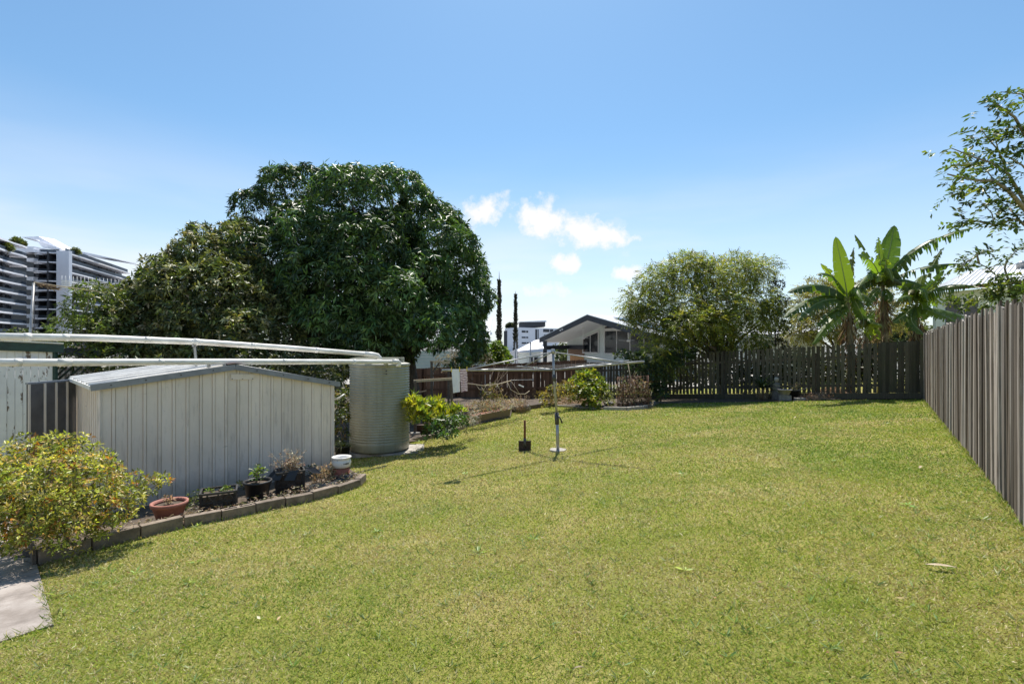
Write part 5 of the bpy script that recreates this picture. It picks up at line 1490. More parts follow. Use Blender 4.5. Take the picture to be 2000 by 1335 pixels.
# ------------------------------------------------------------------ beds along the left and back
def log_edge(name, pts, label, w, h, mat, cat='edging', part='edge_board'):
    o = thing(name, (*pts[0], g(*pts[0])), label, cat)
    for a, b in zip(pts[:-1], pts[1:]):
        p0, p1 = Vector((*a, g(*a) + h / 2 - .02)), Vector((*b, g(*b) + h / 2 - .02))
        if (p1 - p0).length < .05: continue
        MB().bar(p0, lerp(p0, p1, .985), w, h).build(part, mat, o, bevel=.006)
    return o
log_edge('tank_bed_edging', BED_EDGE[:3], 'low dark edging below the yellow green shrub beside the tank', .08, .11, MT['block'])
log_edge('far_bed_edging', BED_EDGE[4:], 'dark timber edging of the vegetable bed beyond the trough', .06, .17, MT['rail'])
log_edge('concrete_kerb', BED2_EDGE[:3], 'left pale concrete kerb in front of the straw heap', .10, .09, MT['concrete'])
log_edge('trellis_kerb', BED2_EDGE[3:], 'right concrete kerb curving round the dead vine trellis', .10, .12, MT['concrete'])
# long timber trough
ta_, tb_ = gp(910, 834), gp(995, 815)
d = (tb_ - ta_); d.z = 0; d.normalize(); nn = Vector((-d.y, d.x, 0))
TRG = thing('garden_trough', ta_, 'long brown trough planter full of dry red soil at the lawn edge', 'planter')
L_ = (tb_ - ta_).length; hh = .27
mb = MB()
def TT(u, v, z): return ta_ + d * u + nn * v + Vector((0, 0, z + (tb_.z - ta_.z) * u / L_))
wt = wood('pale_trough_timber', (.33, .27, .20), (.22, .17, .12), (.1, .07, .05), (.9, 1.1), axis=0)
MB().hexa([TT(0, 0, 0), TT(L_, 0, 0), TT(L_, .04, 0), TT(0, .04, 0), TT(-.03, -.04, hh), TT(L_ + .03, -.04, hh), TT(L_ + .03, 0, hh), TT(-.03, 0, hh)]).build('front_board', wt, TRG)
MB().hexa([TT(0, .5, 0), TT(L_, .5, 0), TT(L_, .54, 0), TT(0, .54, 0), TT(0, .5, hh), TT(L_, .5, hh), TT(L_, .54, hh), TT(0, .54, hh)]).build('back_board', wt, TRG)
for u in (-.02, L_ - .02): MB().hexa([TT(u, .04, 0), TT(u + .04, .04, 0), TT(u + .04, .5, 0), TT(u, .5, 0), TT(u, .0, hh), TT(u + .04, .0, hh), TT(u + .04, .5, hh), TT(u, .5, hh)]).build('end_board', wt, TRG)
MT['red_soil'] = plain('dry_red_soil', (.28, .13, .09), (.15, .07, .05), 25, .95, .8, 60)
MB().hexa([TT(.02, .04, .02), TT(L_ - .02, .04, .02), TT(L_ - .02, .5, .02), TT(.02, .5, .02), TT(.02, .0, hh - .03), TT(L_ - .02, .0, hh - .03), TT(L_ - .02, .5, hh + .02), TT(.02, .5, hh + .02)]).build('soil_fill', MT['red_soil'], TRG)
MB().bar(TT(.35, .3, hh + .04), TT(L_, .35, hh + .05), .10, .03).build('loose_board', wt, TRG)
# shrubs beside the tank
simple_bush('croton_shrub', 'bright yellow green shrub with long leaves immediately right of the tank', 'shrub', pix_clumps([(812, 790, 10.3, .24, .8), (835, 800, 10.5, .26, .8), (865, 812, 10.8, .26, .8), (820, 815, 10.1, .24, .8), (850, 795, 10.9, .22, .8), (890, 805, 11.0, .16, .8)]),
            tuple(gp(835, 852)), 85, 8, (.10, .19), (.2, .3), [(.34, .36, .04), (.44, .42, .05), (.22, .28, .04), (.14, .2, .04)], droop=.1, tilt=(20, 75), stem=.016, w=[.34, .26, .24, .16], axis_up=1.0)
simple_bush('glossy_shrub', 'low glossy green shrub spilling onto the lawn right of the yellow shrub', 'shrub', pix_clumps([(850, 835, 10.0, .22, .8), (875, 828, 10.2, .24, .8), (895, 822, 10.5, .2, .8), (865, 850, 9.8, .14, .7), (840, 845, 10.0, .14, .8), (885, 845, 10.0, .12, .7)]),
            tuple(gp(866, 853)), 110, 6, (.05, .095), (.42, .55), [(.06, .12, .03), (.09, .17, .035), (.14, .23, .04), (.05, .08, .025)], 'leaf_gloss', stem=.01)
simple_bush('silver_bush', 'small silvery grey bush between the glossy shrub and the trough', 'bush', pix_clumps([(908, 822, 11.2, .2, .8), (922, 814, 11.6, .2, .8), (900, 836, 10.9, .13, .8), (926, 826, 11.3, .13, .8)]), tuple(gp(912, 838)), 170, 6, (.03, .07), (.16, .25), [(.36, .37, .29), (.45, .44, .36), (.24, .25, .17), (.3, .22, .15)], 'leaf_dry', stem=.008)
bk = gp(812, 853)
pot('brown_tub', gp(826, 850), .2, .22, .3, 'dark brown tub half hidden beneath the yellow green shrub', plain('dark_brown_tub', (.09, .05, .04), (.05, .03, .025), 8, .7), .02)
MB().box(gp(811, 855) + Vector((0, 0, .07)), (.22, .14, .14), Matrix.Rotation(.5, 3, 'Z')).build('loose_brick', MT['concrete'], None, gp(811, 855), bevel=.008)
tag(bpy.data.objects['loose_brick'], 'loose grey concrete block beside the tank and brown tub', 'block')
mb = MB(); mb.tube([at(803, 825, 9.95), at(812, 797, 10.1)], .018, 7); tag(mb.build('garden_stake', MT['straw_stem'], None, at(803, 825, 9.95)), 'pale wooden stake leaning between the tank and the yellow shrub', 'stake')

# dark lean-to frame and rusty sheets under the big tree
def post(p, top, w=.05): return MB().bar(p, top, w, w)
fr = thing('timber_frame', tuple(gp(842, 805)), 'grey timber frame of posts and rails under the big dark tree', 'frame')
def gz(px, Y): p = at(px, 0, Y); return Vector((p.x, p.y, g(p.x, p.y)))
for px, Y, ty in ((811, 12.2, 744), (843, 14.0, 706), (886, 12.6, 740), (876, 14.5, 715)):
    b = gz(px, Y); MB().bar(b, at(px - (6 if px == 886 else 0), ty, Y), .06, .06).build('post', MT['rail'], fr)
MB().bar(at(808, 744, 12.2), at(886, 739, 12.6), .05, .06).build('rail', MT['straw_stem'], fr)
MB().bar(at(841, 706, 14.0), at(878, 708, 14.5), .05, .06).build('rail', MT['straw_stem'], fr)
MB().bar(at(843, 730, 14.0), at(858, 708, 14.2), .03, .04).build('brace', MT['rail'], fr)
MB().bar(at(810, 768, 12.3), at(833, 763, 12.5), .03, .03).build('rail', MT['rail'], fr)
def corrugated(name, p0, p1, h, label, mat, n=22, amp=.012, lean=.15):
    mb = MB(); p0, p1 = Vector(p0), Vector(p1); d = (p1 - p0).normalized(); nr = Vector((d.y, -d.x, 0)); vs = []
    for i in range(n + 1):
        q = lerp(p0, p1, i / n); o = nr * amp * math.sin(i * 1.9)
        vs += [q + o, q + o - nr * lean + Vector((0, 0, h))]
    mb.add(vs, [(2 * i, 2 * i + 2, 2 * i + 3, 2 * i + 1) for i in range(n)], True)
    mb.add([v - nr * .004 for v in vs], [(2 * i + 1, 2 * i + 3, 2 * i + 2, 2 * i) for i in range(n)], True)
    tag(mb.build(name, mat, None, p0), label, 'iron sheet')
corrugated('iron_sheet', gz(826, 13.4), gz(850, 13.8), .75, 'weathered grey corrugated sheet leaning upright in the shade under the big tree', MT['rail'])
MB().box(gz(868, 13.2) + Vector((0, 0, .25)), (.5, .4, .5), Matrix.Rotation(.4, 3, 'Z')).build('compost_bin', MT['black_plastic'], None, gz(868, 13.2), bevel=.03)
tag(bpy.data.objects['compost_bin'], 'dark plastic compost bin in the shade below the hanging towels', 'bin')
# vegetable-bed hoops: metal stakes with a rail and loops of hose
vg = thing('stake_frame', tuple(gz(940, 14)), 'thin metal stakes carrying a drooping pale hose above the vegetable bed', 'garden frame')
for px, Y, yb, yt, dx in ((941, 12.2, 805, 752, -3), (966, 12.6, 802, 755, -5), (998, 14.5, 790, 744, 0), (932, 14.2, 780, 750, 1), (970, 14.5, 795, 750, 0)):
    b = gp(px, yb - 4); MB().tube([b, at(px + dx, yt, b.y)], .014, 6).build('stake', MT['steel_dark'], vg)
hose = MB()
hose.tube([at(908, 748, 13.4), at(925, 750, 13.4), at(945, 753, 13.4), at(972, 750, 13.8), at(998, 743, 14.4)], .014, 6)
hose.tube([at(930, 751, 13.4), at(936, 760, 13.4), at(945, 761, 13.4), at(950, 752, 13.4)], .010, 6)
hose.tube([at(940, 755, 13.4), at(947, 766, 13.4), at(960, 765, 13.5)], .010, 6)
hose.tube([at(991, 746, 14), at(997, 760, 14), at(1012, 769, 14), at(1026, 769, 14.2), at(1034, 763, 14.3)], .011, 6)
hose.tube([at(998, 744, 14.4), at(1008, 758, 14.4), at(1014, 768, 14.4)], .008, 6)
hose.build('hose', MT['straw_stem'], vg)
MB().tube([at(998, 742, 14.4), at(1042, 741, 16)], .008, 5).build('wire', MT['galv'], vg)
MB().tube([at(972, 752, 12.7), at(985, 780, 13)], .009, 5).build('cane', MT['straw_stem'], vg)
MB().bar(at(1013, 751, 15), at(1023, 755.5, 15), .06, .03).build('tag_board', MT['white_paint'], vg)
mb = MB()
for k in range(14):
    b = gz(955 + random.uniform(-14, 14), 15.2); mb.tube([b, b + Vector((random.uniform(-.2, .2), 0, .6)), at(955 + random.uniform(-25, 45), random.uniform(690, 770), 15.2)], [.014, .01, .004], 5)
dshr = thing('bare_shrub', tuple(gz(955, 15.2)), 'tangled bare branching shrub behind the hose in the vegetable bed', 'shrub')
mb.build('stems', MT['twig'], dshr)
P, N, K = clump_tips(pix_clumps([(962, 765, 15, .3, .9), (950, 775, 15, .25, .9), (975, 780, 15, .22, .8)]), 60, -1, .8)
leaves_obj('foliage', whorls(P, N, 4, (.04, .08), (.35, .5), [(.13, .14, .04), (.2, .2, .05), (.25, .16, .08)], .2), MT['leaf'], dshr)
simple_bush('pale_groundcover', 'pale dry flowering ground cover along the vegetable bed behind the trough', 'plants', pix_clumps([(930, 792, 13.3, .28, .5), (955, 791, 13.6, .3, .5), (985, 789, 14.0, .3, .5), (918, 800, 12.9, .24, .5), (1005, 786, 14.6, .25, .5), (945, 800, 13.1, .2, .5), (970, 796, 13.6, .24, .5)]), tuple(gp(950, 806)), 110, 6, (.03, .065), (.35, .5), [(.38, .31, .2), (.46, .4, .28), (.24, .22, .09), (.42, .25, .12)], 'leaf_dry', stem=0)
drystalks('withered_plant', gz(1018, 16.2), 'withered brown plant in the vegetable bed left of the hoist pole', 50, .65, .25, cols=[(.16, .09, .05), (.25, .15, .08), (.35, .22, .12)])
log = MB(); log.tube([gz(1000, 16.5) + Vector((0, 0, .12)), gz(1035, 16.3) + Vector((0, 0, .14))], .11, 10); tag(log.build('fallen_log', MT['bark_pale'], None, gz(1000, 16.5)), 'pale weathered log lying in front of the brown fence', 'log')
# passionfruit mound, straw heap
simple_bush('dry_vine', 'sparse brown and yellow vine left of the bright round shrub', 'vine', pix_clumps([(1065, 775, 15.8, .3, .8), (1085, 765, 16.0, .35, .8), (1105, 760, 16.3, .35, .8), (1070, 790, 15.4, .2, .8), (1120, 775, 16.2, .25, .8)]), tuple(gp(1085, 792)), 60, 5, (.06, .11), (.4, .55), [(.22, .17, .06), (.30, .22, .08), (.18, .2, .05), (.14, .09, .05), (.4, .33, .08)], 'leaf', stem=.012)
simple_bush('passionfruit_shrub', 'bright yellow green rounded shrub behind the straw heap', 'shrub', pix_clumps([(1140, 742, 17.0, .4, .8), (1160, 750, 16.8, .4, .8), (1125, 755, 16.8, .35, .8), (1145, 765, 16.4, .45, .8), (1170, 768, 16.6, .35, .8), (1150, 730, 17.2, .22, .8), (1165, 735, 17.2, .14, 1.4), (1155, 785, 16.0, .3, .7)]),
            tuple(gp(1150, 790)), 62, 6, (.09, .15), (.45, .6), [(.2, .25, .035), (.28, .31, .04), (.12, .17, .03), (.38, .33, .05), (.07, .1, .025)], 'leaf', stem=.018, w=[.28, .22, .22, .1, .18])
simple_bush('grey_weeds', 'greyish low weeds between the bright shrub and the dead vine trellis', 'weeds', pix_clumps([(1185, 775, 16.2, .28, .8), (1195, 760, 16.6, .3, .7), (1190, 785, 15.8, .18, .8)]), tuple(gp(1190, 792)), 60, 6, (.05, .09), (.3, .45), [(.12, .14, .05), (.2, .21, .08), (.3, .3, .18)], stem=.01)
sh_ = gp(1122, 793)
def heap(name, c, rx, ry, h, label, mat, cols, n):
    o = thing(name, c, label, 'mulch heap')
    mb = MB(); m = 20
    vs = [Vector((c.x, c.y, g(c.x, c.y) + h + .05))]
    for j in range(1, 7):
        f = j / 6
        for k in range(m):
            a = 6.283 * k / m; x, y = c.x + rx * f * math.cos(a), c.y + ry * f * math.sin(a)
            vs.append(Vector((x, y, g(x, y) + .06 + h * (math.cos(f * math.pi) * .5 + .5) - (.08 if j == 6 else 0) + random.uniform(-.02, .02))))
    fs = [(0, 1 + k, 1 + (k + 1) % m) for k in range(m)] + [(1 + (j - 1) * m + k, 1 + j * m + k, 1 + j * m + (k + 1) % m, 1 + (j - 1) * m + (k + 1) % m) for j in range(1, 6) for k in range(m)]
    mb.add(vs, fs, True); mb.build('mound', mat, o)
    f = np.sqrt(rng.random(n)); a = rng.uniform(0, 6.283, n)
    x, y = c.x + rx * f * np.cos(a), c.y + ry * f * np.sin(a); z = gh(x, y) + .07 + h * (np.cos(f * math.pi) * .5 + .5)
    D = rand_dirs(n); D[:, 2] = np.abs(D[:, 2]) * .5
    leaves_obj('loose_straw', [leaf_arrays(np.stack([x, y, z], 1), D, rand_dirs(n, 1), rng.uniform(.06, .16, n), rng.uniform(.01, .025, n), pal(n, cols, .2), .2)], MT['leaf_dry'], o)
heap('straw_heap', Vector((sh_.x + .05, sh_.y + .75, 0)), 1.0, .6, .24, 'low heap of pale straw in front of the bright round shrub', MT['straw'], [(.45, .34, .22), (.32, .23, .14), (.2, .13, .08), (.55, .45, .32)], 2600)
heap('bark_heap', Vector((gp(1620, 778).x + .1, gp(1620, 778).y + .1, 0)), .95, .40, .25, 'low heap of brown bark mulch at the foot of the picket fence', MT['straw'], [(.36, .24, .15), (.5, .37, .25), (.2, .13, .09), (.6, .49, .38)], 2600)
# dead-vine trellis
tl = gp(1207, 797); trr = gp(1266, 796)
TRL = thing('vine_trellis', tl, 'wire mesh trellis covered in dead brown vine', 'trellis')
hT = 1.02
d = (trr - tl); L_ = d.length; d.normalize()
for u in (0, L_): MB().tube([lerp(tl, trr, u / L_), lerp(tl, trr, u / L_) + Vector((0, 0, hT))], .018, 6).build('post', MT['rust'] if 'rust' in MT else rust, TRL)
mb = MB()
for k in range(12): mb.tube([tl + Vector((0, 0, .06 + hT * .93 * k / 11)), trr + Vector((0, 0, .06 + hT * .93 * k / 11))], .004, 4)
for k in range(10): q = lerp(tl, trr, (k + .5) / 10); mb.tube([q, q + Vector((0, 0, hT))], .004, 4)
mb.build('mesh_wire', rust, TRL)
n = 520; u = rng.random(n); z = rng.random(n) ** .9 * (1 - .35 * np.clip(u - .75, 0, 1) * 4) * rng.uniform(.7, 1.06, n)
P = np.array(tl) + np.outer(u, np.array(trr - tl) * 1.12); P[:, 2] += z * hT; P[:, 1] += rng.normal(.1, .12, n)
leaves_obj('dead_vine', whorls(P, rand_dirs(n), 4, (.05, .1), (.35, .6), [(.24, .15, .10), (.34, .22, .14), (.14, .09, .06), (.42, .32, .2), (.18, .19, .07)], .3), MT['leaf_dry'], TRL)
for x0, y0, x1, y1, lab in ((1226, 706, 1241, 795, 'long pale cane leaning across the dead vine trellis'), (1236, 740, 1244, 772, 'short pale cane on the dead vine trellis')):
    mb = MB(); mb.tube([at(x0, y0, tl.y - .1), at(x1, y1, tl.y - .15)], .014, 6); tag(mb.build('garden_cane', MT['straw_stem'], None, at(x1, y1, tl.y - .15)), lab, 'cane', 'canes on the trellis')
st_ = gp(1192, 795); MB().box(st_ + Vector((0, .2, .09)), (.3, .2, .1), Matrix.Rotation(.3, 3, 'Z')).build('garden_stone', MT['steel_dark'], None, st_, bevel=.03)
tag(bpy.data.objects['garden_stone'], 'dark stone on the kerb left of the dead vine trellis', 'stone')
# things at the foot of the picket fence
ac = gp(1497, 783) + Vector((.0, .25, 0))
strappy('aloe_plant', ac + Vector((0, 0, .38)), 'spiky dark green aloe against the picket fence', 60, (.55, .95), .045, [(.035, .06, .03), (.05, .08, .035), (.07, .1, .04)], 'leaf_gloss', (.25, 1.6))
n = 260; a = rng.uniform(0, 6.283, n)
drystalks('aloe_skirt', ac + Vector((0, 0, .05)), 'brown dead skirt of stalks under the spiky aloe', 60, .4, .2, cols=[(.14, .1, .07), (.2, .15, .1)], lf=3)
stp = gp(1520, 781) + Vector((.05, .2, 0))
MT['stone'] = plain('grey_garden_stone', (.24, .24, .24), (.14, .14, .14), 9, .85, .4)
stt = thing('garden_statue', stp, 'small weathered grey bust on a plinth against the picket fence', 'statue')
MB().box(stp + Vector((0, 0, .14)), (.2, .2, .28), Matrix.Rotation(.5, 3, 'Z')).build('plinth', MT['stone'], stt, bevel=.01)
MB().lathe([(.10, .28), (.115, .36), (.12, .46), (.09, .52), (.045, .55), (.04, .57)], stp, 18, True, True, 1, .75).build('torso', MT['stone'], stt)
MB().lathe([(.035, .56), (.06, .585), (.078, .63), (.075, .67), (.05, .71), (.01, .72)], stp, 16, True, True, .95, 1).build('head', plain('pale_stone', (.45, .42, .36), (.3, .28, .24), 14, .85, .4), stt)
pb = gp(1533, 783) + Vector((.02, .05, 0))
MB().box(pb + Vector((0, 0, .09)), (.34, .24, .2), Matrix.Rotation(-.3, 3, 'Z')).build('stone_block', MT['stone'], None, pb, bevel=.015); tag(bpy.data.objects['stone_block'], 'rough stone block under the grey planter bowl by the picket fence', 'block')
pot('grey_bowl', pb + Vector((0, 0, .19)), .13, .2, .17, 'grey stone planter bowl on a block by the picket fence', MT['stone'], .015)
p3 = gp(1550, 781) + Vector((.05, .1, 0))
pot('dark_tub', p3, .14, .16, .3, 'dark tub with a frayed pale plant right of the grey bowl', MT['black_plastic'], .015)
drystalks('frayed_plant', p3 + Vector((0, 0, .28)), 'frayed pale bromeliad in the dark tub by the picket fence', 26, .3, .1, 'plant', [(.5, .42, .25), (.3, .3, .08), (.35, .2, .12)], 5)
mb = MB(); mb.tube([p3 + Vector((.05, -.05, .3)), p3 + Vector((.35, -.02, .34)), at(1576, 756, p3.y)], [.02, .016, .01], 6); tag(mb.build('branch_stick', MT['bark_pale'], None, p3 + Vector((.05, -.05, .3))), 'pale dead branch lying across the dark tub', 'branch')
mb = MB(); mb.box(gp(1562, 782) + Vector((0, 0, .04)), (.3, .16, .1), Matrix.Rotation(.2, 3, 'Z')); tag(mb.build('paving_stone', MT['concrete'], None, gp(1562, 782), bevel=.01), 'pale broken paving stone beside the bark heap', 'stone')
# fallen leaves on the lawn
for px, py, L_, lab in ((1838, 1114, .17, 'long pale fallen leaf lying on the lawn near the right fence'), (1131, 1316, .06, 'small tan fallen leaf on the near lawn'), (1798, 917, .13, 'bleached fallen leaf on the lawn beside the grey fence'), (1553, 817, .14, 'brown fallen leaf on the far lawn')):
    p = gp(px, py) + Vector((0, 0, .035))
    mb = MB(); a = -.45 if px == 1838 else random.uniform(-1, 1); d = Vector((math.cos(a), math.sin(a), .05)); s_ = Vector((-d.y, d.x, 0))
    vs = []
    for k in range(7):
        f = k / 6; ww = L_ * .11 * math.sin(math.pi * (f * .9 + .08)); q = p + d * L_ * (f - .5) + Vector((0, 0, .008 * math.sin(f * 3)))
        vs += [q - s_ * ww, q + Vector((0, 0, -.004)), q + s_ * ww]
    mb.add(vs, [(3 * k + i, 3 * k + 3 + i, 3 * k + 4 + i, 3 * k + 1 + i) for k in range(6) for i in (0, 1)])
    tag(mb.build('fallen_leaf', MT['straw_stem'], None, p), lab, 'fallen leaf', 'fallen leaves on the lawn')
n = 420; xx = rng.uniform(-6, 12, n); yy = 2.2 + 16 * rng.random(n) ** 1.3; k_ = inpoly(xx, yy, LAWN); xx, yy = xx[k_], yy[k_]; n = len(xx)
D = rand_dirs(n); D[:, 2] = .1
tag(leaves_obj('lawn_litter', [leaf_arrays(np.stack([xx, yy, gh(xx, yy) + .022], 1), D, rand_dirs(n, 2), rng.uniform(.02, .06, n), rng.uniform(.006, .02, n), pal(n, [(.42, .3, .17), (.55, .48, .36), (.3, .17, .08)], .2), .15)], MT['leaf_dry']), 'tiny dry leaves and clippings scattered over the lawn', 'leaf litter', kind='stuff')
n = 60; xx = rng.uniform(-5, 11, n); yy = 3.6 + 12 * rng.random(n) ** 1.4; k_ = inpoly(xx, yy, LAWN); xx, yy = xx[k_], yy[k_]; n = len(xx)
P = np.stack([xx, yy, gh(xx, yy) + .01], 1)
tag(leaves_obj('lawn_weeds', whorls(P, np.tile([[0, 0, 1.]], (n, 1)), 9, (.04, .085), (.18, .3), [(.20, .30, .08), (.24, .34, .11), (.28, .37, .15)], .0, (55, 95)), MT['leaf']), 'flat rosettes of broad leaved weeds dotted through the lawn', 'weeds', kind='stuff')
simple_bush('citrus_bush', 'small bright leafed citrus tree rising above the brown fence', 'tree', pix_clumps([(960, 690, 24.8, .45, .8), (978, 690, 24.8, .45, .8), (950, 702, 24.6, .4, .7), (968, 678, 25, .35, .9), (985, 703, 24.6, .4, .7), (965, 705, 24.5, .4, .7)]), tuple(gz(966, 24.9)), 46, 6, (.12, .2), (.42, .55), [(.13, .2, .03), (.2, .26, .04), (.08, .13, .025)], 'leaf', stem=.05)
simple_bush('dry_grey_shrub', 'tall greyish dry shrub at the right edge of the big dark tree', 'shrub', pix_clumps([(935, 665, 24.5, .5, 1.1), (928, 690, 24.2, .5, 1.0), (940, 700, 24, .5, .9), (900, 700, 23, .6, .8), (870, 710, 22.5, .6, .7)]), tuple(gz(932, 24.4)), 30, 5, (.08, .15), (.25, .4), [(.24, .2, .14), (.3, .27, .18), (.15, .14, .07)], 'leaf_dry', stem=.05)
# ------------------------------------------------------------------ old white timber shed at far left
WR = at(104, 690, 10.5); WD = Vector((.70, .714, 0)); WB = Vector((WR.x, WR.y, g(WR.x, WR.y) - .1))
WN = Vector((.714, -.70, 0))
WS = thing('white_timber_shed', WB, 'old white timber shed with peeling vertical boards and green fascia', 'shed')
def peel_mat():
    t = NT('peeling_white_paint'); v = t.coords((1, 1, .45), True)
    n1 = t.noise(v, 6, 6, .7)
    c = t.mix(t.ramp(n1, [(.575, (0, 0, 0)), (.61, (1, 1, 1))]), t.ramp(t.noise(t.coords((1, 1, 1)), 2.5, 4), [(.3, (.62, .62, .64)), (.7, (.76, .76, .77))]), (.15, .11, .085))
    t.bump(n1, .3, .004)
    return t.done(c, .7)
MT['peel'] = peel_mat()
def WP(u, o, z): return WB + WD * u + WN * o + Vector((0, 0, z))     # u<0 runs to the left
def wtop(u): return CZ - .10 + .02 - u * .06 - WB.z
bw = .115
for k in range(24):
    u1 = -k * bw; u0 = u1 - bw + .006
    MB().hexa([WP(u0, -.02, 0), WP(u1, -.02, 0), WP(u1, 0, 0), WP(u0, 0, 0), WP(u0, -.02, wtop(u0)), WP(u1, -.02, wtop(u1)), WP(u1, 0, wtop(u1)), WP(u0, 0, wtop(u0))][0:8]).build('board', MT['peel'], WS)
MB().hexa([WP(-2.8, -3, 0), WP(0, -3, 0), WP(0, -.03, 0), WP(-2.8, -.03, 0), WP(-2.8, -3, 1.95), WP(0, -3, 1.95), WP(0, -.03, 1.95), WP(-2.8, -.03, 1.95)]).build('inner_wall', MT['white_paint'], WS)
MB().bar(WP(.03, .01, 0), WP(.03, .01, wtop(0)), .06, .06).build('corner_post', MT['green_paint'], WS)
f0, f1 = WP(.16, .05, wtop(0) + .02), WP(-2.8, .05, wtop(-2.8) + .02)
MB().bar(f0, f1, .03, .17, up=(0, 0, 1)).build('fascia', MT['green_paint'], WS)
mb = MB(); a, b = f0 + Vector((0, 0, .10)) + WN * .04, f1 + Vector((0, 0, .10)) + WN * .04
bk_ = -WN * 3.2 + Vector((0, 0, -.45))
mb.hexa([a, a + bk_, b + bk_, b, a + Vector((0, 0, .025)), a + bk_ + Vector((0, 0, .025)), b + bk_ + Vector((0, 0, .025)), b + Vector((0, 0, .025))])
mb.build('roof', MT['shed_roof'], WS)
MB().bar(WP(-.52, .03, wtop(0) - .2), WP(-.26, .03, wtop(0) - .215), .03, .045).build('bracket_board', MT['rail'], WS)
MB().bar(WP(-.8, .04, .55), WP(-.15, .04, .32), .03, .03).build('handrail', MT['steel_dark'], WS)
# small lean-to with slats and a breeze-block screen
ln_ = thing('lattice_lean_to', tuple(gz(150, 12.4)), 'low lean to with dark green diagonal slats beside the white timber shed', 'lean-to')
for k, (x0, y0, x1, y1) in enumerate(((106, 738, 132, 714), (110, 744, 146, 713), (122, 746, 158, 716), (140, 748, 172, 716), (160, 748, 190, 716), (106, 722, 118, 712))):
    MB().bar(at(x0, y0, 12.0), at(x1, y1, 12.0), .035, .035).build('slat', MT['green_paint'], ln_)
mb = MB(); a, b = at(104, 688, 11.6), at(188, 703, 12.4); mb.hexa([a, b, b + Vector((-1, 2.2, .2)), a + Vector((-1, 2.2, .2)), a + Vector((0, 0, .04)), b + Vector((0, 0, .04)), b + Vector((-1, 2.2, .24)), a + Vector((-1, 2.2, .24))]); mb.build('roof', MT['rail'], ln_)
MB().bar(at(106, 700, 11.9), at(106, 790, 11.9), .05, .05).build('post', MT['green_paint'], ln_)
MB().bar(at(128, 713, 12.1), at(198, 724, 12.6), .03, .035).build('edge_rail', MT['white_paint'], ln_)
scn = thing('breeze_block_screen', tuple(gz(150, 14)), 'pale pierced block screen wall behind the green lean to', 'wall')
for i in range(9):
    for j in range(6):
        c = at(112 + i * 11, 722 + j * 11, 14.0 + .05 * i); w_ = .15
        mb = MB()
        for dx, dz, sx, sz in ((0, .065, .15, .025), (0, -.065, .15, .025), (.065, 0, .025, .105), (-.065, 0, .025, .105), (0, 0, .02, .105)):
            mb.box(c + Vector((dx, 0, dz)), (sx, .08, sz))
        mb.build('breeze_block', MT['concrete'], scn)
# leaning mast with a bundle of dry fronds and a wire
ms = thing('leaning_mast', tuple(gz(55, 11.2)), 'thin leaning steel mast with a dry frond bundle, in front of the apartment block', 'mast')
MB().tube([at(52, 760, 10.6), at(66, 553, 10.9)], .026, 8).build('pole', MT['galv'], ms)
MB().tube([at(66, 551, 10.9), at(112, 558, 11.2), at(195, 570, 12.2)], [.016, .012, .006], 6).build('boom', MT['straw_stem'], ms)
MB().tube([at(67, 553, 10.88), at(68, 700, 10.7)], .005, 5).build('stay_wire', MT['steel_dark'], ms)
n = 220; u = rng.random(n); P = np.array([at(70 + 40 * k, 555 + 8 * k, 10.95) for k in u]); D = np.tile(np.array([[1, .1, -.25]]), (n, 1)) + rng.normal(0, .25, (n, 3))
leaves_obj('frond_bundle', [leaf_arrays(P, D, rand_dirs(n), rng.uniform(.06, .16, n), rng.uniform(.012, .03, n), pal(n, [(.2, .14, .09), (.35, .27, .18), (.1, .07, .05)], .2), .2)], MT['leaf_dry'], ms)
an = thing('roof_aerial', tuple(gz(170, 17)), 'white multi rod aerial standing above the small light green tree', 'aerial')
b = at(178, 690, 17); MB().tube([Vector((b.x, b.y, gz(170, 17).z)), at(178, 560, 17)], .02, 6).build('mast', MT['galv'], an)
for k in range(5): MB().tube([at(120, 548 + 3.4 * k, 17.0), at(235, 554 + 3.4 * k, 17.4)], .010, 5).build('boom', MT['white_paint'], an)
for k in range(16): px = 121 + k * 7.4; MB().tube([at(px, 538 + k * .5, 17.1), at(px, 566 + k * .4, 17.1)], .007, 5).build('rod', MT['white_paint'], an)

# ------------------------------------------------------------------ apartment block with curved balconies
AP = thing('apartment_block', (*at(100, 0, 165).xy, -3), 'large white and dark glass apartment block with curved balconies at far left', 'building')
MT['apt_white'] = plain('apartment_white_render', (.88, .88, .92), (.82, .82, .86), .3, .7)
MT['apt_glass'] = plain('apartment_dark_glass', (.04, .048, .062), (.022, .026, .034), .4, .25, rnd=(.5, 1.6), spec=.35)
MT['apt_bal'] = plain('balcony_glass', (.075, .095, .12), (.05, .065, .085), .6, .6, rnd=(.7, 1.3), spec=.08)
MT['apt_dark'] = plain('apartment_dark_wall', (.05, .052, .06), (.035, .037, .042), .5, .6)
def apz(py, Y): return CZ + (HORY - py) / F * Y
FL = [497 + 18.1 * k for k in range(9)]         # slab rows at the 165 m face
def face(pts, i, z0, z1, off, th, name, mat):
    """upright panel between plan points"""
    a, b = pts
    a, b = Vector((*a, 0)), Vector((*b, 0)); d = (b - a).normalized(); nr = Vector((d.y, -d.x, 0)); a += nr * off; b += nr * off
    MB().hexa([Vector((a.x, a.y, z0)), Vector((b.x, b.y, z0)), Vector((b.x, b.y, z0)) - nr * th, Vector((a.x, a.y, z0)) - nr * th,
               Vector((a.x, a.y, z1)), Vector((b.x, b.y, z1)), Vector((b.x, b.y, z1)) - nr * th, Vector((a.x, a.y, z1)) - nr * th]).build(name, mat, AP)
def pxy(px, Y): return ((px - 1000) / F * Y, Y)
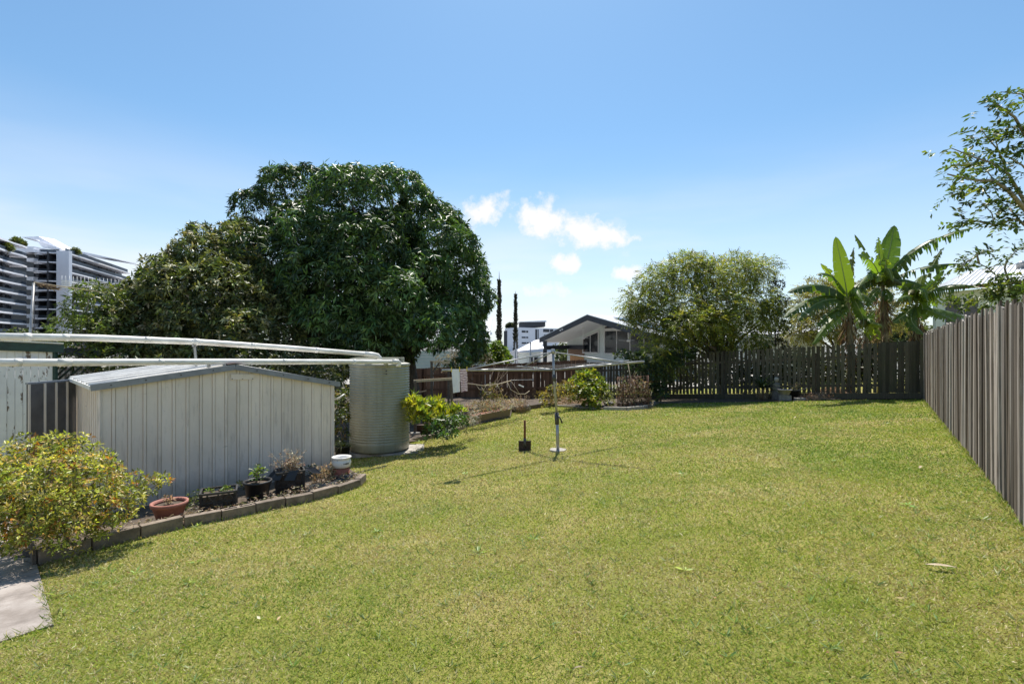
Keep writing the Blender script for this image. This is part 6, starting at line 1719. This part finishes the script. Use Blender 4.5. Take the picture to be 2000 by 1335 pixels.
zs = [apz(y, 165) for y in FL] ; FH = zs[0] - zs[1]
def slabstrip(pts, z, depth, th, name='floor_slab', mat='apt_white'):
    mb = MB(); n = len(pts); vs = []
    for k, p in enumerate(pts):
        a = Vector((*pts[max(k - 1, 0)], 0)); b = Vector((*pts[min(k + 1, n - 1)], 0)); d = (b - a).normalized(); nr = Vector((d.y, -d.x, 0)); q = Vector((*p, z))
        vs += [q, q - nr * depth, q + Vector((0, 0, th)), q - nr * depth + Vector((0, 0, th))]
    fs = []
    for k in range(n - 1):
        a = 4 * k
        fs += [(a, a + 4, a + 6, a + 2), (a + 2, a + 6, a + 7, a + 3), (a + 1, a + 5, a + 4, a), (a + 3, a + 7, a + 5, a + 1)]
    fs += [(0, 2, 3, 1), (4 * n - 4, 4 * n - 3, 4 * n - 1, 4 * n - 2)]
    mb.add(vs, fs); return mb.build(name, MT[mat], AP)
mid_ = [pxy(66, 165), pxy(110, 165)]; rgt = [pxy(135, 164), pxy(165, 173), pxy(195, 184), pxy(225, 196), pxy(255, 210)]
lft = [pxy(-60, 130), pxy(-25, 138), pxy(5, 147), pxy(28, 153), pxy(45, 157), pxy(53, 160)]
core = [pxy(24, 168), pxy(66, 167)]
for k in range(9):
    z = zs[k]
    slabstrip(mid_, z, 9, .42); slabstrip(rgt, z, 9, .36)
    zl = z + 1.0
    slabstrip(lft, zl, 10, .5)
    slabstrip([pxy(52, 163.5), pxy(65, 163.5)], z + .5, 4, 1.15, 'white_panel')
    z0, z1 = z - FH + .42, z
    face(core, 0, z0, z1 + .42, 0, .3, 'glass_wall', MT['apt_glass'])
    # window bays set back behind balconies
    for pts, nb_, off in ((mid_, 4, -3), (rgt[0:2], 3, -3.0), (rgt[1:3], 3, -3.0), (rgt[2:4], 3, -3.0), (rgt[3:5], 3, -3.0), (lft[2:4], 3, -3.5), (lft[3:5], 2, -3), (lft[0:3:2], 3, -3)):
        a, b = Vector(pts[0]), Vector(pts[1])
        dz = 1.0 if pts[0] in lft else 0
        for q in range(nb_):
            f0_, f1_ = q / nb_ + .01, (q + 1) / nb_ - .012
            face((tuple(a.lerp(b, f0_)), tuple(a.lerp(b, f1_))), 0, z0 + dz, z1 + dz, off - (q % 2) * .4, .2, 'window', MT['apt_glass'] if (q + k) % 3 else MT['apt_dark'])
    for pts in (mid_, rgt[0:2], rgt[1:3], rgt[2:4], rgt[3:5]):
        face(tuple(pts), 0, z0, z0 + 1.05, -.1, .06, 'balustrade', MT['apt_bal'])
    for q in range(5): face((lft[q], lft[q + 1]), 0, z0 + 1.05, z0 + 2.1, -.15, .06, 'balustrade', MT['apt_bal'])
    face((pxy(62, 163.8), pxy(67, 163.8)), 0, z0, z1, -1.5, 3, 'dark_blade_wall', MT['apt_dark'])
    for px in (8, 22): face((pxy(px, 150), pxy(px + 4, 151)), 0, z0 + 1, z1 + 1, -2, .6, 'column', MT['apt_dark'])
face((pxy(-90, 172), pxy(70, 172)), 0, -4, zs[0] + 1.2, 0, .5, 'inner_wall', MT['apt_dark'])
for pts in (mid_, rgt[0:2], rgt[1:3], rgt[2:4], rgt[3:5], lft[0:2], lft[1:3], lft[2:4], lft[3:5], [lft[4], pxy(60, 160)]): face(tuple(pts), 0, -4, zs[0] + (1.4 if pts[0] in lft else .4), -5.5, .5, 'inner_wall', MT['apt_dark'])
face((pxy(110, 163), pxy(134.5, 163)), 0, -4, zs[0] + .9, 0, 1.2, 'white_tower', MT['apt_white'])
slabstrip([pxy(20, 164), pxy(66, 164)], zs[0] + .5, 6, 2.0, 'parapet')
for pts in (mid_, rgt[0:2], rgt[1:3], rgt[2:4], rgt[3:5]): face(tuple(pts), 0, zs[0] + .45, zs[0] + 1.9, -1, .08, 'roof_balustrade', MT['apt_bal'])
mb = MB(); q = [at(40, 463, 168), at(78, 461, 168), at(120, 484, 165), at(100, 487, 168), at(85, 484, 166)]; mb.prism([Vector(p) for p in (at(42, 463, 170), at(75, 461.5, 170), at(122, 487, 168), at(84, 484, 168), at(70, 468, 168))], (0, 6, .3)); mb.build('roof_canopy', MT['apt_white'], AP)
mb = MB(); mb.prism([at(140, 488, 172), at(195, 500, 182), at(240, 509, 200), at(240, 512, 200), at(195, 505, 182), at(140, 493, 172)], (1, 6, 0)); mb.build('roof_canopy', MT['apt_white'], AP)
for px, py, Y, r, lab in ((34, 474, 167, 1.9, 'rounded roof garden tree on top of the apartment block'), (14, 483, 150, 1.3, 'small roof garden palm at the left end of the apartment block'), (147, 490, 170, 1.2, 'spiky roof garden plant on the right wing of the apartment block')):
    c = at(px, py, Y); simple_bush('roof_plant', lab, 'plant', [(np.array(c), (r, r, r * .9)), (np.array(c + Vector((r * .8, 0, -.5))), (r * .6, r * .6, r * .5))], tuple(c - Vector((0, 0, r * 1.5))), 9, 5, (.5, .9), (.3, .4), [(.10, .13, .05), (.16, .18, .06)], stem=.08)

# ------------------------------------------------------------------ distant white blocks
def far_block(name, label, px0, px1, pxl, ytop, Y, rows, parent_mat, dark_side=True):
    a, b = at(px0, ytop, Y), at(px1, ytop, Y + 18); l = at(pxl, ytop, Y + 14)
    o = thing(name, (a.x, a.y, -3.5), label, 'building')
    d = (b - a); d.z = 0
    mb = MB(); zt = a.z
    e = l + d
    mb.hexa([Vector((p.x, p.y, -4)) for p in (a, b, e, l)] + [Vector((p.x, p.y, zt)) for p in (a, b, e, l)]); mb.build('wall', parent_mat, o)
    dn = d.normalized(); nr = Vector((dn.y, -dn.x, 0)); L_ = d.length
    for (f0_, f1_, y0, y1) in rows:
        z0, z1 = CZ + (HORY - y1) / F * Y, CZ + (HORY - y0) / F * Y
        p, q = a + dn * L_ * f0_, a + dn * L_ * f1_
        p.z = q.z = 0
        w = MB(); w.hexa([p + nr * .15 + Vector((0, 0, z0)), q + nr * .15 + Vector((0, 0, z0)), q - nr * .2 + Vector((0, 0, z0)), p - nr * .2 + Vector((0, 0, z0)), p + nr * .15 + Vector((0, 0, z1)), q + nr * .15 + Vector((0, 0, z1)), q - nr * .2 + Vector((0, 0, z1)), p - nr * .2 + Vector((0, 0, z1))])
        w = w.build('window', MT['apt_glass'], o)
        m = MB(); mid0 = p.lerp(q, .62); m.bar(mid0 + nr * .2 + Vector((0, 0, z0)), mid0 + nr * .2 + Vector((0, 0, z1)), .25, .1); m.build('mullion', parent_mat, w)
    return o, a, b, l
o, a, b, l = far_block('distant_white_block', 'distant white apartment block with dark strip windows left of the gabled house', 1015, 1092, 986, 639, 250, [(.05, .2, 645, 649), (.05, .2, 657, 660), (.05, .22, 668, 671), (.38, .46, 642, 666), (.58, .84, 641, 647), (.6, .84, 652, 657), (.88, .99, 642, 648)], MT['apt_white'])
MB().prism([at(1014, 640, 252), at(1065, 637, 262), at(1065, 628, 262), at(1014, 631, 252)], (0, 14, 0)).build('roof_storey', MT['apt_dark'], o)
MB().prism([at(984, 646, 263), at(1000, 643, 262), at(1000, 690, 262), at(984, 690, 263)], (2, -1.5, 0)).build('dark_side_panel', MT['apt_dark'], o)
MB().prism([at(1012, 630, 253), at(1068, 628, 262), at(1066, 625.5, 262), at(1014, 628, 253)], (0, 14, 0)).build('roof_slab', MT['apt_white'], o)
cc = at(998, 636, 262); simple_bush('rooftop_hedge', 'dark rooftop hedge on the distant white block', 'hedge', [(np.array(cc), (2.8, 2, 1.6))], tuple(cc - Vector((0, 0, 2))), 6, 5, (.6, 1), (.4, .5), [(.05, .06, .03)], stem=0)
tw_ = thing('distant_tower', (*at(940, 0, 200).xy, -3.5), 'distant white balconied tower beside the right edge of the big dark tree', 'building')
for k in range(5):
    y = 636 + k * 15
    MB().box(at(938, y, 203) + Vector((0, 0, 0)), (9.4 - (1.4 if k == 0 else 0), 8, .9)).build('balcony_slab', MT['apt_white'], tw_)
    MB().box(at(934, y - 7, 205) + Vector((0, 0, 0)), (6.6, 7, 2.4)).build('glass_storey', MT['apt_glass'], tw_)
    MB().box(at(934, y - 3, 200.5), (4.5, .2, 1.1)).build('window', MT['apt_bal'], tw_)
MB().box(at(938, 624, 203), (7.0, 8, .5)).build('roof_slab', MT['apt_white'], tw_)

_q = lambda s, r: tuple(F1 + FN * s + FU * r)
BOUNCE_POLY = [_q(9, 3), _q(46, 3), _q(46, 40), _q(9, 40), _q(-4, 22), _q(6, 9)]
tag(sheet('neighbour_bounce_sheet', BOUNCE_POLY, MT['concrete'], .05, 1.2, .03), kind='structure')  # pale sheet added to bounce neutral light up onto the gabled house
# ------------------------------------------------------------------ gabled house with deep verandah
th_ = R(48); GU = Vector((math.cos(th_), -math.sin(th_), 0)); GN = Vector((-math.sin(th_), -math.cos(th_), 0))     # along the gable / towards us
GP = at(1147, 615, 33.0)
def G(u, o, z): return GP + GU * u + GN * o + Vector((0, 0, z))      # o<0 goes back under the roof
GH = thing('gabled_house', (GP.x, GP.y, g(GP.x, GP.y)), 'pale green house with a charcoal edged gable over a deep verandah', 'house')
UL, SL, UR, SR = -4.45, .335, 6.6, .27
zl, zr = UL * SL, -UR * SR
MT['soffit'] = plain('pale_green_lining', (.82, .84, .86), (.78, .80, .82), 1, .7)
MT['house_wall'] = plain('pale_grey_green_wall', (.70, .76, .74), (.66, .72, .70), 1.2, .7)
MT['house_roof'] = plain('pale_roof_steel', (.62, .62, .62), (.54, .54, .54), 2, .4)
DB = -9.0
for (u0, z0, u1, z1) in ((UL, zl, 0, 0), (0, 0, UR, zr)):
    n_ = Vector((0, 0, .05))
    MB().hexa([G(u0, 0, z0), G(u1, 0, z1), G(u1, DB, z1), G(u0, DB, z0), G(u0, 0, z0) + n_, G(u1, 0, z1) + n_, G(u1, DB, z1) + n_, G(u0, DB, z0) + n_]).build('roof', MT['house_roof'], GH)
    m = -.30
    MB().hexa([G(u0, -.05, z0 + m), G(u1, -.05, z1 + m), G(u1, DB, z1 + m), G(u0, DB, z0 + m), G(u0, -.05, z0 + m + .03), G(u1, -.05, z1 + m + .03), G(u1, DB, z1 + m + .03), G(u0, DB, z0 + m + .03)]).build('soffit', MT['soffit'], GH)
    MB().hexa([G(u0, .0, z0 - .34), G(u1, .0, z1 - .36), G(u1, .05, z1 - .36), G(u0, .05, z0 - .34), G(u0, .0, z0 - .002), G(u1, .0, z1 - .002), G(u1, .05, z1 - .002), G(u0, .05, z0 - .002)]).build('barge_board', MT['dark_paint'], GH)
WO = -2.9        # wall set back
zw = lambda u: (u * SL if u < 0 else -u * SR) - .28
MB().prism([G(-4.35, WO, -5.2), G(6.0, WO, -5.2), G(6.0, WO, zw(6)), G(0, WO, zw(0)), G(-4.35, WO, zw(-4.35))], GN * -.15).build('gable_wall', MT['house_wall'], GH)
MB().bar(G(-4.2, -.3, -5.2), G(-4.2, -.3, zw(-4.2)), .28, .28).build('post', MT['dark_paint'], GH)
MB().bar(G(-4.2, -.3, zw(-4.2) - .5), G(-4.2, WO - .2, zw(-4.2) - .45), .2, .3).build('beam', MT['dark_paint'], GH)
MB().bar(G(-4.2, WO, zw(-4.2) - .45), G(-2.5, WO + .2, zw(-4.2) - .45), .2, .3).build('beam', MT['dark_paint'], GH)
def gwin(pts, name='window', cols=1):
    """window: dark panes in a white frame on the gable wall; pts (u,z) polygon, mullions at us"""
    P = [G(u, WO + .03, z) for u, z in pts]
    w = MB().prism(P, GN * .02).build(name, MT['glass_dark'], GH)
    for i in range(len(pts)):
        MB().bar(G(pts[i][0], WO + .07, pts[i][1]), G(pts[(i + 1) % len(pts)][0], WO + .07, pts[(i + 1) % len(pts)][1]), .07, .09).build('frame', MT['white_paint'], w)
    return w
def mull(w, u, z0, z1): MB().bar(G(u, WO + .068, z0), G(u, WO + .068, z1), .05, .06).build('mullion', MT['white_paint'], w)
def tran(w, u0, u1, z): MB().bar(G(u0, WO + .066, z), G(u1, WO + .066, z), .06, .08).build('transom', MT['white_paint'], w)
w = gwin([(-2.75, -2.55), (-1.3, -2.55), (-1.3, zw(-1.3) - .28), (-2.75, zw(-2.75) - .28)]); mull(w, -2.05, -2.55, zw(-2.0) - .25)
w = gwin([(-.75, -2.6), (3.6, -2.6), (3.6, -.95), (-.75, -.95)])
for u in (.3, 1.4, 2.5): mull(w, u, -2.6, -.95)
w = gwin([(-.75, -.85), (3.0, -.85), (.9, zw(.9) - .14), (0, zw(0) - .14), (-.75, zw(-.75) - .14)])
for u in (.3, 1.4): mull(w, u, -.85, zw(u) - .14)
w = gwin([(-2.75, -4.6), (-.9, -4.6), (-.9, -3.2), (-2.75, -3.2)], 'door'); mull(w, -2.1, -4.6, -3.2); mull(w, -1.5, -4.6, -3.2)
MB().prism([G(-4.0, WO + .05, -5.0), G(-2.65, WO + .05, -5.0), G(-2.65, WO + .05, -2.75), G(-4.0, WO + .05, -2.75)], GN * .03).build('plywood_panel', plain('orange_plywood', (.55, .30, .14), (.46, .24, .11), 3, .7), GH)
MB().prism([G(-4.2, WO + .05, -2.72), G(-2.6, WO + .05, -2.72), G(-2.6, WO + .05, zw(-4.2) - .62), G(-4.2, WO + .05, zw(-4.2) - .62)], GN * .03).build('brick_panel', plain('brown_wall_panel', (.26, .17, .12), (.19, .12, .085), 8, .8), GH)
for u, o_ in ((-1.35, -1.2), (2.4, -1.2)):
    ztop = zw(u) + .1
    f_ = MB().tube([G(u, o_, ztop), G(u, o_, ztop - .85)], .03, 8).build('ceiling_fan', MT['white_paint'], GH)
    MB().lathe([(.1, 0), (.12, .06), (.05, .12)], G(u, o_, ztop - .95), 12).build('motor', MT['white_paint'], f_)
    for a in (.3, 2.4, 4.5): MB().bar(G(u, o_, ztop - .88), G(u + .6 * math.cos(a), o_ + .6 * math.sin(a), ztop - .86), .12, .012).build('blade', MT['white_paint'], f_)
for k in range(2):
    q = G(-2.35 + .18 * k, .07, (-2.35 + .18 * k) * SL - .17); MB().box(q, (.09, .09, .09)).build('spot_light', MT['white_paint'], GH)
for k in range(4):
    a0 = G(1.0 + .9 * k, -1.5, -(1.0 + .9 * k) * SR + .12); a1 = G(1.85 + .9 * k, -1.5, -(1.85 + .9 * k) * SR + .12); bk2 = GN * -1.7
    MB().hexa([a0, a1, a1 + bk2, a0 + bk2] + [v + Vector((0, 0, .04)) for v in (a0, a1, a1 + bk2, a0 + bk2)]).build('solar_panel', MT['glass_dark'], GH)
# low white-roofed annex on its left
AX = thing('white_roof_annex', tuple(gz(1030, 36)), 'low annex with a white roof left of the gabled house', 'building')
a, b, c, d = at(1004, 688, 36), at(1062, 682, 34.5), at(1060, 664, 39), at(1040, 664, 40)
c, d = at(1058, 663, 40), at(1045, 666, 41)
MB().hexa([a, b, c, d] + [v + Vector((0, 0, .08)) for v in (a, b, c, d)]).build('roof', MT['apt_white'], AX)
MB().prism([at(1012, 690, 36.3), at(1056, 686, 35), at(1056, 730, 35), at(1012, 730, 36.3)], (0, .2, 0)).build('wall', MT['house_wall'], AX)
w = MB().prism([at(1034, 698, 35.5), at(1050, 697, 35.0), at(1050, 716, 35.0), at(1034, 716, 35.5)], (0, .1, 0)).build('window', MT['glass_dark'], AX)
MB().bar(at(1042, 697, 35.1), at(1042, 716, 35.1), .08, .05).build('mullion', MT['white_paint'], w)
MB().prism([at(990, 690, 35), at(1011, 680, 35), at(1011, 720, 35), at(990, 720, 35)], (0, .3, 0)).build('white_screen', MT['apt_white'], AX)
for px, yt in ((1007, 668), (1036, 670)):
    p = at(px, yt, 30); o = thing('steel_post', (p.x, p.y, g(p.x, p.y)), ('left' if px < 1020 else 'right') + ' of two thin steel posts rising above the brown fence', 'post', 'steel posts behind the brown fence')
    MB().tube([(p.x, p.y, g(p.x, p.y)), p], .04, 8).build('tube', MT['galv'], o); MB().lathe([(.045, 0), (.045, .05), (.01, .07)], p, 8).build('cap', MT['steel_dark'], o)
# pale house seen under the big tree
PH = thing('pale_blue_house', tuple(gz(880, 31)), 'pale blue weatherboard house glimpsed under the right side of the dark tree', 'house')
for k in range(12):
    z = g(-3.5, 31) + .2 * k
    a, b = at(800, 0, 31.5), at(948, 0, 30.0)
    MB().bar(Vector((a.x, a.y, z + .1)), Vector((b.x, b.y, z + .1)), .08 + .01 * (k % 2), .19).build('weatherboard', plain('pale_blue_board', (.42, .52, .56), (.36, .45, .49), 1, .7) if k == 0 else PH.children[0].active_material, PH)
a, b = at(795, 668, 31), at(955, 668, 29.5); MB().hexa([a, b, b + Vector((0, 5, 1.6)), a + Vector((0, 5, 1.6))] + [v + Vector((0, 0, .1)) for v in (a, b, b + Vector((0, 5, 1.6)), a + Vector((0, 5, 1.6)))]).build('roof', MT['house_roof'], PH)
w = MB().prism([at(905, 690, 30.2), at(925, 690, 30.0), at(925, 712, 30.0), at(905, 712, 30.2)], (0, .1, 0)).build('window', MT['glass_dark'], PH)
MB().bar(at(905, 690, 30.1), at(925, 690, 29.9), .06, .08).build('frame', MT['white_paint'], w)

# ------------------------------------------------------------------ house behind the right fence
RH = thing('white_roof_house', tuple(gz(1930, 24)), 'house with a ribbed white roof and red gutter behind the right fence', 'house')
def tin_mat():
    t = NT('ribbed_white_roof'); return t.done((.72, .72, .72), .4)
MT['tin'] = plain('white_roof_sheet', (.74, .74, .74), (.66, .66, .66), 1.5, .4, rnd=(.95, 1.03))
rl, rr_ = at(1896, 528, 24.0), at(2120, 496, 22.0)
el_, er = at(1852, 560, 20.6), at(2120, 536, 18.8); hl = at(1822, 563, 23.5)
n = 22
for k in range(n):
    a, b = lerp(el_, er, k / n), lerp(el_, er, (k + .86) / n); a2, b2_ = lerp(el_, er, (k + .86) / n), lerp(el_, er, (k + 1) / n)
    t0, t1, t2 = lerp(rl, rr_, k / n), lerp(rl, rr_, (k + .86) / n), lerp(rl, rr_, (k + 1) / n)
    u = Vector((0, 0, .045)); mb = MB()
    mb.add([a, b, t1, t0], [(0, 1, 2, 3)]); mb.add([a2 + u, b2_ + u, t2 + u, t1 + u, a2, b2_, t2, t1], [(0, 1, 2, 3), (4, 0, 3, 7), (1, 5, 6, 2), (4, 5, 1, 0)])
    mb.build('roof_sheet', MT['tin'], RH)
n = 6
for k in range(n):
    a, b = lerp(hl, el_, k / n), lerp(hl, el_, (k + .86) / n); c = lerp(hl, el_, (k + 1) / n); u = Vector((0, 0, .045))
    mb = MB(); mb.add([a, b, rl], [(0, 1, 2)]); mb.add([b + u, c + u, rl + u, b, c], [(0, 1, 2), (3, 0, 2), (1, 4, 2), (3, 4, 1, 0)]); mb.build('roof_sheet', MT['tin'], RH)
MT['red_gutter'] = plain('red_brown_gutter', (.20, .065, .05), (.15, .05, .04), 3, .5)
MB().bar(el_ - Vector((0, 0, .07)), er - Vector((0, 0, .07)), .12, .13).build('gutter', MT['red_gutter'], RH)
MB().bar(hl - Vector((0, 0, .07)), el_ - Vector((0, 0, .07)), .12, .13).build('gutter', MT['red_gutter'], RH)
iw = Vector((.25, .9, 0))
MB().prism([el_ + iw + Vector((0, 0, -.15)), er + iw + Vector((0, 0, -.15)), er + iw + Vector((0, 0, -2.6)), el_ + iw + Vector((0, 0, -2.6))], (0, .15, 0)).build('wall', MT['house_wall'], RH)
MB().prism([hl + Vector((.5, 0, -.15)), el_ + iw + Vector((0, .02, -.15)), el_ + iw + Vector((0, .02, -2.6)), hl + Vector((.5, 0, -2.6))], (.15, .05, 0)).build('wall', MT['house_wall'], RH)
w0, w1 = lerp(el_, er, .08) + iw, lerp(el_, er, .34) + iw
w = MB().prism([w0 + Vector((0, -.04, -.55)), w1 + Vector((0, -.04, -.55)), w1 + Vector((0, -.04, -1.7)), w0 + Vector((0, -.04, -1.7))], (0, .03, 0)).build('window', MT['glass_dark'], RH)
MB().bar(w0 + Vector((0, -.06, -.55)), w1 + Vector((0, -.06, -.55)), .05, .08).build('frame', MT['white_paint'], w)
MB().bar(lerp(w0, w1, .5) + Vector((0, -.06, -.55)), lerp(w0, w1, .5) + Vector((0, -.06, -1.7)), .05, .06).build('mullion', MT['white_paint'], w)
MB().lathe([(.18, 0), (.18, .22), (.22, .25), (.05, .38)], lerp(lerp(rl, rr_, .5), lerp(el_, er, .5), .35) + Vector((0, 0, -.05)), 14).build('roof_vent', MT['galv'], RH)
# neighbour's dark fence stub and low white carport roof
NF = thing('neighbour_fence', (*at(1800, 0, 14.9).xy, g(*at(1800, 0, 14.9).xy)), 'dark neighbouring fence running off behind the bananas and right fence', 'fence')
for k in range(26):
    p = at(1806 + k * 4.2, 0, 15.2 + .06 * k); place(pm[k % 4], 'picket', NF, (p.x, p.y, g(p.x, p.y)), .1, 0, 0, (1.1, 1, 1.22 + .004 * k))
a, b = at(1806, 0, 15.26), at(1915, 0, 16.8)
for h in (.4, 1.4): MB().bar(Vector((a.x, a.y, g(a.x, a.y) + h)), Vector((b.x, b.y, g(b.x, b.y) + h)), .04, .08).build('rail', MT['rail'], NF)
CPT = thing('carport', tuple(gz(1560, 24)), 'low white flat roofed carport beyond the picket fence', 'carport')
a, b = at(1455, 660, 25), at(1645, 655, 22.5); bk3 = Vector((1.5, 4, .3))
MB().hexa([a, b, b + bk3, a + bk3] + [v + Vector((0, 0, .16)) for v in (a, b, b + bk3, a + bk3)]).build('roof', MT['apt_white'], CPT)
for f_ in (.05, .5, .95):
    p = lerp(a, b, f_) + Vector((.2, .4, 0)); MB().bar(Vector((p.x, p.y, g(p.x, p.y))), p, .09, .09).build('post', MT['white_paint'], CPT)
MB().prism([a + bk3 * .9 + Vector((0, 0, -2.2)), b + bk3 * .9 + Vector((0, 0, -2.2)), b + bk3 * .9, a + bk3 * .9], (0, .1, 0)).build('back_wall', MT['house_wall'], CPT)
hd = [(np.array([*_q(s_, 1.5 + .35 * math.sin(s_ * 3)), bg_z(s_) + 1.02]), (.75, .6, .7)) for s_ in np.arange(.6, 9.6, .62)]
simple_bush('shade_hedge', 'dark low hedge behind the right half of the picket fence', 'hedge', [(c - np.array([0, 0, .25]), r) for c, r in hd], (*_q(5, 1.5), bg_z(5)), 30, 6, (.1, .17), (.4, .5), [(.04, .055, .025), (.06, .075, .03), (.09, .10, .04)], 'leaf_gloss', stem=.04)
# backdrop of suburban trees low on the skyline
for px, Y, w_, top, lab in ((60, 70, 7, 640, 'low green tree at the foot of the apartment block'), (320, 60, 7, 655, 'skyline tree behind the olive green tree'), (1120, 60, 5, 668, 'low skyline tree behind the gabled house'), (1420, 60, 7, 640, 'distant tree behind the feathery tree'), (1760, 45, 5, 615, 'distant dull tree behind the tallest banana')):
    zt = at(px, top, Y).z; c = at(px, 0, Y); gz0 = g(c.x, c.y); h_ = zt - gz0
    cl2 = [(np.array([c.x + w_ * .35 * math.cos(k * 2.4) * (k % 3) / 2, c.y + w_ * .3 * math.sin(k * 2.4), gz0 + h_ * (.45 + .08 * (k % 5))]), (w_ * .32, w_ * .32, h_ * .22)) for k in range(9)]
    o = thing('skyline_tree', (c.x, c.y, gz0), lab, 'tree', 'skyline trees')
    P, N, K = clump_tips(cl2, 5, -.9, .5, .4)
    leaves_obj('crown', whorls(P, N, 6, (.25, .45), (.35, .5), [(.07, .10, .03), (.10, .13, .04), (.05, .07, .03)], .3), MT['leaf'], o)
    limbs((c.x, c.y, gz0), [k[0] for k in cl2], .16, .03, 6, .3, .4).build('trunk', MT['bark'], o)
